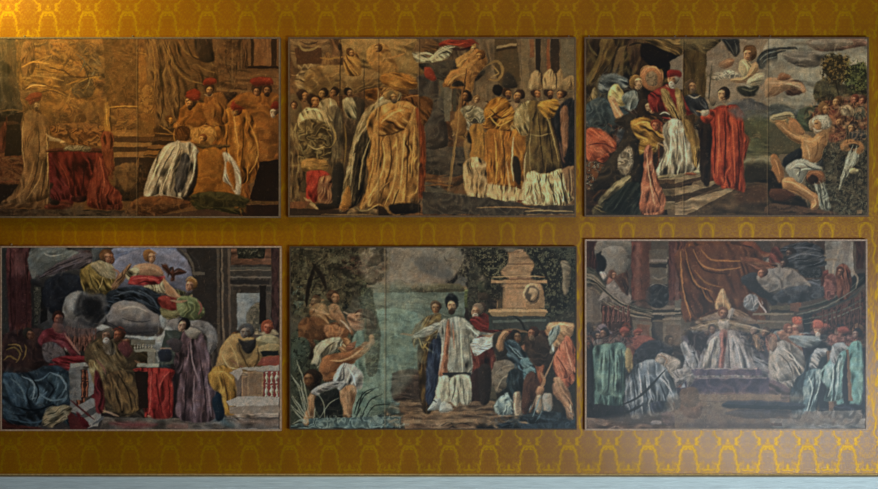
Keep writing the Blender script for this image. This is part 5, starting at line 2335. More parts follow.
P 8f4437 350,100 438,95 438,150 345,150
s 10 5c2c22 200,130 240,140 260,150
s 9 9c6858 240,80 265,110 260,140
P 8a8480 310,150 438,148 438,178 250,178
P 54504c 250,175 438,178 438,184 250,184
P 8a7c68 205,180 245,160 330,175 335,190 250,195 235,225
f 10 .7 .4 b0a490
P 9c9a98 190,200 240,165 250,180 235,220
P 967a5e 255,195 330,195 330,320 255,320
f 89 .6 .15
P 7c6450 262,205 322,205 322,312 262,312
f 60 .4 .12
P 6e6058 215,195 255,190 250,320 220,330
P 8c3434 335,185 438,180 438,320 335,320
b b09c84 335,438 185,250 3
b b8a48c 335,438 252,320 3
p 9c6c2c 90,190 130,150 190,160 200,220 215,240 200,330 170,340 150,260 100,270
f 80 .5 .5 c8943c
s 9 c89848 110,180 160,175 190,210
s 8 4c3014 150,230 180,260 190,320
p 5c3c1c 90,190 110,270 130,290 110,300
p 17293a 100,310 140,275 160,330 175,390 130,390
f 80 .6 .4 2c4458
P 58504c 180,340 215,320 230,360 180,360
P a29c94 180,358 240,330 438,328 438,365 190,375
f 3 .5 .2
P 8a7c70 180,375 438,368 438,400 185,400
f 3 .5 .3
P 5c5a58 60,400 438,405 438,460 -5,460 -5,415
f 3 .5 .5 888684
q 3c6070 .7 90,390 160,395 220,440 180,440
q 8c7468 .6 250,410 430,410 430,440 250,430
'''
P4 = P4.replace('6484988', '648498')
P4 = P4 + '''
o 0 240 2.507
# architecture behind and clouds
P 2e2a2a 470,22 560,22 560,250 500,250
P 4f4740 545,22 552,22 556,330 548,330
P 6c6054 556,22 560,22 566,330 561,330
P 3a3432 562,22 572,22 578,330 568,330
P 5c5048 574,22 578,22 584,330 580,330
p 6c7494 288,60 330,30 370,22 430,22 470,50 486,90 480,130 430,120 300,120
f 20 .3 .12
s 6 5a5652 455,22 480,50 492,90
s 4 3a3636 470,22 500,60 508,100
P 5c5650 484,78 515,80 515,88 486,86
p 5c686c 85,30 200,30 170,70 120,90 88,80
f 150 .3 .3 88969c
s 4 9aa4a6 115,32 130,40 160,36
p 4c4650 98,98 130,70 175,45 215,30 235,38 225,70 190,72 150,82 120,90
f 160 .7 .4 6e6674
s 3 686272 120,88 170,65 215,52
s 3 2c2830 115,82 165,58 210,42
p 1e2430 110,130 140,95 190,88 225,100 240,150 200,175 150,190 120,170
r 10 .3 36404e 10141c 2
# white clouds with dark hollows
p 74787a 160,190 168,145 190,130 235,128 260,150 268,190 250,215 205,222 175,212
r 11 .45 a6aaac 3c3e44 2
q a8acae .6 170,150 200,138 215,160 180,175
p 14181e 208,160 222,138 250,130 268,150 262,195 235,205 212,190
p 6c6c72 268,180 285,160 320,150 365,165 395,185 405,215 390,235 340,235 300,222 275,205
r 12 .4 a09c9c 44444c 4
q a8a29c .5 290,165 340,160 370,185 320,190
q 33353f .75 280,205 330,215 390,215 385,238 330,240 290,225
p 6a6c72 425,205 445,195 490,200 525,205 545,230 545,265 525,285 520,240 490,225 440,225
r 9 .4 9ca0a4 404248 5
p 8a949a 270,225 330,238 400,240 425,215 440,250 400,275 340,250 300,245
f 10 .4 .35 b0bac0
# winged attendant
p 75622e 205,85 225,62 265,60 290,85 285,120 250,135 225,140 210,115
f 70 .7 .5 a8924c
s 3 40341a 225,75 235,110 250,130
s 3 b8a468 250,70 262,95 250,125
p 8c8468 230,62 262,52 288,68 292,95 262,92
f 40 .8 .4 b4ac90
h 270 42 19 1 9c6850 64442c
s 4 5c3c24 252,38 265,24 284,30
s 5 9c6c54 285,72 300,82 292,105
p 7a5840 282,118 300,88 322,65 332,62 320,90 298,120
f 120 .7 .4 a88460
# seated woman in red bodice
p a87c60 335,72 350,60 385,58 405,70 412,88 395,92 360,90 340,86
s 5 c09878 350,68 375,66 398,76
h 378 42 19 1 a87c60 80542e
s 4 a0703c 362,32 378,24 396,36
p 8c8468 320,80 345,68 352,82 335,100 322,98
f 30 .8 .5 bcb498
p 9c262c 325,108 335,90 365,88 400,92 414,90 415,104 395,112 372,115 340,112
f 20 .6 .5 c04448
s 3 d05c58 335,98 365,94 400,100
s 3 50141a 350,108 372,104 392,110
p 8c866c 365,115 400,110 415,100 425,110 418,130 392,130 372,128
f 60 .9 .5 c0b89c
p a87c5c 412,95 425,108 445,130 460,145 455,155 438,145 420,128
s 3 c8a07c 418,102 440,128 455,148
p 1d2632 262,160 280,135 310,120 360,118 400,135 410,165 395,185 360,160 320,150 290,158 270,185
f 25 .7 .5 3e5066
s 3 4c6078 285,142 330,128 370,140
s 3 0d131b 290,152 340,140 390,165
s 3 4c6078 350,125 385,145 398,170
p 7c2824 400,145 425,140 450,150 455,170 430,185 405,165
f 40 .7 .4 a84440
p 6e6c48 405,170 435,178 452,172 445,195 415,195
f 10 .8 .4 a49c6c
# bird
s 5 3a2c2a 408,60 422,75 432,85
s 6 2c2220 424,92 428,75 434,70 440,90
s 5 3a2c2a 436,82 450,72 466,78
s 4 2c2220 440,88 452,84 462,82
# child with green sleeves
p 5c6a44 445,150 470,140 500,150 515,180 495,200 465,195 450,180
r 6 .5 98a878 2c3626 3
h 482 112 18 -1 a47660 80582e
s 4 b08c58 468,100 482,92 494,104
s 6 a47c60 430,150 452,155 472,150
s 5 8c4c4c 498,150 508,168 500,185
# column stubs
m 168,210 250,225 250,300 200,290 170,250
f 89 1.2 .3 8a5c50
b 70483e 172,248 222,278 6
P 3e4a48 418,225 460,225 460,310 400,310
m 418,225 460,225 460,310 400,310
r 8 .3 80908e 2c3636 2
P 6c6c62 332,250 392,250 392,262 332,262
b 8e8c80 338,388 262,276 7
P 8a8a7c 328,272 392,272 392,279 328,279
P 7c7c72 372,280 390,280 390,312 374,312
# left seated group
p 3a2a2c 15,240 80,220 120,235 115,310 60,330 15,320
r 8 .4 5c3c34 1c1416 3
s 4 8c7038 20,275 40,268 55,285 45,305
s 4 8c7038 15,300 28,290 48,300
s 3 a88844 25,262 50,262 60,280
s 3 94763c 62,300 70,275 66,262
s 3 5c3428 45,215 50,240
s 3 5c3428 62,210 66,235
s 3 5c3428 76,205 76,228
h 76 235 17 1 6c4434 2e2c28
p 6c2630 100,250 112,228 140,218 165,225 185,260 200,285 185,288 160,262 130,255 110,265
f 30 .6 .45 944450
p 5c565a 112,262 135,255 160,270 165,300 130,308 112,290
r 7 .4 84808a 2c2a30 2
h 150 195 19 0 84463a 301e1c
p 84544c 138,208 162,212 160,232 140,228
s 6 a87468 165,232 185,262 205,285
p 7a1e26 135,300 165,290 215,290 245,296 245,310 205,308 180,325 150,312
f 10 .7 .5 a83a42
P 74787a 178,310 205,312 208,400 185,400
P 969a96 180,308 240,305 240,314 182,318
P 3a2422 208,325 226,324 226,390 208,396
b 90543c 206,228 326,352 2
b 90543c 206,228 356,392 2
P 84888a 224,320 238,318 238,385 226,392
P 2a2426 250,330 300,330 290,440 240,440
P 888c8e 185,420 232,395 248,398 250,408 215,440
P 505458 205,440 250,408 252,428 225,450
P 8c9090 215,446 255,425 256,445 230,462
s 5 5c1c22 180,400 210,425 240,448
# central seated elders
p 4b4030 215,300 225,260 250,245 290,250 330,265 350,300 345,340 360,400 350,430 290,438 260,400 250,340
r 11 .4 70603e 1e1810 2
p 5e4e34 232,270 250,250 285,255 310,285 320,310 300,340 260,330
f 60 .6 .45 8c7a54
p 665c4c 262,250 282,248 292,275 282,290 265,275
f 70 .9 .5 a49c90
h 275 238 18 -1 806050 4c4844 a09c98
h 303 236 18 -1 8c4c38 4a2e24 4a3428
s 5 7c3428 288,226 304,218 318,232
p 643438 300,262 318,252 335,275 322,292 302,275
p 5c4830 262,350 300,325 335,340 352,390 350,425 305,432 275,400
f 75 .6 .5 866a3e
s 4 937448 285,345 305,385 310,425
s 4 2a2014 300,335 325,380 335,425
p 7c6840 225,300 255,320 262,360 262,400 268,430 250,420 240,370
f 78 .8 .55 b8a874
s 4 94605a 245,300 262,318 268,335
s 5 946c50 340,300 355,310 362,316
p 6c242c 240,330 256,345 266,400 262,428 244,425
f 85 .6 .4 98343c
s 5 a8886c 262,425 280,432 300,440
P 9aa096 348,308 402,308 402,316 346,316
P 3c3834 340,318 405,318 405,324 340,324
# table cloth
p 9c2626 338,322 435,322 434,350 438,400 432,440 400,446 380,440 372,400 378,340
f 92 .5 .4 c04038
s 4 cc5048 382,330 380,390 376,435
s 4 5a1414 394,335 400,385 410,435
s 4 c44840 428,328 412,345 402,372
s 4 5a1414 425,350 428,395 428,435
s 4 c04038 372,326 355,330 342,326
P 281c18 340,328 374,328 374,420 352,420
# standing figure in mauve
P 262024 448,250 470,220 500,225 525,300 535,445 440,445
f 90 .5 .2
p 5a4650 455,250 470,225 500,222 520,260 535,330 540,445 455,448 445,400 455,330
f 93 .45 .5 867080
s 5 3c3a30 470,225 490,245 500,240
p 8a867e 465,222 490,218 508,230 490,245 472,240
p 40323a 440,290 455,262 465,290 460,330 445,330
f 95 .7 .4 705c68
s 4 94808c 480,250 485,300 500,350
s 4 2a2026 470,330 468,400 465,440
s 4 8c7884 490,340 488,400 492,440
s 4 2a2026 505,300 515,370 520,440
s 4 8c7884 520,340 528,400 532,440
h 464 212 19 -1 a07c68 1a181c
s 5 b08c78 405,270 425,272 438,270
p 423e46 435,275 420,255 440,245 460,255 450,280
p 283040 400,275 430,275 432,300 405,302
# men on the right
p 9c7a48 545,320 560,260 590,235 625,240 660,260 665,300 645,325 600,330 575,325
r 9 .45 c8a466 4c3820 2
p 2a2e36 595,262 625,250 640,262 632,290 610,295
h 622 228 20 -1 706c68 44484e
p 8c8460 640,250 665,235 695,240 702,262 680,280 655,272
r 7 .4 b4ac8c 40402c 4
h 672 218 19 0 984c38 7c3c28
p 8c7c54 640,280 660,262 702,260 702,285 665,292
P 1e2224 655,278 700,276 700,288 660,290
P 8c4438 658,292 702,290 702,312 645,312
p a0742c 525,335 550,315 580,318 590,345 595,380 590,430 565,435 555,385 535,370
f 80 .55 .55 cc983e
s 4 54381a 560,335 570,380 575,425
s 4 d8a850 540,330 565,330 585,350
p 172a3c 535,400 555,385 565,440 545,450
s 5 8c5c44 580,300 598,310 612,318
P a4a09c 578,330 605,318 610,330 598,350
P 9c968c 598,320 702,312 702,326 622,326
P 9a7e60 622,328 662,328 662,392 622,392
P 826a54 627,334 657,334 657,386 627,386
P 8c3838 664,328 702,328 702,392 664,392
b b8a48c 664,702 330,358 3
b c0ac94 664,702 362,392 3
P aaa49c 570,402 600,390 702,392 702,410 575,414
P 8c8074 575,416 702,412 702,432 578,434
# blue cloth lower left
m 15,330 60,318 180,320 190,400 100,440 20,440
r 14 .3 4e7084 101a22 2
s 4 7c9cae 60,340 90,360 85,400
s 4 7c9cae 130,330 160,345 170,375
s 4 6c8ea0 100,380 130,400 165,395
s 4 0c141c 75,335 100,370 95,405
s 4 0c141c 40,415 90,425 140,410
p 80785c 115,440 130,420 165,412 185,420 175,435 150,455 120,462
f 155 1.0 .6 a89c7c
'''
P4 = P4 + '''
o 0 240 2.507
q 3c4048 .8 195,150 225,130 262,140 270,180 250,212 215,212 195,190
m 195,130 270,130 270,210 195,210
r 9 .45 6c7078 14171e 6
q 14171e .7 215,160 235,145 258,155 255,188 230,195
q 8c7040 .7 590,262 640,255 645,300 600,305
p 2a2a2c 600,248 620,255 642,246 640,272 625,285 612,275
s 4 b89c60 570,250 590,280 600,315
s 4 4c3820 600,260 610,290 625,318
s 4 4c3820 648,270 650,295 640,318
s 3 d0b078 560,290 575,315 600,322
q 50505a .5 160,190 250,225 200,240 150,225
s 3 2a2c34 275,205 330,232 395,228
s 4 8c8c94 280,178 300,162 335,156
s 4 b0acaa 300,175 340,166 375,180
s 3 3c3e46 310,195 345,205 380,200
p 4c2c22 408,66 420,60 430,78 437,66 441,80 452,72 470,80 452,88 442,88 440,102 432,102 432,90 420,82
s 2 1c1412 412,66 430,84 438,98
s 2 1c1412 440,84 456,80
'''
P5 = '''
o 285 242
p 4c4940 30,20 489,20 489,489 30,489
f 30 .4 .2
p 45402f 30,20 400,20 489,120 430,200 330,220 300,330 60,340 30,200
l .6 3.2 5c5a44 26241a 68624c
p 453028 330,80 380,60 430,90 489,110 489,140 420,140 350,150 250,130 320,110
l .5 2.5 5a3c34 2a1c18
p 3c3024 300,30 489,30 489,60 350,90
l .5 2.5 544438 281e18
q 7c6e64 .9 410,150 489,130 489,260 420,250 400,200
q 8c887c .7 440,170 489,170 489,210 450,210
q 6a6856 .8 390,240 489,240 489,280 400,290
q 5f6a64 .9 400,290 489,290 489,350 430,350
p 33402a 350,180 400,170 440,190 430,220 370,210
l .5 1.8 50603c 22281c
p 4c5c58 40,240 90,210 100,330 60,360 40,330
l .4 2.5 64746c 30362c
q 45505c .6 200,240 220,180 215,250
s 22 241e1a 158,90 130,170 115,260 100,340
s 24 2a221e 150,100 185,160 205,230
s 8 2a241e 145,210 170,190 190,180
s 8 40362c 120,200 108,300
p 1e2428 270,290 300,270 310,320 280,320
p 4d6260 410,360 489,350 489,489 440,489
f 20 .5 .3 708480
s 4 20262a 255,30 300,120 310,220
# figures embracing
h 240 265 34 1 8c5a40 442c20
p 875c3c 120,310 160,270 210,290 220,340 240,380 170,370 130,340
f 40 .5 .4 b08860
h 155 285 26 1 6a4830 4c3424
s 13 a87c58 130,330 190,345 245,360
p 99684a 220,320 250,305 275,340 300,390 335,440 320,460 290,410 250,370 225,350
f 60 .5 .3 b8886c
p 6a422c 70,400 110,360 160,370 150,430 100,450 75,470
f 110 .6 .5 98643c
p 7c4c34 160,370 210,370 200,430 180,489 160,470
f 80 .5 .3 a07050
p 6a3c24 200,420 250,390 310,420 320,470 260,489 190,489
f 60 .6 .5 945834
p 8c8c84 110,440 150,420 160,450 130,470
p 6c5840 60,450 120,470 150,489 60,489
f 30 .6 .4
p 9c6a50 320,350 380,370 385,410 340,420 320,390
f 20 .5 .3 bc8c70
h 370 360 34 -1 9c6c54 4c2e22
p 362520 385,330 430,350 440,430 430,470 400,440 380,400
f 80 .6 .4
s 6 c0a490 290,340 310,350 350,360
s 6 d0c8c0 340,415 380,420
e a09890 400,465 24,20 0
p a49484 200,489 230,455 290,465 310,489
f 30 .6 .3
# centre sky & water
o 380 242
p 62605f -5,25 489,25 489,230 -5,230
f 35 .35 .25 7c7a78
p 716c6a 30,30 130,30 100,100 30,120
f 40 .35 .2
p 7c706a 60,100 130,60 230,90 250,170 150,200 50,180
f 40 .4 .3 988c84
p 54585a 170,60 300,120 320,200 250,190 200,130
f 40 .4 .3
q 8c7c70 .8 -5,130 100,150 200,190 120,210 -5,200
q 8a6c5a .6 130,160 230,150 330,210 250,220 150,200
P 6b604e -5,225 489,215 489,290 -5,270
f 3 .6 .25
p 5a564a 60,260 65,200 100,185 130,210 150,260
l .4 1.6 46463c 6c6858
p 5c584c 165,260 180,205 215,195 240,210 240,260
l .4 1.6 46463c 6c6858
q 7c6448 .6 230,215 430,220 430,250 250,245
p 5e6c68 -5,270 489,270 489,489 -5,489
f 3 .4 .3 74827c
q 7c7a6e .7 -5,340 200,340 200,360 -5,370
p 5c7a78 -5,400 180,390 160,489 -5,489
f 3 .5 .3 789490
p 4a5434 380,250 489,230 489,330 400,330
f 10 .5 .3
P 6a5e54 22,25 28,25 28,489 22,489
p 36302a 215,25 489,25 489,200 440,180 380,160 330,150 310,180 290,130 230,70
l .45 2.6 5c5648 1c1814 6c6658
l .3 2 7c766c
p 231e1c 300,120 350,130 380,170 340,210 320,170
l .5 1.6 4a443c
p 1f1b1a 420,200 450,185 470,200 460,240 430,230
l .5 1.6 3c3830
p 2c2624 -5,50 20,60 20,150 -5,150
# companion & central
h 268 310 40 1 8c5c40 50382a
p 50402c 150,420 180,380 230,350 290,350 270,400 240,440 180,440 155,489
f 130 .7 .6 907448
p 4a3420 155,440 240,440 250,489 160,489
f 100 .9 .6 8c6c3c
s 12 9c7454 240,380 200,420 150,445
s 10 8c6448 100,445 140,452 170,450
h 345 300 46 0 ac7c5c 15141a 3c2c20
p 15141a 305,260 340,238 375,265 370,285 340,270 312,290
p 20242c 300,350 330,350 350,380 320,400 285,430 290,380
p 92948c 270,489 275,400 320,360 350,345 400,350 430,400 470,420 489,450 470,470 430,460 400,440 400,489
f 85 .6 .5 bcbab0
p 85888a 240,450 280,380 330,370 300,489 240,489
f 110 .6 .5 aeb4b4
s 12 a8987c 400,380 430,430 470,440
s 12 944c3c 330,385 320,440 310,489
s 10 9c5444 350,380 348,430 345,489
s 8 24262a 325,370 338,420 332,489
p 2d2424 390,330 440,325 489,370 489,400 440,390
h 475 320 34 -1 98705a 6c5c50 8a8880
p 6c1f1c 430,400 489,385 489,420 450,420
f 10 .6 .3 8c3430
s 10 9c7058 440,440 489,440
# right: tomb and foliage
o 480 242
p 35332c -5,20 465,20 465,489 -5,489
l .4 3 4a4a40 22221e
q 66605a .9 60,30 180,30 170,90 80,120
q 6a645c .8 -5,160 30,160 30,200 -5,200
P 9b6b4a 165,90 210,75 250,90 280,150 150,155
f 5 .5 .2 b4845c
P a8784f 140,150 280,155 290,168 135,168
P 7c563c 110,168 290,170 290,190 90,190
P a97b54 90,192 300,192 300,205 80,205
P 8a6448 100,208 320,208 320,310 100,310
f 5 .5 .2 a47c5a
P a37550 120,220 215,215 215,305 125,305
f 80 .3 .15
p 4a3c2e 100,220 120,230 125,300 105,310
P ac8460 45,328 330,330 335,342 45,342
P a47850 90,308 300,305 320,325 80,325
P 80705c 50,345 340,346 330,358 60,358
P 3c4040 60,360 340,360 340,410 60,410
f 3 .6 .3 545c5c
P 5c6460 90,375 300,378 300,386 90,384
e a87e58 258,252 47,52 0
e 4a3c2e 262,254 36,42 0
e a07858 270,250 24,28 -20
e 4a382c 262,262 10,12 0
p 7a6c5c 380,110 430,110 430,190 400,200 380,150
f 5 .6 .3 9c8468
P 9c8468 385,165 430,170 430,182 388,180
p 6c5c4c 400,200 440,200 430,270 405,260
l .5 2 94806a
p 24251f -5,30 60,40 120,60 150,120 120,170 60,190 20,160 -5,150
l .45 2.6 4c4c3c 171714 6c6854
p 232621 220,30 465,30 465,110 380,100 380,200 400,260 430,320 350,370 290,330 310,230 290,150 240,90
l .5 2.6 3e4238 151814 4c5044
p 2c2e28 430,130 465,120 465,330 420,280
l .4 2.4 3e4238 151814
s 14 1c1814 320,120 345,230 340,330
q 1e1a1c .9 30,210 90,190 80,320 50,320
p 46392f -5,230 40,220 50,270 -5,280
p 34382c -5,190 40,200 40,240 -5,240
# diggers
p 5a1e1e -5,340 40,360 80,410 180,410 190,430 60,440 -5,430
f 15 .6 .5 802e28
h 5 325 32 -1 94644c 4a3a34
s 10 a06c54 60,430 110,440 160,430
s 12 1c2426 180,350 210,380 220,430 180,460
p 4a4a48 -5,440 50,440 80,460 60,489 -5,489
f 20 .5 .3 8c8c88
p 8a6c5c 90,450 140,440 170,489 90,489
f 60 .5 .3
h 150 470 30 -1 6c4a38 201c1c
p a8714c 310,410 350,395 440,400 450,430 420,480 380,489 330,489 320,440
f 60 .5 .4 c89068
p 6c7c80 335,430 370,400 385,420 360,470 330,489
f 110 .8 .5 94a4a8
p 8c4a34 240,450 300,430 330,460 320,489 260,489
f 30 .5 .3 a86848
s 8 d8a888 330,410 380,398 430,405
p 3c2c28 400,440 440,430 440,489 400,489
# lower left
o 285 335
p 3b4238 25,0 330,0 330,460 25,460
l .4 2.5 545c50 22261e
p 66807a 330,20 489,0 489,460 330,460
f 85 .35 .3 84a098
p 3f5048 410,0 460,40 480,200 440,260 420,120
l .5 2.2 55665c 2c3a34
q 2c342e .7 430,60 489,20 489,130 420,160
e 74503c 105,20 40,24 20
p 5c3c2c 70,20 130,20 160,60 130,90 80,70
f 30 .6 .3
p 2b201c 60,60 150,60 150,110 100,120 60,110
p 948e7e 140,110 150,60 200,20 250,20 265,60 220,100 170,130 130,140
f 110 .5 .5 c0bca8
p 8c5c3c 220,-5 310,10 320,60 290,90 260,60
f 40 .7 .5 b4845c
s 8 e0ac84 240,20 280,40 300,60
p 7c4c38 300,60 380,10 410,40 420,70 380,60 330,90
f 20 .5 .3
e c0a890 395,15 30,16 20
p 8a5434 170,140 220,110 320,90 370,60 420,40 430,65 390,100 330,140 290,180 240,225 190,215
f 160 .4 .35 b47c54
q bc8c60 .7 180,160 220,150 230,190 190,200
p 2b211c 90,190 140,170 180,190 175,235 130,270 100,240
f 60 .6 .4
h 135 205 44 -1 6c4630 2a1f1a
p 9a9da4 280,180 310,155 350,165 380,210 370,280 330,265 280,260 265,280 255,240
f 110 .5 .5 c8ccd2
s 9 44464e 300,180 310,220 270,270
s 8 d8dce0 340,180 360,220 360,270
p 7c7e86 130,275 170,245 230,235 280,225 280,240 200,270 150,285
f 10 .6 .4 a4a8b0
p a07254 120,290 150,280 155,330 145,390 150,430 100,440 95,410 120,370
f 85 .5 .3 c09070
p 9c6c50 280,290 310,260 350,270 345,310 330,360 325,420 295,415 285,350 265,310
f 80 .5 .35 c09878
s 8 4c3024 300,320 295,380
p 1b1f20 170,290 250,270 270,330 280,420 200,430 160,350
f 60 .4 .3
s 5 8c9488 30,190 70,260 110,420
s 5 98a094 35,300 80,370 110,410
s 5 9aa298 30,340 90,390 110,420
s 4 a0a89c 170,280 150,360 140,420
s 4 8c9690 200,440 220,350 190,280
s 5 848e88 160,430 190,380 260,360
s 5 a4aca4 80,220 95,320 115,420
s 4 98a29c 40,430 80,410 110,425
s 4 98a29c 250,440 230,380 180,340
s 6 11181a 340,380 370,300 410,270
s 6 131a1c 350,400 390,320 440,290
s 6 11181a 370,410 410,350 470,310
s 6 131a1c 400,400 440,350 489,350
s 6 182022 350,330 400,280 450,265
s 6 182022 430,400 450,360 480,400
p 506870 60,430 160,430 320,420 489,390 489,455 60,455
f 5 .8 .6 84a0a4
s 5 a0bcc0 300,430 380,420 450,425
# lower centre
o 380 335
p 68827c -5,0 180,0 180,180 60,190 50,320 -5,320
f 80 .3 .3 84a098
q 3c4a38 .8 -5,0 60,0 50,60 -5,100
q 84a09c .6 90,60 130,60 120,140 80,140
p 37301f 140,0 250,0 240,120 200,170 170,150 180,60
f 80 .6 .4
p 866432 160,10 200,-5 250,20 230,60 190,70
f 60 .9 .6 b89450
p 241b16 170,100 250,80 260,280 200,260 180,190
f 92 .6 .4 443024
p 3c2a26 60,190 120,175 190,185 200,260 160,310 50,310
f 5 .6 .35 584038
s 6 5c443a 65,200 130,195 185,205
p 352621 90,350 180,270 270,290 250,370 100,370
f 5 .5 .35
P 493830 110,350 489,350 489,400 120,400
f 3 .5 .35 6c5040
p 202838 240,20 310,0 300,170 280,300 230,310 250,200
f 92 .5 .4 3c4c60
p 98603f 290,190 300,60 335,10 340,190
f 92 .5 .4 b06c50
p 994a3a 300,110 330,0 345,60 335,195 285,190
f 95 .6 .4 b8685a
p 96958a 330,195 340,0 400,-5 430,60 450,190 370,195
f 88 .5 .5 b8b8ac
s 8 6c6c68 370,20 370,100 365,185
p a0a49c 395,0 420,0 440,100 450,185 430,190
f 88 .7 .5
P 33363c 340,200 440,190 440,220 345,230
p b0aa94 290,200 325,200 325,280 320,330 270,345 285,290
f 90 .6 .5 ccc8b0
p a8a48e 345,210 430,200 435,330 400,340 380,300 350,300
f 90 .6 .6 c8c8b4
s 8 4c4c4c 385,210 385,280 370,320
p 959a9c 240,340 290,320 320,290 330,300 310,345 270,360
f 150 .7 .4 bcc0c0
p a8acac 335,310 350,300 380,350 350,360
p acb0a8 390,330 410,310 430,345 400,350
p 1a1d24 220,330 260,295 280,310 240,345
p 6a2e28 430,40 489,120 489,170 450,180 440,110
f 60 .5 .4 8c4840
P aaacac 440,40 489,5 489,90 460,100
p 2c1e20 440,200 489,170 489,350 450,340
f 90 .5 .3
P 7c5c48 115,385 489,375 489,388 115,396
P 5e463a 75,395 489,392 489,420 90,425
f 3 .6 .4
P 80624e 110,420 330,418 330,432 120,436
f 3 .6 .5 a07c60
P 6c5040 120,436 489,420 489,460 125,460
f 3 .6 .6 9c7c64
s 5 181818 300,440 340,420 360,450
s 5 1c2020 350,445 400,425 440,440
p 4c6468 -5,330 60,300 110,330 90,380 -5,400
f 5 .6 .5 7c989c
q 202c30 .7 -5,360 20,350 10,400 -5,420
p 2a2e32 -5,420 80,410 110,455 -5,455
l .4 1.8 64808a
# lower right
o 480 335
P 2c2a28 80,0 465,0 465,460 80,460
P 8a8a88 -5,40 40,20 80,20 70,60 0,90
f 20 .6 .3
p 6b2c24 20,70 70,60 70,180 30,210
f 85 .5 .4
p 6a6058 60,130 160,125 180,180 130,230 60,250 40,210
f 20 .5 .2 7c6e60
s 7 8c7c6c 60,210 100,160 170,140
s 5 3c3430 100,160 120,200
p 33302e 70,60 100,0 130,40 130,90 90,110
f 30 .5 .3
p a87858 70,90 80,20 110,-5 100,50 110,90 90,100
f 80 .5 .3
h 160 15 36 1 6c4430 281c1a
p 2e4050 110,60 150,50 200,120 260,130 270,190 220,220 190,170 140,110
f 50 .6 .6 5c7c90
p 4c7484 210,160 250,150 270,180 240,200 220,230
f 30 .8 .5 88acb8
s 12 3c5464 170,140 180,240 200,280
p 1f262c 110,190 190,170 210,280 170,290 100,280
f 80 .5 .4
p 6ca0a8 180,220 210,240 215,280 190,280
f 60 .8 .5
p 84584a 200,60 230,40 240,90 220,110
p 382c28 230,20 300,0 350,60 340,150 300,180 240,120
f 60 .5 .4
h 290 5 34 -1 7c4a38 3c2824
p 8c4c34 270,140 310,150 300,260 275,250 280,200
f 90 .5 .4 a86048
p 4a2e28 230,230 270,190 290,270 240,380 200,370
f 100 .5 .3
p 959890 330,20 350,0 370,40 350,90 330,60
f 90 .8 .5
p 9a6448 360,40 400,0 440,-5 430,30 400,60 370,80
f 60 .5 .3 b88460
p a8503a 375,140 400,60 430,30 465,80 465,200 440,240 410,260 370,200
f 60 .6 .5 cc7458
s 8 d08468 420,60 440,110 460,180
s 8 5c2418 390,150 430,190 440,230
s 8 6a4838 372,80 340,150 300,240 250,360 235,410
s 4 90705c 366,95 330,170 290,255
e 9c6c54 293,265 20,20 0
p 9c6c54 350,240 380,230 410,280 440,340 450,400 430,400 400,330 360,290
f 60 .5 .35 bc8c70
s 10 8c6c64 430,340 440,380 450,400
s 7 d0b098 435,330 440,360
p 8c6c60 430,390 460,400 460,430 440,430
p a0887c 165,280 200,280 195,385 170,385
f 90 .5 .3
p 6a7c84 80,370 100,300 150,280 155,380 100,395
f 60 .9 .6 a4bcc0
s 8 1c3038 100,240 130,230 160,300
p 987c6c 270,310 290,290 290,370 268,370
p a0887c 305,290 340,290 340,360 310,370
f 90 .5 .3 8ca4b4
p 1c2630 180,390 340,370 465,400 465,450 -5,455 100,410
f 5 .5 .5 384c60
p 5c4a3e -5,370 90,370 160,400 60,440 -5,440
f 5 .6 .4 7c6450
s 6 2c3c48 230,380 260,330 270,300
s 6 4c6c80 270,420 300,370 300,320
s 5 7c94a4 240,370 250,330
s 9 9c7c60 190,420 220,425 235,430
P 28384a 200,430 465,420 465,455 200,455
'''
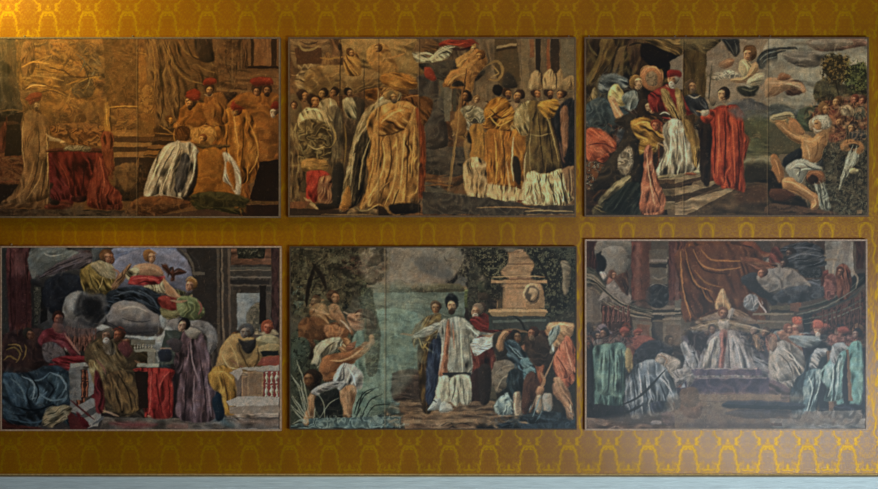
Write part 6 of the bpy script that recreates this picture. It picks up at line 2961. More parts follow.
P5 = P5 + '''
o 285 240 2.507
# sky and far bank
p 6a6662 205,20 430,20 400,110 240,110
f 35 .3 .2 807c78
p 726c68 258,25 300,25 290,70 250,80
r 14 .35 908880 4c4a4a 2
p 5a5c5e 330,22 400,40 420,90 360,85 320,50
r 14 .3 70706e 3c3e42 3
q 94847a .7 200,75 280,90 330,95 300,105 200,100
q 8c6e5c .5 310,85 380,85 400,105 340,110
P 6c6250 200,108 440,108 440,122 200,122
p 56564a 262,125 270,108 285,98 302,105 318,122 312,135 270,135
l .4 1.6 404238 68665a
p 585648 322,125 335,110 352,112 365,122 362,135 325,135
l .4 1.6 404238 68665a
p 56523e 365,112 440,112 440,135 365,132
P 5c6c66 200,132 450,130 450,200 200,200
f 3 .4 .25 748078
q 7c7c70 .6 200,150 330,150 330,160 200,165
p 62807a 190,200 330,185 335,330 280,340 260,420 190,420
f 80 .3 .3 86a49c
q 8aa49c .5 240,210 300,205 280,230 240,240
q 506c68 .6 200,240 320,250 320,280 220,290
P 74665a 250,22 252,22 254,200 252,200
# foliage left
m 15,20 250,20 240,110 200,110 130,180 15,180
l .55 3.4 5e5a44 231f17 4c4434
m 150,45 250,45 248,80 190,85 160,80
l .5 2.6 5c3c30 2a1a16
m 380,22 560,22 560,100 500,140 440,110 400,90
l .3 2.6 6c685a
q 847c70 .6 545,30 570,22 585,60 560,70
s 11 221a16 78,62 66,95 58,130 55,165
s 12 2a211b 72,60 92,90 104,120
s 5 241c16 70,100 90,90
p 3c3a2e 185,110 215,100 225,160 240,240 230,330 205,330 200,230 190,170
l .45 2.4 586048 20241c
# embracing figures
h 122 142 19 1 9c6c4c 442c20
h 78 152 15 -1 704c34 4c3424
p 8c603e 62,180 80,158 105,165 112,195 108,215 80,210
f 40 .5 .4 b89068
s 6 c09470 64,172 90,180 122,188
s 6 c09470 110,165 130,178 148,200
p a07050 110,165 128,160 142,180 158,215 150,225 132,205 115,190
f 60 .5 .35 c89c78
p 6a422a 35,220 52,195 80,190 110,210 125,225 120,245 80,250 40,240
r 7 .4 9c6840 2c1c14 2
p 9c6444 100,215 130,212 160,228 150,245 110,245
r 6 .4 bc8458 50301c 3
p a07058 158,188 185,182 200,200 195,225 172,222 160,205
f 20 .5 .35 c89c80
h 190 188 17 -1 a47860 4c2e22
p 3a281f 198,175 220,180 232,205 222,235 205,235 205,205
f 80 .7 .4 6c4c38
s 4 d0b4a0 140,200 152,210 165,230
# bending man
p 3e4c44 20,250 60,250 60,300 25,330
l .4 2.4 58645a 20241e
p 948c7a 75,300 85,270 110,245 140,245 145,262 120,275 95,300 85,320
f 115 .55 .5 c4bca4
s 4 4c463a 92,300 105,270 125,255
p 945a38 95,295 115,285 165,278 195,258 212,255 218,262 200,285 170,305 145,325 120,345 98,340 90,320
f 150 .4 .35 bc8458
s 5 c8966c 115,300 150,300 190,275
s 4 5c3420 120,330 150,310 175,295
p b07c58 212,240 222,238 225,258 212,262
h 66 345 23 -1 70482e 2a1f1a
s 6 2c2018 70,340 85,330 95,345
p a0a2a8 135,318 150,308 175,315 195,335 192,370 165,365 145,350 128,362 122,350
f 110 .5 .55 d0d2d8
s 4 dcdce0 160,320 172,340 178,362
s 4 44464e 148,320 148,345 138,352
p 84868e 66,380 90,362 125,352 138,356 110,372 80,388
f 10 .7 .5 b0b0b8
p a87a58 58,392 74,388 76,415 70,440 72,460 50,462 50,440 58,420
f 85 .5 .35 c89c78
p a47656 140,375 158,362 178,366 174,392 164,420 163,440 148,440 146,410 134,385
f 80 .5 .4 c8a080
p 1d2122 80,392 130,372 138,400 140,440 100,445 78,420
r 7 .35 3c423c 0c0e0e 2
s 2.5 98a298 22,345 45,380 62,440
s 2.5 a8b0a4 20,390 42,420 60,450
s 2.5 98a298 30,300 48,350 60,420
s 2.5 a0a89c 20,420 38,440 55,455
s 2.5 8c968c 92,440 110,410 135,395
s 2.5 8c968c 100,445 98,410 85,385
s 2.5 10181a 185,420 200,390 225,372
s 2.5 10181a 195,435 215,400 245,385
s 2.5 141c1e 185,400 205,378 235,368
s 2.5 10181a 205,440 225,415 262,410
s 2.5 10181a 180,440 190,400 195,380
P 54707a 60,445 290,440 290,468 60,468
m 60,442 290,438 290,468 60,468
r 4 .5 98b4b8 26363e 3
# well, steps
p 40332e 268,345 275,330 320,322 345,330 360,345 360,395 300,405 270,395
f 5 .6 .35 64504a
s 3 6c564c 275,345 310,338 345,342
P 6c5444 290,405 520,402 522,412 288,415
P 4c3a30 285,415 520,412 520,430 290,432
P 84664e 310,430 520,426 520,434 312,438
P 5c4638 300,438 560,434 560,446 300,450
P 8c6e56 300,450 480,446 480,454 300,458
m 285,402 560,402 560,468 285,468
f 3 .5 .45 9c7c60
# companion in yellow
h 378 168 18 0 94643f 4c3828
p 5c4a30 318,235 335,205 365,188 390,185 380,240 365,265 335,260 325,270
f 125 .7 .55 98804c
p 3c2c1c 335,260 372,262 378,330 375,420 345,425 335,330
f 92 .6 .45 7c6034
s 4 b09450 335,245 345,270 355,258
s 4 b09450 345,255 360,275 368,258
# bearded man in white
p 8c8e88 395,212 412,195 440,192 460,205 475,220 492,235 482,248 462,236 468,290 468,325 440,340 400,338 395,290
f 88 .55 .45 b8b8ac
p 9a9c98 388,212 402,198 405,230 400,290 398,335 385,335 392,270
f 92 .6 .4 c0c0b8
s 3 5c5c5c 405,215 402,270 400,330
p 9c6048 405,212 412,200 414,240 408,300 406,338 386,336 396,290
f 94 .6 .4 bc8068
s 3 b87c64 420,205 422,240 424,270
s 4 dcd8c8 455,212 470,225 485,240
s 3 5c5c54 458,225 462,270 466,320
s 4 ccc8b8 440,220 442,270 445,330
s 3 70706c 430,250 432,300 434,335
s 5 9c7858 290,234 305,236 325,238
p 90928c 318,240 345,222 385,205 392,215 360,238 325,245
f 165 .6 .45 bcbcb4
h 418 162 21 0 b08462 14141a 3c2c20
p 14141a 400,148 412,132 428,140 434,150 425,152 412,148 402,158
P 2c3036 395,332 466,330 466,342 395,345
p b4b0a0 388,345 408,342 410,375 408,405 385,418 360,425 370,400
f 92 .6 .5 d4d0bc
p a8a698 415,345 462,340 466,400 450,412 438,405 430,415 416,400
f 90 .55 .5 ccc8b8
s 3 54544c 425,350 424,380 418,400
s 3 54544c 446,350 448,385 450,405
p 9ca4a8 358,425 375,400 388,395 392,415 375,425
p a8acac 385,425 395,405 412,410 420,425 400,430
s 3 181820 350,420 370,400 380,405
p 26304c 362,262 385,250 390,290 380,350 372,400 358,410 352,380
f 94 .6 .4 44587a
# man in red cloak, paper
h 482 176 19 -1 9c7058 6c5c50 948c84
p 70201e 465,200 480,192 500,205 560,215 590,212 595,222 560,232 490,228
f 12 .6 .5 983434
p 5c2624 478,250 500,240 522,260 520,320 495,330 480,300
f 80 .6 .45 8c443c
P b0b0ae 470,248 540,232 530,262 478,290
m 470,248 540,232 530,262 478,290
f 15 1.2 .3
s 5 a07860 495,238 510,240 530,232
p 2c2424 485,320 515,318 512,400 490,405
# tomb
P a3765a 525,88 660,88 668,96 518,96
P 84644c 525,98 660,98 658,112 520,112
P b08460 515,112 672,110 672,118 512,118
P 8c6a4c 530,120 650,120 650,170 530,170
m 530,120 650,120 650,170 530,170
f 5 .4 .25 b08c68
P a87c5a 552,122 600,122 604,168 548,168
P 4c4032 532,122 545,122 545,170 532,170
P b48c66 510,172 655,172 658,180 508,180
P 8c7050 510,180 655,180 650,190 520,190
p a0785a 545,88 555,50 575,28 600,25 612,50 635,88
f 5 .45 .3 bc9068
s 3 6c4c38 548,62 575,58 602,60
e b08a68 618,134 23,26 0
e 54463a 619,135 18,20 0
p b08a68 614,120 628,122 632,135 626,150 616,148 618,138 610,132
P 3a3e3e 510,192 660,192 660,225 510,225
P 54605e 520,200 655,198 655,204 520,206
q 262420 .9 500,60 530,70 545,120 530,150 505,130
m 500,60 530,70 545,120 530,150 505,130
l .45 2.2 4a4a3a 141410
p 1c1a17 600,22 660,22 700,60 720,120 700,170 668,170 650,130 640,80 610,50
l .45 2.6 383c32 121410 50503e
s 12 1a1612 655,60 668,110 680,170
p 7c6e5c 690,55 712,60 712,110 700,140 688,90
f 5 .6 .3 9c8870
# diggers
p 33302e 520,240 545,230 560,262 550,290 525,285
p a87a5a 528,262 540,235 552,225 560,232 548,250 545,275 532,275
s 5 1c1e20 572,190 592,205 602,232
s 6 7c5c44 545,226 575,224 610,232
h 578 240 17 1 74503a 201c1c
p 2c4050 550,255 575,250 598,275 620,285 625,305 600,320 585,300 560,280
f 50 .6 .55 607e92
s 3 7c9cac 560,262 580,285 605,300
p 4c7080 590,300 615,295 620,312 600,320
f 30 .8 .4 88acb8
p 382c28 600,240 640,235 665,260 655,300 630,315 605,285
r 7 .4 60483c 181210 2
h 622 232 17 -1 84503c 3c2824 6c5848
p b07c56 655,215 675,205 720,208 722,225 712,245 690,262 672,262 660,240
f 50 .5 .4 d0a078
s 4 e0b890 665,218 690,210 715,215
p 74868a 662,232 682,212 690,222 680,245 662,262
f 110 .8 .5 9cacac
p b05a42 675,290 688,262 705,240 722,260 722,320 712,340 695,345 672,320
f 65 .6 .5 d47c60
s 3 d88c74 700,250 708,285 718,320
s 3 5c2418 680,290 698,318 706,340
s 3 98765e 675,288 655,335 632,385 612,430
e a87458 636,376 10,11 0
s 8 a07052 640,330 648,350 640,372
p a47458 672,345 690,345 708,375 718,410 722,445 708,445 700,410 685,380
f 60 .5 .4 c49878
s 4 d0b49c 712,410 716,432
p 6a6056 525,340 545,325 570,320 575,350 550,370 530,380
f 20 .5 .25 807264
s 3 988a78 530,375 545,345 570,330
p 78909a 525,420 535,395 560,388 565,432 535,436
r 5 .6 b0c8cc 304048 3
p 1e2a32 560,330 585,325 598,360 590,400 568,400 556,370
f 80 .5 .4 3c5060
p a08878 572,385 588,382 586,430 574,430
f 90 .5 .3
p 4a2e28 600,345 622,330 632,365 610,420 592,415
f 100 .5 .35 6c483c
p 9c8878 630,392 642,388 642,428 630,430
p a08c80 650,388 668,386 668,420 652,424
f 90 .5 .35 7c94a4
m 520,430 722,420 722,468 520,468
r 6 .4 40566c 10161c 2
s 3 6c90a4 620,440 632,410 640,390
'''
P5 = P5 + '''
o 285 240 2.507
q 9c8c7e .45 205,25 440,25 400,105 215,108
q 56565a .5 320,40 400,50 420,95 360,90
m 205,22 440,22 400,108 215,108
r 15 .2 b4a492 4c4c4e 5
P 7c7262 205,112 262,112 262,118 205,118
q 86a09a .35 200,130 330,130 340,300 260,400 200,330
m 190,130 440,130 400,240 335,330 280,340 260,420 190,420
f 5 .6 .12 a0b4ac
m 15,20 250,20 240,110 200,110 130,180 15,180
r 7 .35 7c745c 1a1812 4
s 8 1e1712 78,62 66,95 58,130 55,165
s 9 231b15 72,60 92,90 104,120
m 380,22 560,22 540,90 500,130 460,110 430,90
r 6 .3 6c664e 16140f 4
'''
P5 = P5 + '''
o 285 240 2.507
P 9c7656 540,30 640,30 650,88 530,88
m 540,30 640,30 650,88 530,88
f 3 .6 .25 b48c68
P 7a5c44 545,58 640,58 640,62 545,62
p 26241d 470,20 545,20 560,50 540,80 560,100 530,110 505,95 480,60
m 470,20 545,20 560,50 540,80 560,100 530,110 505,95 480,60
l .45 2.2 4c4a38 151410 6c6850
p 211f1a 600,20 660,20 690,60 690,120 660,150 640,110 615,90 625,60
m 600,20 660,20 690,60 690,120 660,150 640,110 615,90 625,60
l .45 2.2 44463a 131410 5c5c46
s 7 1c1713 622,30 650,80 668,130
P a87e5a 515,100 655,100 655,108 515,108
s 3 c09468 520,92 600,90 650,92
'''
P6 = '''
o 580 238
p 4a403a 25,15 489,15 489,489 25,489
f 60 .4 .2
P 3a2220 25,15 83,15 83,150 25,150
f 88 .6 .35
p 67675f 83,15 245,15 245,140 170,170 83,110
f 20 .4 .2 7e7e74
P 4a443c 190,80 250,85 250,100 190,96
e 15171a 105,95 28,32 0
p 1c1e24 75,150 100,120 130,150 120,210 80,180
p 8c8a84 90,170 115,160 128,190 110,205
f 60 .9 .4
h 150 180 26 1 8a6450 6c4c3c
s 9 8c4830 155,90 160,140 158,180
s 5 8a8478 190,110 230,130
p 452e26 170,180 220,150 235,200 230,260 190,220
f 70 .6 .5 6c4434
p 77706a 110,270 150,205 190,210 240,270 245,320 180,310
f 50 .6 .5 989088
p 6c4c40 150,260 200,260 220,310 180,300
P 5a2e26 248,15 345,15 335,300 248,300
f 89 .7 .5 7c463a
P 5c3c30 300,15 345,15 335,300 300,300
q 8c5c50 .5 270,40 290,40 285,280 270,280
P 50483e 345,15 430,15 430,240 345,240
P 756c5a 345,88 430,92 430,104 345,100
P 332a26 345,100 430,106 430,128 345,124
P 6c6456 350,130 425,132 420,200 360,190
f 40 .6 .4
P 4e2a26 428,15 489,15 489,300 428,300
f 89 .7 .4 6a3c34
h 385 165 26 0 7c4030 5c2c20
p 24262c 320,280 340,230 400,210 425,240 420,320 350,310
f 40 .7 .4 4c525c
p 6c6464 350,300 370,270 410,280 400,330 360,330
f 60 .8 .4
s 8 8c8678 340,235 370,220 420,235
# curved entablature
p 3c3e36 25,145 60,150 100,190 140,250 220,310 300,340 360,350 360,370 250,360 160,320 110,290 70,240 25,230
f 35 .7 .4
s 9 857c68 25,175 70,190 120,240
s 8 7c745e 25,240 70,250 100,280 150,320 230,355 360,372
s 7 6c6452 100,270 160,310 260,345 350,355
s 10 1c2422 240,320 300,305 350,320
s 7 2a2e2a 110,300 180,345 260,370 360,388
s 6 857c66 120,315 190,355 260,378 350,392
P 6a6258 28,240 100,280 100,410 28,410
f 89 .5 .3 857c6c
P 55504a 60,260 95,280 95,400 60,400
P 33241f 100,320 250,385 250,480 105,480
b 5a3c34 100,250 335,470 7
s 8 4c3830 180,345 170,430
P 5c5248 270,385 345,392 345,489 270,489
P 6c4a3c 285,400 335,405 335,489 285,489
P 2a2828 345,375 410,375 410,489 345,489
P 6c6458 340,335 489,325 489,345 350,350
P 33322e 350,350 489,348 489,362 350,364
P 7c7464 395,364 489,362 489,375 395,378
P 5c5448 410,385 489,382 489,489 410,489
P 6c4c40 420,395 489,392 489,470 425,470
# heads bottom
h 80 440 30 -1 5c5450 3c3a40
p 6c6470 75,440 110,420 140,450 170,480 120,489 80,470
f 40 .8 .5 90889a
e 343840 45,450 18,40 0
h 222 455 28 0 7c4830 5c3424
s 10 7c3c28 200,430 225,415 245,435
h 312 465 26 0 7c5040 6a3c30
s 10 8c4434 290,440 315,425 330,440
p 402c28 150,420 200,420 190,480 160,470
# curtain & angel
o 675 238
P 553026 -5,15 60,15 60,300 -5,300
f 89 .7 .4
P 5e5c52 -5,300 50,295 90,320 60,345 -5,340
P 2c2c28 -5,345 80,345 100,380 80,395 -5,375
P 837b68 -5,340 60,342 70,350 -5,352
P 5c5448 -5,375 90,380 60,450 -5,489
p 5c3018 60,15 380,15 420,200 420,400 100,390 60,250
f 70 .4 .4 80481e
s 10 a86a30 65,30 60,160 80,280 110,370
s 9 9c6028 80,60 110,160 150,205 220,205
s 9 a46a34 110,40 160,95 230,100 330,95
s 9 a06430 150,30 190,55 300,48
s 8 945828 160,120 220,170 290,180
s 8 3a1c10 90,40 130,130 190,170
s 8 381a0e 130,50 190,110 280,120
s 9 361a10 80,130 100,250 130,330
s 8 8c5228 110,200 150,260 200,260
s 8 3c1c10 150,230 190,280 220,270
s 9 7c4420 70,100 90,200 110,250
p 4a2414 180,220 230,200 240,330 200,380 150,330
f 60 .5 .4
p 3c2218 300,230 380,300 400,380 320,350 290,300
f 50 .5 .3
s 9 542e24 320,60 360,80 400,50
p 6c3420 330,20 380,20 420,60 470,80 420,90 370,70 330,50
f 20 .6 .5 8c5030
s 9 8c5840 380,50 430,90 489,50
h 385 130 34 -1 8a5438 5a3828
p 20252e 275,150 320,160 380,190 400,230 350,220 300,190
f 30 .6 .4
p 2a2d34 380,150 440,150 489,200 489,330 430,290 390,230
f 50 .5 .4 484c54
p 6a645c 430,120 489,80 489,250 460,240 440,180
f 60 .6 .5 948c80
p 73706c 310,240 350,225 375,250 370,290 320,300 305,270
f 60 .9 .6 a8a8a8
s 9 9c9ea4 370,250 400,290 420,320 390,330
e 202430 335,280 18,18 0
s 9 8a8a90 370,290 395,330 415,340
P 6a6458 455,330 489,335 489,360 455,355
P 2f2e2a 455,360 489,365 489,375 455,372
P 6c6456 460,380 489,380 489,420 460,415
# enthroned
p 9a7c5c 225,300 235,210 265,180 290,210 300,300
p 7a5830 228,290 238,220 262,190 262,300
f 85 .7 .5 a88048
s 9 b89c74 270,200 268,250 275,300
p 5c3424 232,300 300,300 290,330 245,330
h 262 290 28 0 8c5c44 6c4430 5c443c
p 66503c 100,400 200,360 250,340 310,350 380,390 430,420 300,420 200,415 110,425
f 20 .7 .5 988068
p 8a8078 240,340 262,345 285,340 270,390 255,390
f 85 .9 .5 a8a49c
q 847870 .7 160,385 240,375 230,410 140,410
q 847870 .7 300,380 370,390 400,412 320,405
p 32323e 90,430 220,425 220,489 80,489
l .5 1.8 5c5c6c 1e1e26
p 6c5450 220,420 320,425 330,489 220,489
f 88 .8 .5 8c7c78
s 8 7c3c38 250,430 250,489
h 150 455 26 0 5c4038 302c30
p 2a2830 320,430 489,425 489,489 330,489
l .5 1.8 50505c 181820
h 415 455 26 -1 7c6058 24242c
p 6c7074 70,440 110,430 110,450 80,470
# right top
o 770 238
P 4a3a30 -5,15 255,15 255,280 -5,280
f 60 .4 .3
p 5e302a -5,60 40,50 60,150 -5,150
f 40 .6 .4
P 6c6c66 260,15 400,15 400,200 260,200
f 80 .35 .25
P 75726c 345,15 390,15 370,120 350,120
P 403028 220,15 260,15 260,200 220,200
P 877c66 255,80 310,82 310,92 255,90
P 3c2420 410,15 455,15 450,150 410,150
f 89 .6 .3
P 524a40 400,30 412,30 412,160 400,160
p 30343a 40,60 100,30 180,22 245,50 250,80 180,90 110,100 80,90
f 165 .7 .5 50565e
s 8 585e68 80,60 150,45 240,60
s 7 1c2024 90,85 170,80 245,75
p 23211f 60,90 120,80 150,120 130,150 70,130
f 30 .6 .3
p 24282c 130,150 200,140 240,150 240,190 160,190
l .5 2 40464a
p 605a52 -5,130 60,130 120,160 140,210 100,260 40,230 -5,230
f 60 .6 .5 8a8278
h 95 75 30 -1 4a3c38 2a2220
p 34383e -5,250 100,220 160,210 230,200 250,230 240,270 160,295 60,290 -5,290
f 10 .6 .5 5c646e
s 8 646c78 130,220 190,215 240,235
s 9 15171c -5,290 60,300 120,290
p 572a26 250,170 290,160 300,230 280,290 240,270
f 70 .6 .5 8c4c44
p 6c4038 255,220 300,220 290,270 250,270
f 50 .6 .4 94706c
p 44281e 300,140 330,120 370,150 370,240 330,280 300,220
f 80 .6 .5 6a4030
h 270 195 24 0 7c4c3c 48201c
p 60302c 330,180 380,160 370,240 340,280
f 80 .6 .4 844840
s 9 8c8478 380,140 400,160 395,200
p 1b1f22 380,200 455,170 455,220 380,260
f 160 .6 .3
P 7c4c38 105,300 145,300 145,340 105,340
s 16 2a322e 130,350 220,330 300,300 380,260 450,200
s 6 566058 130,340 220,320 300,290 370,255 450,190
s 8 4a5450 140,365 230,350 310,325 400,280 455,230
P 55503f -5,330 100,330 110,350 -5,350
P 33302b -5,350 110,350 110,365 -5,365
P 70685a -5,365 110,366 110,378 -5,376
P 5a5046 -5,380 100,380 100,420 -5,420
P 20242a 155,365 210,365 210,489 155,489
p 4c3430 210,360 300,340 400,300 455,270 455,489 210,489
l .5 2.2 5c342e 241c1e
s 8 5c4038 300,340 310,400
s 9 3c3434 400,290 405,400
s 8 5a4c44 430,270 435,400
h 125 440 36 -1 a07868 6c5450 948c88
p a0503f 100,400 105,385 145,385 148,415 125,425 104,415
f 88 .8 .2
h 245 455 36 -1 7a4c44 3c2c30
e 8a5048 250,432 34,18 0
h 335 450 36 -1 705c58 22242c
s 12 8c4c44 355,420 365,400
h 420 450 34 -1 7c5c48 5c4434
p 5c4c54 180,470 220,440 230,489 180,489
p 6a7a80 10,460 60,450 70,489 -5,489
p 6c7c84 70,470 180,460 180,489 70,489
# lower left
o 580 335
P 2a2c32 30,0 489,0 489,470 30,470
p 77453e 200,20 260,10 360,20 370,60 300,90 250,120 210,80
l .5 2.5 945048 544448
p 6a4038 215,60 270,50 290,100 240,130
f 40 .6 .4 94604c
p 4c4444 40,0 200,0 200,70 50,70
l .5 2 6c5c58 2c2c30 74504a
e 6c6c6c 85,40 26,24 0
p 3f6664 60,70 220,65 215,150 205,340 110,335 60,320
f 92 .5 .5 5f8a84
s 10 24343a 100,90 100,200 95,320
s 9 6c9c94 150,90 140,200 135,330
s 8 6a9890 190,80 195,180 190,320
s 9 1e2e34 170,100 165,200 160,330
s 7 22343a 125,100 125,200 130,300
p 22282f 40,70 65,70 65,330 40,380
P 1e2026 40,330 200,345 220,400 40,400
f 89 .6 .3
p 8a7850 215,95 245,90 255,140 240,180 220,160
f 70 .8 .4 a8986c
p 262a34 260,140 290,90 350,65 420,80 440,130 380,180 300,180
f 40 .6 .5 4a505c
p 231f20 390,40 430,20 470,40 470,100 420,90
p 1a1a1e 430,100 489,100 489,170 450,150
P 6a6864 440,80 489,85 489,95 440,90
p 43505e 230,200 290,170 370,180 430,240 470,290 475,350 400,380 370,390 260,410 240,370 215,340 215,260
f 80 .55 .6 7e909c
s 7 98a8b2 270,200 290,280 300,380
s 7 90a4ae 380,250 430,280 460,350
s 7 8c9ca6 330,320 340,390
s 6 8898a2 240,200 220,280 230,350
s 7 1c2430 260,220 270,300 260,390
s 8 1a2230 340,240 370,300 400,370
s 14 1d2026 420,225 350,290 280,350 190,390
s 6 38404a 410,225 340,290 290,340
p 85807a 365,170 400,140 450,160 489,190 489,240 440,250 410,220 380,210
f 40 .7 .6 b0aca0
s 8 8c6c50 400,140 430,170 420,200
p 7c4c40 455,250 489,240 489,290 470,280
p 2a3040 350,310 400,300 400,370 350,370
f 60 .6 .4
p 4a4048 390,390 440,370 489,400 489,440 420,440
f 20 .5 .4
e 9094a0 370,425 28,14 10
P 5c4c44 30,400 300,430 489,440 489,465 30,465
f 3 .6 .5 887468
q 242832 .7 40,385 220,410 340,425 200,430
# lower centre
o 675 335
P 42404a -5,0 489,0 489,220 -5,220
f 60 .4 .3
p 2a2422 -5,40 60,60 70,170 -5,160
f 10 .6 .4
p 332a2e 60,0 150,0 140,100 100,110
f 60 .5 .3
p 848c94 70,50 110,100 120,190 90,160 60,150 65,90
f 75 .6 .5 a4acb4
p 7c7c7c -5,170 40,170 50,190 20,240 -5,260
f 40 .7 .5 a4a09c
p 74828e 20,260 60,200 100,180 110,270 90,280 90,230 50,260
f 120 .6 .5 a4b4c0
p 66666a 120,190 150,60 200,0 330,0 370,50 385,130 400,210 200,220 120,210
f 75 .5 .5 989aa0
p 8c8a90 160,60 190,20 230,20 220,160 160,190 140,160
f 100 .5 .4 a8a8ac
p 8c5450 240,0 280,0 265,80 255,170 235,165 250,80
f 92 .7 .4 a87470
p 6c6c70 270,20 340,20 370,100 350,190 280,200
f 80 .5 .5 9c9ca0
s 8 94949c 330,60 370,120 400,190
s 8 4a4a54 130,180 150,80 180,30
q 8a8078 .7 210,190 290,190 380,205 200,215
p 62666e 380,90 440,130 489,150 489,210 400,200
f 30 .6 .5 8c929a
p 3c3436 340,0 430,0 430,80 380,60
l .5 2 7c5c50 20242c
p 8a6c50 370,0 400,0 415,50 395,70
f 80 .8 .4
p 8a5848 440,0 489,0 489,60 450,80
f 40 .6 .4 a87868
P 524c60 60,210 489,205 489,240 55,245
f 3 .5 .4 6e6478
P 8a8080 110,208 440,206 440,213 110,216
q 6c3c48 .7 300,215 430,215 489,240 380,250 290,235
P 403f52 -5,255 489,250 489,325 90,325 -5,320
f 12 .5 .5 645e72
P 7a7480 110,255 489,250 489,258 110,262
q 85606c .6 180,260 290,270 480,300 400,310 200,300
s 5 8a8090 180,265 210,300 280,320
s 5 8a8090 300,265 330,290 380,305
P 66584e -5,320 489,325 489,465 -5,465
f 3 .4 .3 80705e
q 8c7c68 .7 200,325 480,320 480,350 220,360
p 5e4238 -5,320 80,320 130,340 110,400 60,400 -5,350
f 80 .5 .3
p 2f3a48 -5,290 20,300 20,350 -5,360
p 2f3240 245,375 320,362 440,360 489,358 489,400 350,405 260,390
f 3 .5 .2
q 4c4448 .7 60,420 220,415 489,430 489,450 60,450
# lower right
o 770 335
p 7c7a78 -5,60 60,30 110,50 160,100 150,180 110,240 90,260 -5,220
f 55 .6 .6 a8a8a4
p 8c6450 40,0 180,-5 190,60 150,80 100,50
l .5 2.2 b08c80 7c4438
h 110 -5 34 1 8c5c4c 7c4840
e 8a7060 8,40 20,40 0
s 5 3c3838 20,90 60,100 110,60
p 50464e -5,220 60,240 100,280 90,320 -5,310
f 20 .5 .5 7a6470
P 6f5a4c -5,320 90,320 90,355 -5,350
f 3 .5 .2
P 262834 -5,365 110,370 110,400 -5,390
p 22303c 160,140 210,60 290,50 270,160 240,180 250,220 200,400 110,400 90,300 110,230
f 100 .5 .4
p 7c8388 190,130 210,70 260,55 280,90 240,110 220,160 190,155
f 40 .7 .6 a8b0b4
p 51717c 150,300 170,180 240,165 260,190 240,260 210,350 240,400 150,405
f 105 .6 .6 8cacb4
s 8 a0c0c8 180,200 200,260 170,380
s 8 9cbcc4 230,180 235,240 210,310
s 7 1c2c38 210,190 210,260 190,330
s 7 1e303c 150,240 140,310 130,390
p 405460 100,310 150,260 150,380 110,395
f 95 .6 .5 6c8490
p 1c202e 230,270 270,200 280,400 240,400
P 6e5444 270,75 298,75 305,390 282,395
f 89 .8 .3 94745a
s 6 332a28 268,80 275,200 278,390
p 24202c 150,0 210,0 230,40 180,110 160,140 150,80
f 60 .5 .3
p 262c34 210,0 280,0 290,50 220,60
f 20 .7 .4 585c60
p 6c4440 280,0 400,0 410,40 340,60 290,50
l .5 2 9c6c64 4c3434
p 568c8e 295,60 350,50 400,60 430,60 430,335 370,345 320,335 310,200
f 92 .5 .5 78b0b0
s 9 84b8b8 340,70 345,200 350,330
s 8 80b4b4 400,80 400,200 405,320
s 8 2c4a50 365,70 370,200 370,320
s 8 305054 320,120 330,220 325,320
P 28303e 430,60 456,60 456,380 430,380
f 89 .5 .3
p 272c3a 310,345 430,335 456,400 320,395
f 10 .5 .3
P 6a6e72 -5,405 456,405 456,455 -5,455
f 3 .5 .4 94989c
q 3c2c2c .7 280,390 440,385 440,400 290,410
P 4c3a38 -5,425 50,425 50,440 -5,440
'''
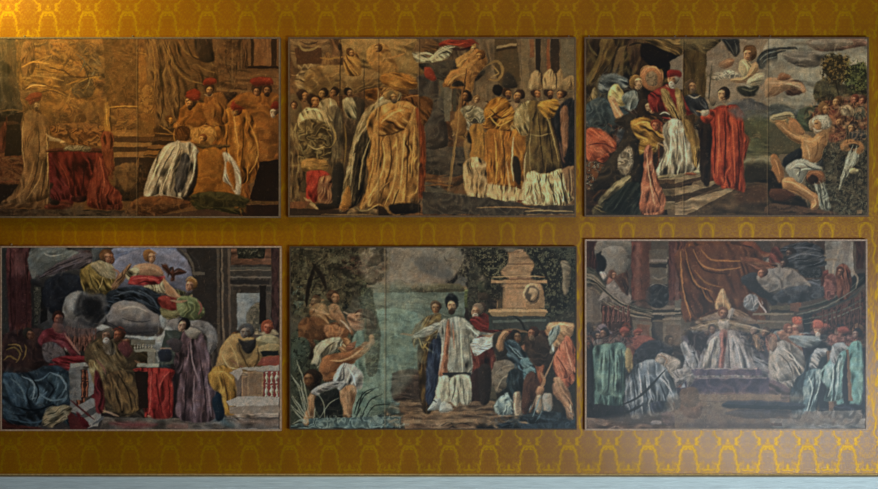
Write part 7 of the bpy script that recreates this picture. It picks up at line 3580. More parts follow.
P6 = P6 + '''
o 580 240 2.507
# upper left corner figures
p 7c7a70 55,22 110,22 110,85 70,90 55,60
r 12 .25 908e82 54544c 3
p 16181c 40,35 58,42 66,62 56,80 44,68
p 8a5c4c 66,100 78,88 88,95 84,110 70,115
p 7c766e 45,150 75,105 95,102 120,140 124,165 100,162 70,155
r 8 .4 9c948a 443c38 2
h 80 88 13 1 8c6450 5c4034
p 4a3026 85,98 110,82 120,110 116,140 98,118
f 70 .7 .5 74503c
# columns
q 8c6458 .5 138,24 148,24 148,150 138,150
q 3a201c .6 158,24 172,24 168,155 158,155
P 5c564a 172,24 215,24 215,110 172,110
P 80766a 172,48 216,50 216,56 172,55
P 2e2824 172,58 216,60 216,70 172,68
s 3 7c7466 178,90 195,98 212,92
q 7c4c44 .5 224,24 232,24 232,150 224,150
P 6c4840 236,24 246,24 246,150 238,150
# curved entablature lighter
s 4 9c9078 15,92 35,100 60,125 85,145 120,165 165,178 185,186
s 3 8c806a 15,104 40,112 70,140 110,168 150,182 182,192
s 3 948872 55,150 90,172 130,188 175,196
s 4 1c211f 15,98 38,106 65,132 100,158 140,172 180,180
p 2a2e33 162,145 170,120 195,112 215,118 218,140 212,165 180,168
r 6 .4 545a60 14161a 3
P 887e6c 180,182 250,180 250,184 182,187
P 857b68 205,196 250,196 250,200 205,200
b 6c443c 52,125 165,205 6
P 6c6456 130,200 178,205 178,260 135,260
P 74503f 140,210 172,212 172,260 142,260
P 2c2c30 178,198 205,196 205,260 178,260
P 706858 206,204 250,203 250,260 206,260
P 5c4a3e 214,212 248,211 248,260 216,260
# curtain
p 5a3220 246,24 440,24 450,140 460,215 400,175 340,170 262,205 250,120
f 70 .35 .35 7c4c2c
s 5 b0743c 250,30 252,90 262,150 275,195
s 4 a86c34 262,24 270,70 290,110 330,130
s 4 b0743c 282,24 300,60 345,75 400,68
s 4 a86c34 302,24 325,48 380,52 420,50
s 4 94602c 285,75 310,105 352,118
s 4 3c2012 262,50 280,105 305,130
s 4 3c2012 285,40 310,75 365,85
s 4 3c2012 256,110 268,155 285,190
s 4 8c5a2c 300,115 320,150 345,155
s 4 3c2012 315,125 335,160
# angel right
p 2e3238 400,100 425,82 450,85 470,110 500,150 470,150 430,130
p 72706c 440,92 470,72 510,70 545,85 580,120 570,140 520,140 470,130 448,110
r 8 .5 9c968c 302e30 3
p 363c44 480,140 520,118 580,115 610,118 608,140 575,150 530,158 495,155
r 8 .45 64707c 16181e 2
p 30363c 500,55 530,35 575,25 608,38 612,62 570,70 530,72
f 168 .8 .5 586068
s 3 687078 510,52 550,36 600,40
p 6c3c28 400,42 430,45 465,55 490,62 478,72 440,65 405,58
f 15 .7 .4 94603c
s 5 945c44 420,60 450,72 480,68
h 455 82 15 -1 94604a 5a3828
h 508 58 13 -1 5a4640 2a2220
p 788086 408,148 420,135 440,140 445,165 430,178 410,168
r 5 .5 b0b4b8 34383e 4
s 4 a8aab0 440,148 452,165 462,182 448,188
P 7c7a72 612,24 655,24 650,95 620,95
s 5 948c7c 645,24 632,60 630,90
P 7c7262 610,46 640,46 640,52 610,52
p 6c3c30 640,70 660,60 675,85 672,140 650,155 638,120
f 80 .7 .5 94604c
p 84504a 612,90 635,88 640,130 622,152 608,130
r 5 .45 a8746a 3c201e 2
h 648 78 13 0 7c5040 48281c
s 5 857c6c 680,80 692,95 688,120
s 4 30383a 540,190 590,180 640,160 680,140 700,120
s 3 6c7468 540,186 590,174 640,152 690,118
s 3 50584f 545,200 600,190 660,172 702,148
s 3 6c7468 560,208 620,198 702,165
b 50342e 600,700 175,222 9
P 6c4a3a 524,158 545,158 545,178 524,178
P 7a705e 430,182 520,184 520,188 430,188
P 746a5a 440,200 525,202 525,206 440,206
P 5c5448 440,208 520,208 520,222 440,222
# enthroned
p a58460 338,172 340,145 356,122 368,145 374,172
f 88 .6 .5 bc9a68
s 3 d0b488 356,125 356,148 358,170
h 356 182 16 0 946850 6c4430 5c443c
p 746048 270,222 300,208 340,200 372,200 410,212 450,225 480,235 430,232 380,222 340,222 300,228
f 12 .7 .5 a89470
p 9c9288 342,200 358,204 372,200 364,230 356,236 348,226
f 88 .9 .4
p 707076 290,340 300,290 320,245 345,228 390,228 412,260 430,310 445,340 380,348 310,346
f 82 .45 .5 a4a4a8
p 96948f 300,335 308,290 325,250 345,245 340,300 330,335
f 100 .5 .5 bcbab6
p 98605a 348,228 366,228 362,270 356,320 344,318 350,275
f 92 .7 .45 b88880
p 8c8e92 375,240 398,250 418,300 430,340 385,342 372,290
f 78 .5 .55 b4b6ba
s 3 4c4c56 335,250 325,300 318,335
s 3 4c4c56 370,250 372,300 376,335
s 3 4c4c56 395,260 408,300 420,335
s 3 c4c4c4 385,250 396,290 404,335
m 250,222 330,222 320,250 300,290 255,290
r 5 .45 5c5c68 1c1c24 2
m 390,222 470,222 470,270 430,280 400,250
r 5 .45 60606c 1c1c24 4
h 328 222 13 0 74524a 302c30
h 435 224 14 -1 8c6c60 24242c
h 462 230 13 -1 84604c 3c2c24
P 565066 262,322 450,322 455,338 258,338
P 938a8a 268,320 440,320 440,323 268,323
P 443f56 258,345 470,345 472,380 262,382
P 7c7680 262,343 465,343 465,346 262,346
m 258,322 470,322 472,382 258,382
r 10 .3 8c6c78 2c2840 3
P 75655a 258,385 500,385 500,400 300,402
# left onlookers and blue green capes
m 25,225 150,225 150,260 30,262
r 4 .5 7c6c6c 2a2428 3
h 60 232 14 -1 7a5c50 2c2c30
h 108 232 13 0 8c5040 5c3424
h 142 236 13 0 8c5444 6a3c30
p 9c4c40 98,222 110,216 122,224 118,230 100,230
p 944c40 132,226 142,220 154,226 150,232 134,232
p 804a42 130,245 165,240 195,260 180,290 145,285
r 5 .4 a8645a 50343a 2
h 40 238 13 1 70605c 343840
p 4b726e 32,272 50,262 110,260 112,310 108,385 70,388 45,382 34,330
f 92 .45 .55 74a49a
s 5 80b4aa 60,272 56,320 54,370
s 5 80b4aa 88,272 88,320 86,375
s 4 22383c 72,275 72,325 68,380
s 4 22383c 102,272 104,330 100,380
p 94885c 112,275 122,270 128,295 122,320 112,315
p 2a2e38 130,300 150,262 180,250 215,255 230,280 200,305 160,310
r 7 .4 505866 14161c 3
h 222 250 14 1 4c3c34 1c1a1c
p 516270 115,400 128,330 150,305 190,300 225,335 240,375 240,398 200,400 150,412
f 82 .5 .6 94a8b6
s 4 a8b8c4 145,320 150,365 155,405
s 4 a8b8c4 190,335 215,360 232,390
s 4 a0b0bc 168,325 172,370 180,400
s 4 1e2834 130,345 135,380 135,405
s 4 1e2834 160,340 162,375 168,400
s 4 1e2834 200,360 210,385 212,400
s 6 1a1e22 210,325 175,365 140,395 105,410
p 8f8a82 185,300 200,282 230,290 250,305 245,322 225,328 205,312
r 5 .5 bcb8ae 4c4844 2
s 4 94745a 200,285 215,300 210,310
p 889098 250,262 262,255 278,290 284,325 272,312 262,300
f 75 .6 .5 b4bcc4
p 7c7e80 235,330 255,318 262,300 272,320 285,345 268,370 262,352 240,358
r 5 .5 a8b0b8 3c3e48 3
p 5c4a40 250,375 290,370 292,412 258,415
# right kneeling figures
p 84827e 470,300 490,270 505,250 535,262 560,295 555,330 520,352 480,345
f 55 .55 .6 b4b2ac
s 3 44423e 495,285 520,310 530,340
s 3 c8c6c0 505,270 530,290 545,320
p 946c58 490,232 515,225 545,232 560,255 540,262 510,250
r 5 .4 bc9080 5c3c34 2
h 518 222 14 1 94685a 74483c
h 593 225 17 0 a88070 6c5450 a09c98
p ac584a 580,212 582,202 598,200 606,208 606,218 594,222 582,220
p 74848a 520,240 570,238 600,245 590,262 560,268 530,255
f 20 .7 .4 94a4a8
h 655 230 14 -1 80544c 3c2c30
p 924c46 640,222 655,214 670,222 668,230 645,230
h 690 234 14 -1 78605c 22242c
m 610,240 702,235 702,265 640,275 615,262
r 5 .45 9c746c 30242a 3
p 5a8486 615,370 598,340 620,300 640,285 655,300 645,350 655,395 610,400
f 105 .55 .6 98bcc4
s 4 a8c8d0 628,305 630,345 618,390
s 4 a8c8d0 645,295 642,335 640,380
s 4 1c2c38 636,310 634,350 630,392
p 7c8890 622,292 632,262 655,256 665,272 645,285 635,310
f 60 .7 .5 acb4ba
p 1e2430 655,330 668,280 672,400 655,400
P 745a46 664,274 676,274 680,400 668,402
p 558e8e 672,264 702,262 702,398 680,395 674,330
f 92 .5 .5 7cb4b2
P 6e6e6e 560,428 702,425 702,462 540,462
m 540,425 702,425 702,462 540,462
r 6 .4 98a0a2 3c4044 2
p 2f3442 355,408 400,400 520,405 560,412 540,424 420,422 365,420
'''
P6 = P6 + '''
o 580 240 2.507
q 80705f .55 240,385 520,385 540,402 360,402 240,440
q 7c7068 .5 250,425 540,430 640,440 640,460 60,460 60,445
P 625a4c 180,200 250,200 250,204 180,204
q 75695a .5 180,205 250,205 250,260 208,260
q 6e6458 .5 20,120 45,125 48,215 20,215
q 8a8072 .4 340,205 380,205 470,228 270,228
s 3 a89c88 285,220 320,210 345,206
s 3 a89c88 375,206 420,215 470,230
s 2.5 8c8070 210,196 250,194
q 6c4030 .4 138,24 172,24 170,150 138,150
'''
PAINT_ROUGH, PAINT_SPEC = .42, .25
SILK_GROUND = (.36, .117, .002); SILK_FIGURE = (.56, .27, .003); SILK_METAL = .42
SILK_R0, SILK_R1, SILK_S0, SILK_S1 = .32, .46, .40, .2
DADO = (.78, .82, .80)
AMB = (.014, .011, .008)
LIGHTS = [
    ('A', 'ceiling_daylight', (0, -4.6, 11), (0, 0, 4), 9, 1.6, 116, (1, .82, .66)),
    ('A', 'garden_door_daylight', (7.4, -11, .5), (0.2, 0, 1.6), 6.4, 1.2, 1050, (.68, .88, 1)),
    ('S', 'wall_lamp', (-6.6, -1.65, 8.6), (-4.8, 0, 7.1), 800, (1, .92, .24), 78, 1.0, .15),
]
PAINTINGS = [
 dict(box=(-.8, 38, 281, 218), base='6e4c30', text=P1, varnish='b08050', k=(1.12, .95, .82), frame=(.25, .155, .09), seams=(138.,), hooks=(25, 133),
      label='top left painting of a red cloth table and a kneeling figure in white'),
 dict(box=(288.7, 38, 575.5, 217.3), base='6b4a30', text=P2, varnish='a88a60', k=(1.22, .98, .76), frame=(.19, .1, .045), seams=(378., 418.5), hooks=(568.5,),
      label='top middle painting of a bowed figure in gold mantle facing men in mitres'),
 dict(box=(583.8, 38, 867, 216.7), base='6a5a4a', text=P3, varnish='a08c70', k=(1.45, 1.14, .84), frame=(.17, .09, .045), seams=(681.8, 766.), hooks=(588.8, 675, 685.5, 759, 770),
      label='top right painting with stone steps, red robed attendant and flying winged child'),
 dict(box=(2, 246, 282, 430.2), base='3c3a3c', text=P4, varnish='94887c', k=(1.5, 1.24, 1.1), frame=(.62, .38, .24), hooks=(12,),
      label='bottom left painting of a woman in red bodice seated on grey clouds'),
 dict(box=(290, 246.3, 576.2, 429), base='4c4940', text=P5, varnish='98907c', k=(1.42, 1.16, .94), fw=1.3, frame=(.1, .055, .025), seams=(385.,), hooks=(),
      label='bottom middle painting of a bearded man in white robe beside a river'),
 dict(box=(584.2, 239.3, 865.6, 429.6), base='4a403a', text=P6, varnish='a08c7c', k=(1.25, .98, .84), frame=(.58, .36, .24), seams=(), hooks=(),
      label='bottom right painting with orange curtain above onlookers in blue green capes'),
]

# ---------------------------------------------------------------- helpers
def link(name, me, parent=None, **props):
    o = bpy.data.objects.new(name, me); col.objects.link(o)
    if parent: o.parent = parent
    for k, v in props.items(): o[k] = v
    return o
def mesh(name, verts, faces, mats, smooth=False):
    me = bpy.data.meshes.new(name); me.from_pydata([tuple(v) for v in verts], [], faces)
    for m in mats: me.materials.append(m)
    if smooth: me.polygons.foreach_set('use_smooth', [True]*len(me.polygons))
    me.update(); return me
def grid_mesh(name, V, ny, nx, extra_v, extra_f, mats):
    nv = ny*nx; i = np.arange(nv).reshape(ny, nx)
    f = np.stack([i[1:, :-1], i[1:, 1:], i[:-1, 1:], i[:-1, :-1]], -1).reshape(-1, 4)
    ef = np.array(extra_f, int).reshape(-1, 4)
    V = np.concatenate([V.reshape(-1, 3), np.array(extra_v, float).reshape(-1, 3)]); F = np.concatenate([f, ef])
    me = bpy.data.meshes.new(name)
    me.vertices.add(len(V)); me.vertices.foreach_set('co', V.astype(np.float32).ravel())
    me.loops.add(len(F)*4); me.loops.foreach_set('vertex_index', F.astype(np.int32).ravel())
    me.polygons.add(len(F)); me.polygons.foreach_set('loop_start', (np.arange(len(F))*4).astype(np.int32))
    me.polygons.foreach_set('loop_total', np.full(len(F), 4, np.int32))
    for m in mats: me.materials.append(m)
    me.update(calc_edges=True); me.validate(); return me
def principled(name, color=(.5, .5, .5), rough=.5, spec=.5):
    m = bpy.data.materials.new(name); m.use_nodes = True
    nt = m.node_tree; b = nt.nodes['Principled BSDF']
    b.inputs['Base Color'].default_value = (*color, 1); b.inputs['Roughness'].default_value = rough
    b.inputs['Specular IOR Level'].default_value = spec
    return m, nt, b
def noise_bump(nt, b, scale, strength, dist=.002, detail=3):
    t = nt.nodes.new('ShaderNodeTexCoord'); n = nt.nodes.new('ShaderNodeTexNoise'); p = nt.nodes.new('ShaderNodeBump')
    n.inputs['Scale'].default_value = scale; n.inputs['Detail'].default_value = detail
    p.inputs['Strength'].default_value = strength; p.inputs['Distance'].default_value = dist
    nt.links.new(t.outputs['Object'], n.inputs['Vector']); nt.links.new(n.outputs['Fac'], p.inputs['Height'])
    nt.links.new(p.outputs['Normal'], b.inputs['Normal'])
    return n

# ---------------------------------------------------------------- materials
m_paint, nt, b = principled('oil_paint', rough=PAINT_ROUGH, spec=PAINT_SPEC)
at = nt.nodes.new('ShaderNodeAttribute'); at.attribute_name = 'pigment'
nt.links.new(at.outputs['Color'], b.inputs['Base Color']); noise_bump(nt, b, 60, .25, .002)

def wood(name, color):
    m, nt, b = principled(name, color, .55, .4)
    n = noise_bump(nt, b, 30, .3, .002)
    r = nt.nodes.new('ShaderNodeValToRGB')
    r.color_ramp.elements[0].position = .3; r.color_ramp.elements[1].position = .7
    r.color_ramp.elements[0].color = (*[c*.7 for c in color], 1); r.color_ramp.elements[1].color = (*[min(1, c*1.2) for c in color], 1)
    nt.links.new(n.outputs['Fac'], r.inputs['Fac']); nt.links.new(r.outputs['Color'], b.inputs['Base Color'])
    return m

m_silk, nt, b = principled('gold_silk_damask', rough=.5, spec=.5)
at = nt.nodes.new('ShaderNodeAttribute'); at.attribute_name = 'damask'
mx = nt.nodes.new('ShaderNodeMix'); mx.data_type = 'RGBA'
mx.inputs['A'].default_value = (*SILK_GROUND, 1); mx.inputs['B'].default_value = (*SILK_FIGURE, 1)
nt.links.new(at.outputs['Fac'], mx.inputs['Factor'])
tc = nt.nodes.new('ShaderNodeTexCoord')
nz = nt.nodes.new('ShaderNodeTexNoise'); nz.inputs['Scale'].default_value = 1.1; nz.inputs['Detail'].default_value = 3
nt.links.new(tc.outputs['Object'], nz.inputs['Vector'])
mr = nt.nodes.new('ShaderNodeMapRange'); mr.inputs['From Min'].default_value = .3; mr.inputs['From Max'].default_value = .7
mr.inputs['To Min'].default_value = .86; mr.inputs['To Max'].default_value = 1.12
nt.links.new(nz.outputs['Fac'], mr.inputs['Value'])
wv = nt.nodes.new('ShaderNodeVectorMath'); wv.operation = 'SCALE'
nt.links.new(mx.outputs['Result'], wv.inputs[0]); nt.links.new(mr.outputs['Result'], wv.inputs['Scale'])
nt.links.new(wv.outputs['Vector'], b.inputs['Base Color'])
r2 = nt.nodes.new('ShaderNodeMapRange'); r2.inputs['To Min'].default_value = SILK_R0; r2.inputs['To Max'].default_value = SILK_R1
nt.links.new(at.outputs['Fac'], r2.inputs['Value']); nt.links.new(r2.outputs['Result'], b.inputs['Roughness'])
r3 = nt.nodes.new('ShaderNodeMapRange'); r3.inputs['To Min'].default_value = SILK_S0; r3.inputs['To Max'].default_value = SILK_S1
nt.links.new(at.outputs['Fac'], r3.inputs['Value']); nt.links.new(r3.outputs['Result'], b.inputs['Specular IOR Level'])
r4 = nt.nodes.new('ShaderNodeMapRange'); r4.inputs['To Min'].default_value = 0; r4.inputs['To Max'].default_value = SILK_METAL
nt.links.new(at.outputs['Fac'], r4.inputs['Value']); nt.links.new(r4.outputs['Result'], b.inputs['Metallic'])
# fine horizontal weft of the silk
wvt = nt.nodes.new('ShaderNodeTexNoise'); mp = nt.nodes.new('ShaderNodeMapping'); mp.inputs['Scale'].default_value = (15, 1, 130)
nt.links.new(tc.outputs['Object'], mp.inputs['Vector']); nt.links.new(mp.outputs['Vector'], wvt.inputs['Vector'])
wvt.inputs['Scale'].default_value = 1.0
bp = nt.nodes.new('ShaderNodeBump'); bp.inputs['Strength'].default_value = .35; bp.inputs['Distance'].default_value = .003
nt.links.new(wvt.outputs['Fac'], bp.inputs['Height']); nt.links.new(bp.outputs['Normal'], b.inputs['Normal'])

m_dado, nt, b = principled('painted_dado_plaster', DADO, .5, .3)
tc = nt.nodes.new('ShaderNodeTexCoord'); mp = nt.nodes.new('ShaderNodeMapping'); mp.inputs['Scale'].default_value = (1.2, 1, 22)
n = nt.nodes.new('ShaderNodeTexNoise'); n.inputs['Scale'].default_value = 3; n.inputs['Detail'].default_value = 6
r = nt.nodes.new('ShaderNodeValToRGB')
r.color_ramp.elements[0].position = .3; r.color_ramp.elements[1].position = .7
r.color_ramp.elements[0].color = (*[c*.86 for c in DADO], 1); r.color_ramp.elements[1].color = (*[min(1, c*1.1) for c in DADO], 1)
nt.links.new(tc.outputs['Object'], mp.inputs['Vector']); nt.links.new(mp.outputs['Vector'], n.inputs['Vector'])
nt.links.new(n.outputs['Fac'], r.inputs['Fac']); nt.links.new(r.outputs['Color'], b.inputs['Base Color'])
m_gilt = wood('gilt_wood_fillet', (.6, .38, .14))
m_dark = wood('dark_groove_wood', (.06, .035, .015))
m_metal, _, b = principled('brass_hook', (.75, .6, .4), .35, .5); b.inputs['Metallic'].default_value = .8

def bar(x0, x1, y0, y1, z0, z1, bev=.004):
    """A bar with four bevelled long edges on its room side; verts and faces of one solid."""
    import bmesh
    bm = bmesh.new(); bmesh.ops.create_cube(bm, size=1)
    for v in bm.verts:
        v.co.x = (x0+x1)/2+v.co.x*(x1-x0); v.co.y = (y0+y1)/2+v.co.y*(y1-y0); v.co.z = (z0+z1)/2+v.co.z*(z1-z0)
    if bev: bmesh.ops.bevel(bm, geom=bm.edges[:], offset=bev, segments=2, affect='EDGES')
    return bm
def bm_mesh(name, bms, mats):
    import bmesh
    me = bpy.data.meshes.new(name); out = bmesh.new()
    for bm in bms:
        t = bpy.data.meshes.new('t'); bm.to_mesh(t); out.from_mesh(t); bm.free(); bpy.data.meshes.remove(t)
    out.to_mesh(me); out.free()
    for m in mats: me.materials.append(m)
    return me

# ---------------------------------------------------------------- the silk wall
TW, TH = 39.85, 86.8
def damask_tile(n=6):
    """one repeat of the woven pattern as a mask, n samples per pixel"""
    w, h = int(TW*n), int(TH*n)
    X, Y = np.meshgrid((np.arange(w)+.5)/w*TW-TW/2, (np.arange(h)+.5)/h*TH-12)
    X = np.abs(X)                      # mirror symmetric about the arch axis
    M = np.zeros(X.shape)
    wob = .5*sn(X*.9, Y*.9, 3); wb2 = .5*sn(X*.9+50, Y*.9, 4)
    def st(wd, pts, a=1.0, dy=0, other=False):
        nonlocal M
        P = smooth_path([((TW/2-x) if other else x, y) for x, y in pts], False)
        for s in (-TH, 0, TH):
            d = np.full(X.shape, 99.)
            for (ax, ay), (bx, by) in zip(P[:-1], P[1:]):
                ay_, by_ = ay+s, by+s; ex, ey = bx-ax, by_-ay_; L = ex*ex+ey*ey+1e-9
                x = X+wob; y = Y+wb2
                t = np.clip(((x-ax)*ex+(y-ay_)*ey)/L, 0, 1)
                d = np.minimum(d, np.hypot(x-ax-t*ex, y-ay_-t*ey))
            M = np.maximum(M, np.clip(.5-(d-wd*.46)/.9, 0, 1)*a)
    # broad arch on the axis
    st(2.5, [(0, 13.2), (2.4, 12.4), (4.6, 13.6), (6.4, 16.6), (7.5, 20), (7.9, 24), (8.6, 27.5), (8.9, 30), (10.6, 32.5)])
    st(1.7, [(1.2, 14.8), (3.4, 15.6)]); st(1.5, [(4.2, 11.4), (5.2, 12.4)], .8); st(1.4, [(9, 21.5), (9.4, 23)], .8); st(1.4, [(6.6, 25.6), (7.4, 27)], .7)
    st(2.2, [(10.6, 32.5), (9.3, 34.5), (9.2, 36.5), (11, 38)], .95)
    st(2.6, [(0, 6.2), (0, 7.6)]); st(1.6, [(0, 9.2), (2.6, 9.4)], .85)
    st(.9, [(0, 4.2), (5, 4.3)], .55)
    st(3.2, [(8.9, 4.6), (7.6, 5.4)]); st(3.2, [(8, 7.2), (8.8, 8)]); st(3, [(7.6, 10), (9, 10.6)]); st(1.6, [(9.2, 4), (11.2, 3), (12.6, 1.4), (13.3, -2)])
    st(1.6, [(8.2, 7.5), (10.8, 8)]); st(1.5, [(8.2, 11), (11, 11.5), (12, 13)], .6)
    st(2, [(13.3, -2), (12.2, -6), (11.2, -10), (10.9, -14)])
    # the ornament between two arches, on the half repeat
    st(2.8, [(0, 31), (0, 34.5)], 1, 0, True); st(1.8, [(0, 35), (3, 36), (6, 35.6)], 1, 0, True)
    st(2, [(4.2, 33.3), (4.6, 34)], .8, 0, True)
    st(1.5, [(6, 29.5), (8.6, 30.3), (9.6, 33), (8, 36.5)], .9, 0, True); st(1.2, [(9.4, 30), (4, 28.4)], .6, 0, True)
    st(1.8, [(0, 38), (4, 40), (7, 43), (5, 46.5), (2.5, 44)], .7, 0, True)
    # narrow arch on the half repeat
    st(2.6, [(0, 49.5), (2.6, 50.3), (4.6, 52.5), (6, 56), (6.3, 60), (6, 65), (7.5, 69), (9, 72)], .9, 0, True)
    st(1.6, [(5.5, 50), (8, 52), (7.6, 56)], .6, 0, True)
    st(1.4, [(0, 62), (0, 67)], .4); st(1.3, [(0, 60), (3, 56), (1, 53)], .35); st(1.3, [(0, 66), (4, 70), (2, 74)], .35)
    M *= np.clip(.34+1.15*noise(X/.95, Y/.95, 1), 0, 1)
    # small sprigs in both grounds, mirrored
    k = noise(X/1.3, Y/1.4, 2)*.5+noise(X/.7, Y/.75, 5)*.5
    M = np.maximum(M, np.clip((k-.5)*2.6, 0, .4))
    return M, n
DT, DN = damask_tile()
def damask(px, py):
    # the hanging is not dead straight: the repeat drifts a little
    x = px - 8 - (py-12)*.006; y = py
    u = ((x+TW/2) % TW)/TW*DT.shape[1]; v = ((y+12) % TH)/TH*DT.shape[0]
    u0 = np.floor(u-.5); v0 = np.floor(v-.5); fu = u-.5-u0; fv = v-.5-v0
    g = lambda a, b: DT[(b.astype(int)) % DT.shape[0], a.astype(int) % DT.shape[1]]
    return (g(u0, v0)*(1-fu)+g(u0+1, v0)*fu)*(1-fv)+(g(u0, v0+1)*(1-fu)+g(u0+1, v0+1)*fu)*fv

ys = np.concatenate([np.arange(-90, -20, 2.), np.arange(-20, 41, .55), np.arange(41, 212, 3.), np.arange(212, 250, .55),
                     np.arange(250, 424, 3.), np.arange(424, 478, .55), [478.]])
xs = np.concatenate([np.arange(-160, -12, 1.5), np.arange(-12, 890, .62), np.arange(890, 1040, 1.5)])
XX, YY = np.meshgrid(xs, ys)
V = np.stack([wx(XX), np.zeros_like(XX)+.0015*sn(XX/60, YY/90, 1), wz(YY)], -1)
wall_me = grid_mesh('wall_back', V, len(ys), len(xs), [], [], [m_silk])
a = wall_me.attributes.new('damask', 'FLOAT', 'POINT'); a.data.foreach_set('value', damask(XX, YY).astype(np.float32).ravel())
wall = link('wall_back', wall_me, kind='structure')

X0, X1 = wx(-160), wx(1040)
ZD = wz(476)
# lower wall, its painted top rail and the gilt fillet that closes the silk
def profile(name, pts, mat):
    n = len(pts); v = [(X0, y, z) for y, z in pts]+[(X1, y, z) for y, z in pts]
    f = [(i, (i+1) % n, n+(i+1) % n, n+i) for i in range(n)]+[tuple(range(n-1, -1, -1)), tuple(range(n, 2*n))]
    return mesh(name, v, f, [mat])
link('wall_lower', profile('wall_lower', [(0, 0), (-.02, 0), (-.02, ZD-.2), (0, ZD-.2)], m_dado), kind='structure')
link('trim_1', profile('dado_rail', [(.0, ZD), (-.045, ZD-.002), (-.05, ZD-.012), (-.05, ZD-.052), (-.044, ZD-.058), (-.044, ZD-.066), (-.05, ZD-.07),
     (-.05, ZD-.115), (-.043, ZD-.12), (-.043, ZD-.13), (-.048, ZD-.134), (-.048, ZD-.2), (0, ZD-.2)], m_dado), kind='structure')
link('trim_2', profile('gilt_fillet', [(.002, ZD+.008), (-.008, ZD+.008), (-.014, ZD+.013), (-.016, ZD+.02), (-.012, ZD+.028), (.002, ZD+.03)], m_gilt), kind='structure')
link('trim_3', profile('dark_groove', [(.002, ZD-.001), (-.006, ZD-.001), (-.006, ZD+.009), (.002, ZD+.009)], m_dark), kind='structure')
m_floor, nt, b = principled('terrazzo_floor', (.3, .27, .24), .35, .5); noise_bump(nt, b, 12, .1)
link('floor', mesh('floor', [(X0, -15.5, 0), (X1, -15.5, 0), (X1, .0, 0), (X0, 0, 0), (X0, -15.5, -.1), (X1, -15.5, -.1), (X1, 0, -.1), (X0, 0, -.1)],
     [(0, 1, 2, 3), (7, 6, 5, 4), (0, 4, 5, 1), (1, 5, 6, 2), (2, 6, 7, 3), (3, 7, 4, 0)], [m_floor]), kind='structure')

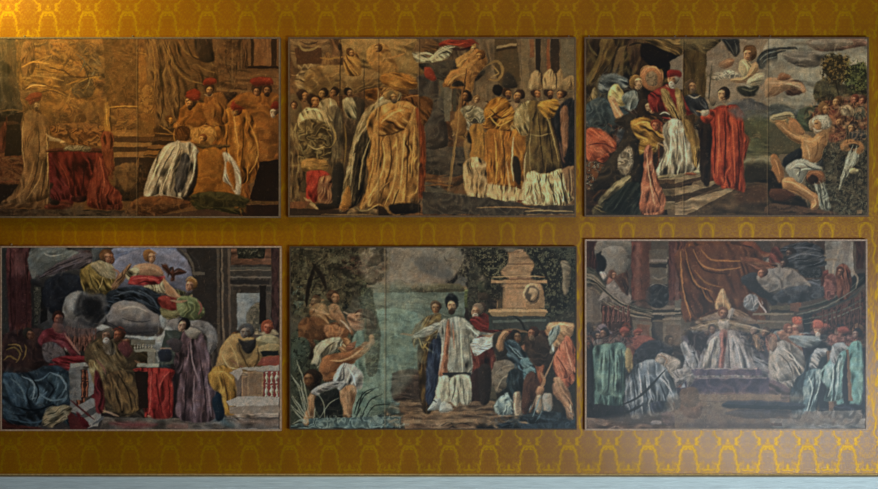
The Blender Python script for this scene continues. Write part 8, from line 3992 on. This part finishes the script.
# ---------------------------------------------------------------- the six canvases
DEPTH = .058
def painting(spec):
    x0, y0, x1, y1 = spec['box']; fw = spec.get('fw', 1.7)
    e = bpy.data.objects.new('painting', None); col.objects.link(e)
    e.location = (wx((x0+x1)/2), 0, wz((y0+y1)/2)); e.empty_display_size = .2
    e['label'] = spec['label']; e['category'] = 'painting'; e['group'] = 'large canvases hung on the gold silk wall'
    pic = Picture(x0+fw*.6, y0+fw*.6, x1-fw*.6, y1-fw*.6, spec['base'], res=1.55, warp=.75)
    pic.run(spec['text']); pic.finish(spec['varnish'], amp=.15, seams=spec.get('seams', ()))
    c = pic.linear()
    k = np.array(spec['k']); 
    c = np.clip(c*k, .004, .9)
    cx, cz = e.location.x, e.location.z
    VX = wx(pic.X)-cx; VZ = wz(pic.Y)-cz
    VY = -DEPTH + .0012*sn(pic.X/40, pic.Y/40, 2)
    V = np.stack([VX, VY, VZ], -1); ny, nx = pic.ny, pic.nx
    L, R, T, B = VX.min(), VX.max(), VZ.max(), VZ.min()
    ev = []; yf, yb = -DEPTH-.0005, -.012
    # stretcher sides and back
    ev = [(L, yf, T), (R, yf, T), (R, yf, B), (L, yf, B), (L, yb, T), (R, yb, T), (R, yb, B), (L, yb, B)]
    o = ny*nx
    ef = [(o+0, o+1, o+5, o+4), (o+1, o+2, o+6, o+5), (o+2, o+3, o+7, o+6), (o+3, o+0, o+4, o+7), (o+4, o+5, o+6, o+7)]
    me = grid_mesh('canvas', V, ny, nx, ev, ef, [m_paint])
    at = me.attributes.new('pigment', 'FLOAT_COLOR', 'POINT')
    C = np.ones((o+8, 4), np.float32); C[:o, :3] = c.reshape(-1, 3); C[o:, :3] = (.2, .13, .07)
    at.data.foreach_set('color', C.ravel())
    link('canvas', me, e)
    L, R, T, B = wx(x0)-cx, wx(x1)-cx, wz(y0)-cz, wz(y1)-cz; f = fw/PX
    ya, yb = -DEPTH-.006, -.004
    bars = [bar(L, R, ya, yb, T-f, T, .003), bar(L, R, ya, yb, B, B+f, .003), bar(L, L+f, ya, yb, B+f, T-f, .003), bar(R-f, R, ya, yb, B+f, T-f, .003)]
    link('frame', bm_mesh('frame', bars, [wood('frame_wood', spec['frame'])]), e)
    for hx in spec.get('hooks', ()):
        x = wx(hx)-cx
        link('hanging_hook', bm_mesh('hanging_hook', [bar(x-.009, x+.009, -.022, .0-.002, T-.002, T+.03, .004), bar(x-.006, x+.006, -.034, -.016, T+.014, T+.026, .003)], [m_metal]), e)
    return e
for sp in PAINTINGS: painting(sp)

# ---------------------------------------------------------------- light
def area(name, loc, target, sx, sy, power, color, spread=math.pi):
    from mathutils import Vector
    l = bpy.data.lights.new(name, 'AREA'); l.shape = 'RECTANGLE'; l.size = sx; l.size_y = sy; l.energy = power; l.color = color; l.spread = spread
    o = bpy.data.objects.new(name, l); col.objects.link(o); o.location = loc
    o.rotation_euler = (Vector(target)-Vector(loc)).to_track_quat('-Z', 'Y').to_euler(); return o
def spot(name, loc, target, power, color, size, blend, rad=.1):
    from mathutils import Vector
    l = bpy.data.lights.new(name, 'SPOT'); l.energy = power; l.color = color; l.spot_size = math.radians(size); l.spot_blend = blend; l.shadow_soft_size = rad
    o = bpy.data.objects.new(name, l); col.objects.link(o); o.location = loc
    o.rotation_euler = (Vector(target)-Vector(loc)).to_track_quat('-Z', 'Y').to_euler(); return o
for L_ in LIGHTS:
    (area if L_[0] == 'A' else spot)(*L_[1:])
w = bpy.data.worlds.new('room_ambient'); bpy.context.scene.world = w; w.use_nodes = True
w.node_tree.nodes['Background'].inputs[0].default_value = (*AMB, 1); w.node_tree.nodes['Background'].inputs[1].default_value = 1

cam = bpy.data.cameras.new('camera'); co = bpy.data.objects.new('camera', cam); col.objects.link(co)
D = 14.0; co.location = (0, -D, ZC); co.rotation_euler = (math.pi/2, 0, 0)
cam.sensor_width = 36; cam.lens = 36*D/(878/PX)
bpy.context.scene.camera = co
vs = bpy.context.scene.view_settings
vs.view_transform = 'Standard'; vs.look = 'None'; vs.gamma = 1; vs.exposure = 0; vs.use_curve_mapping = False
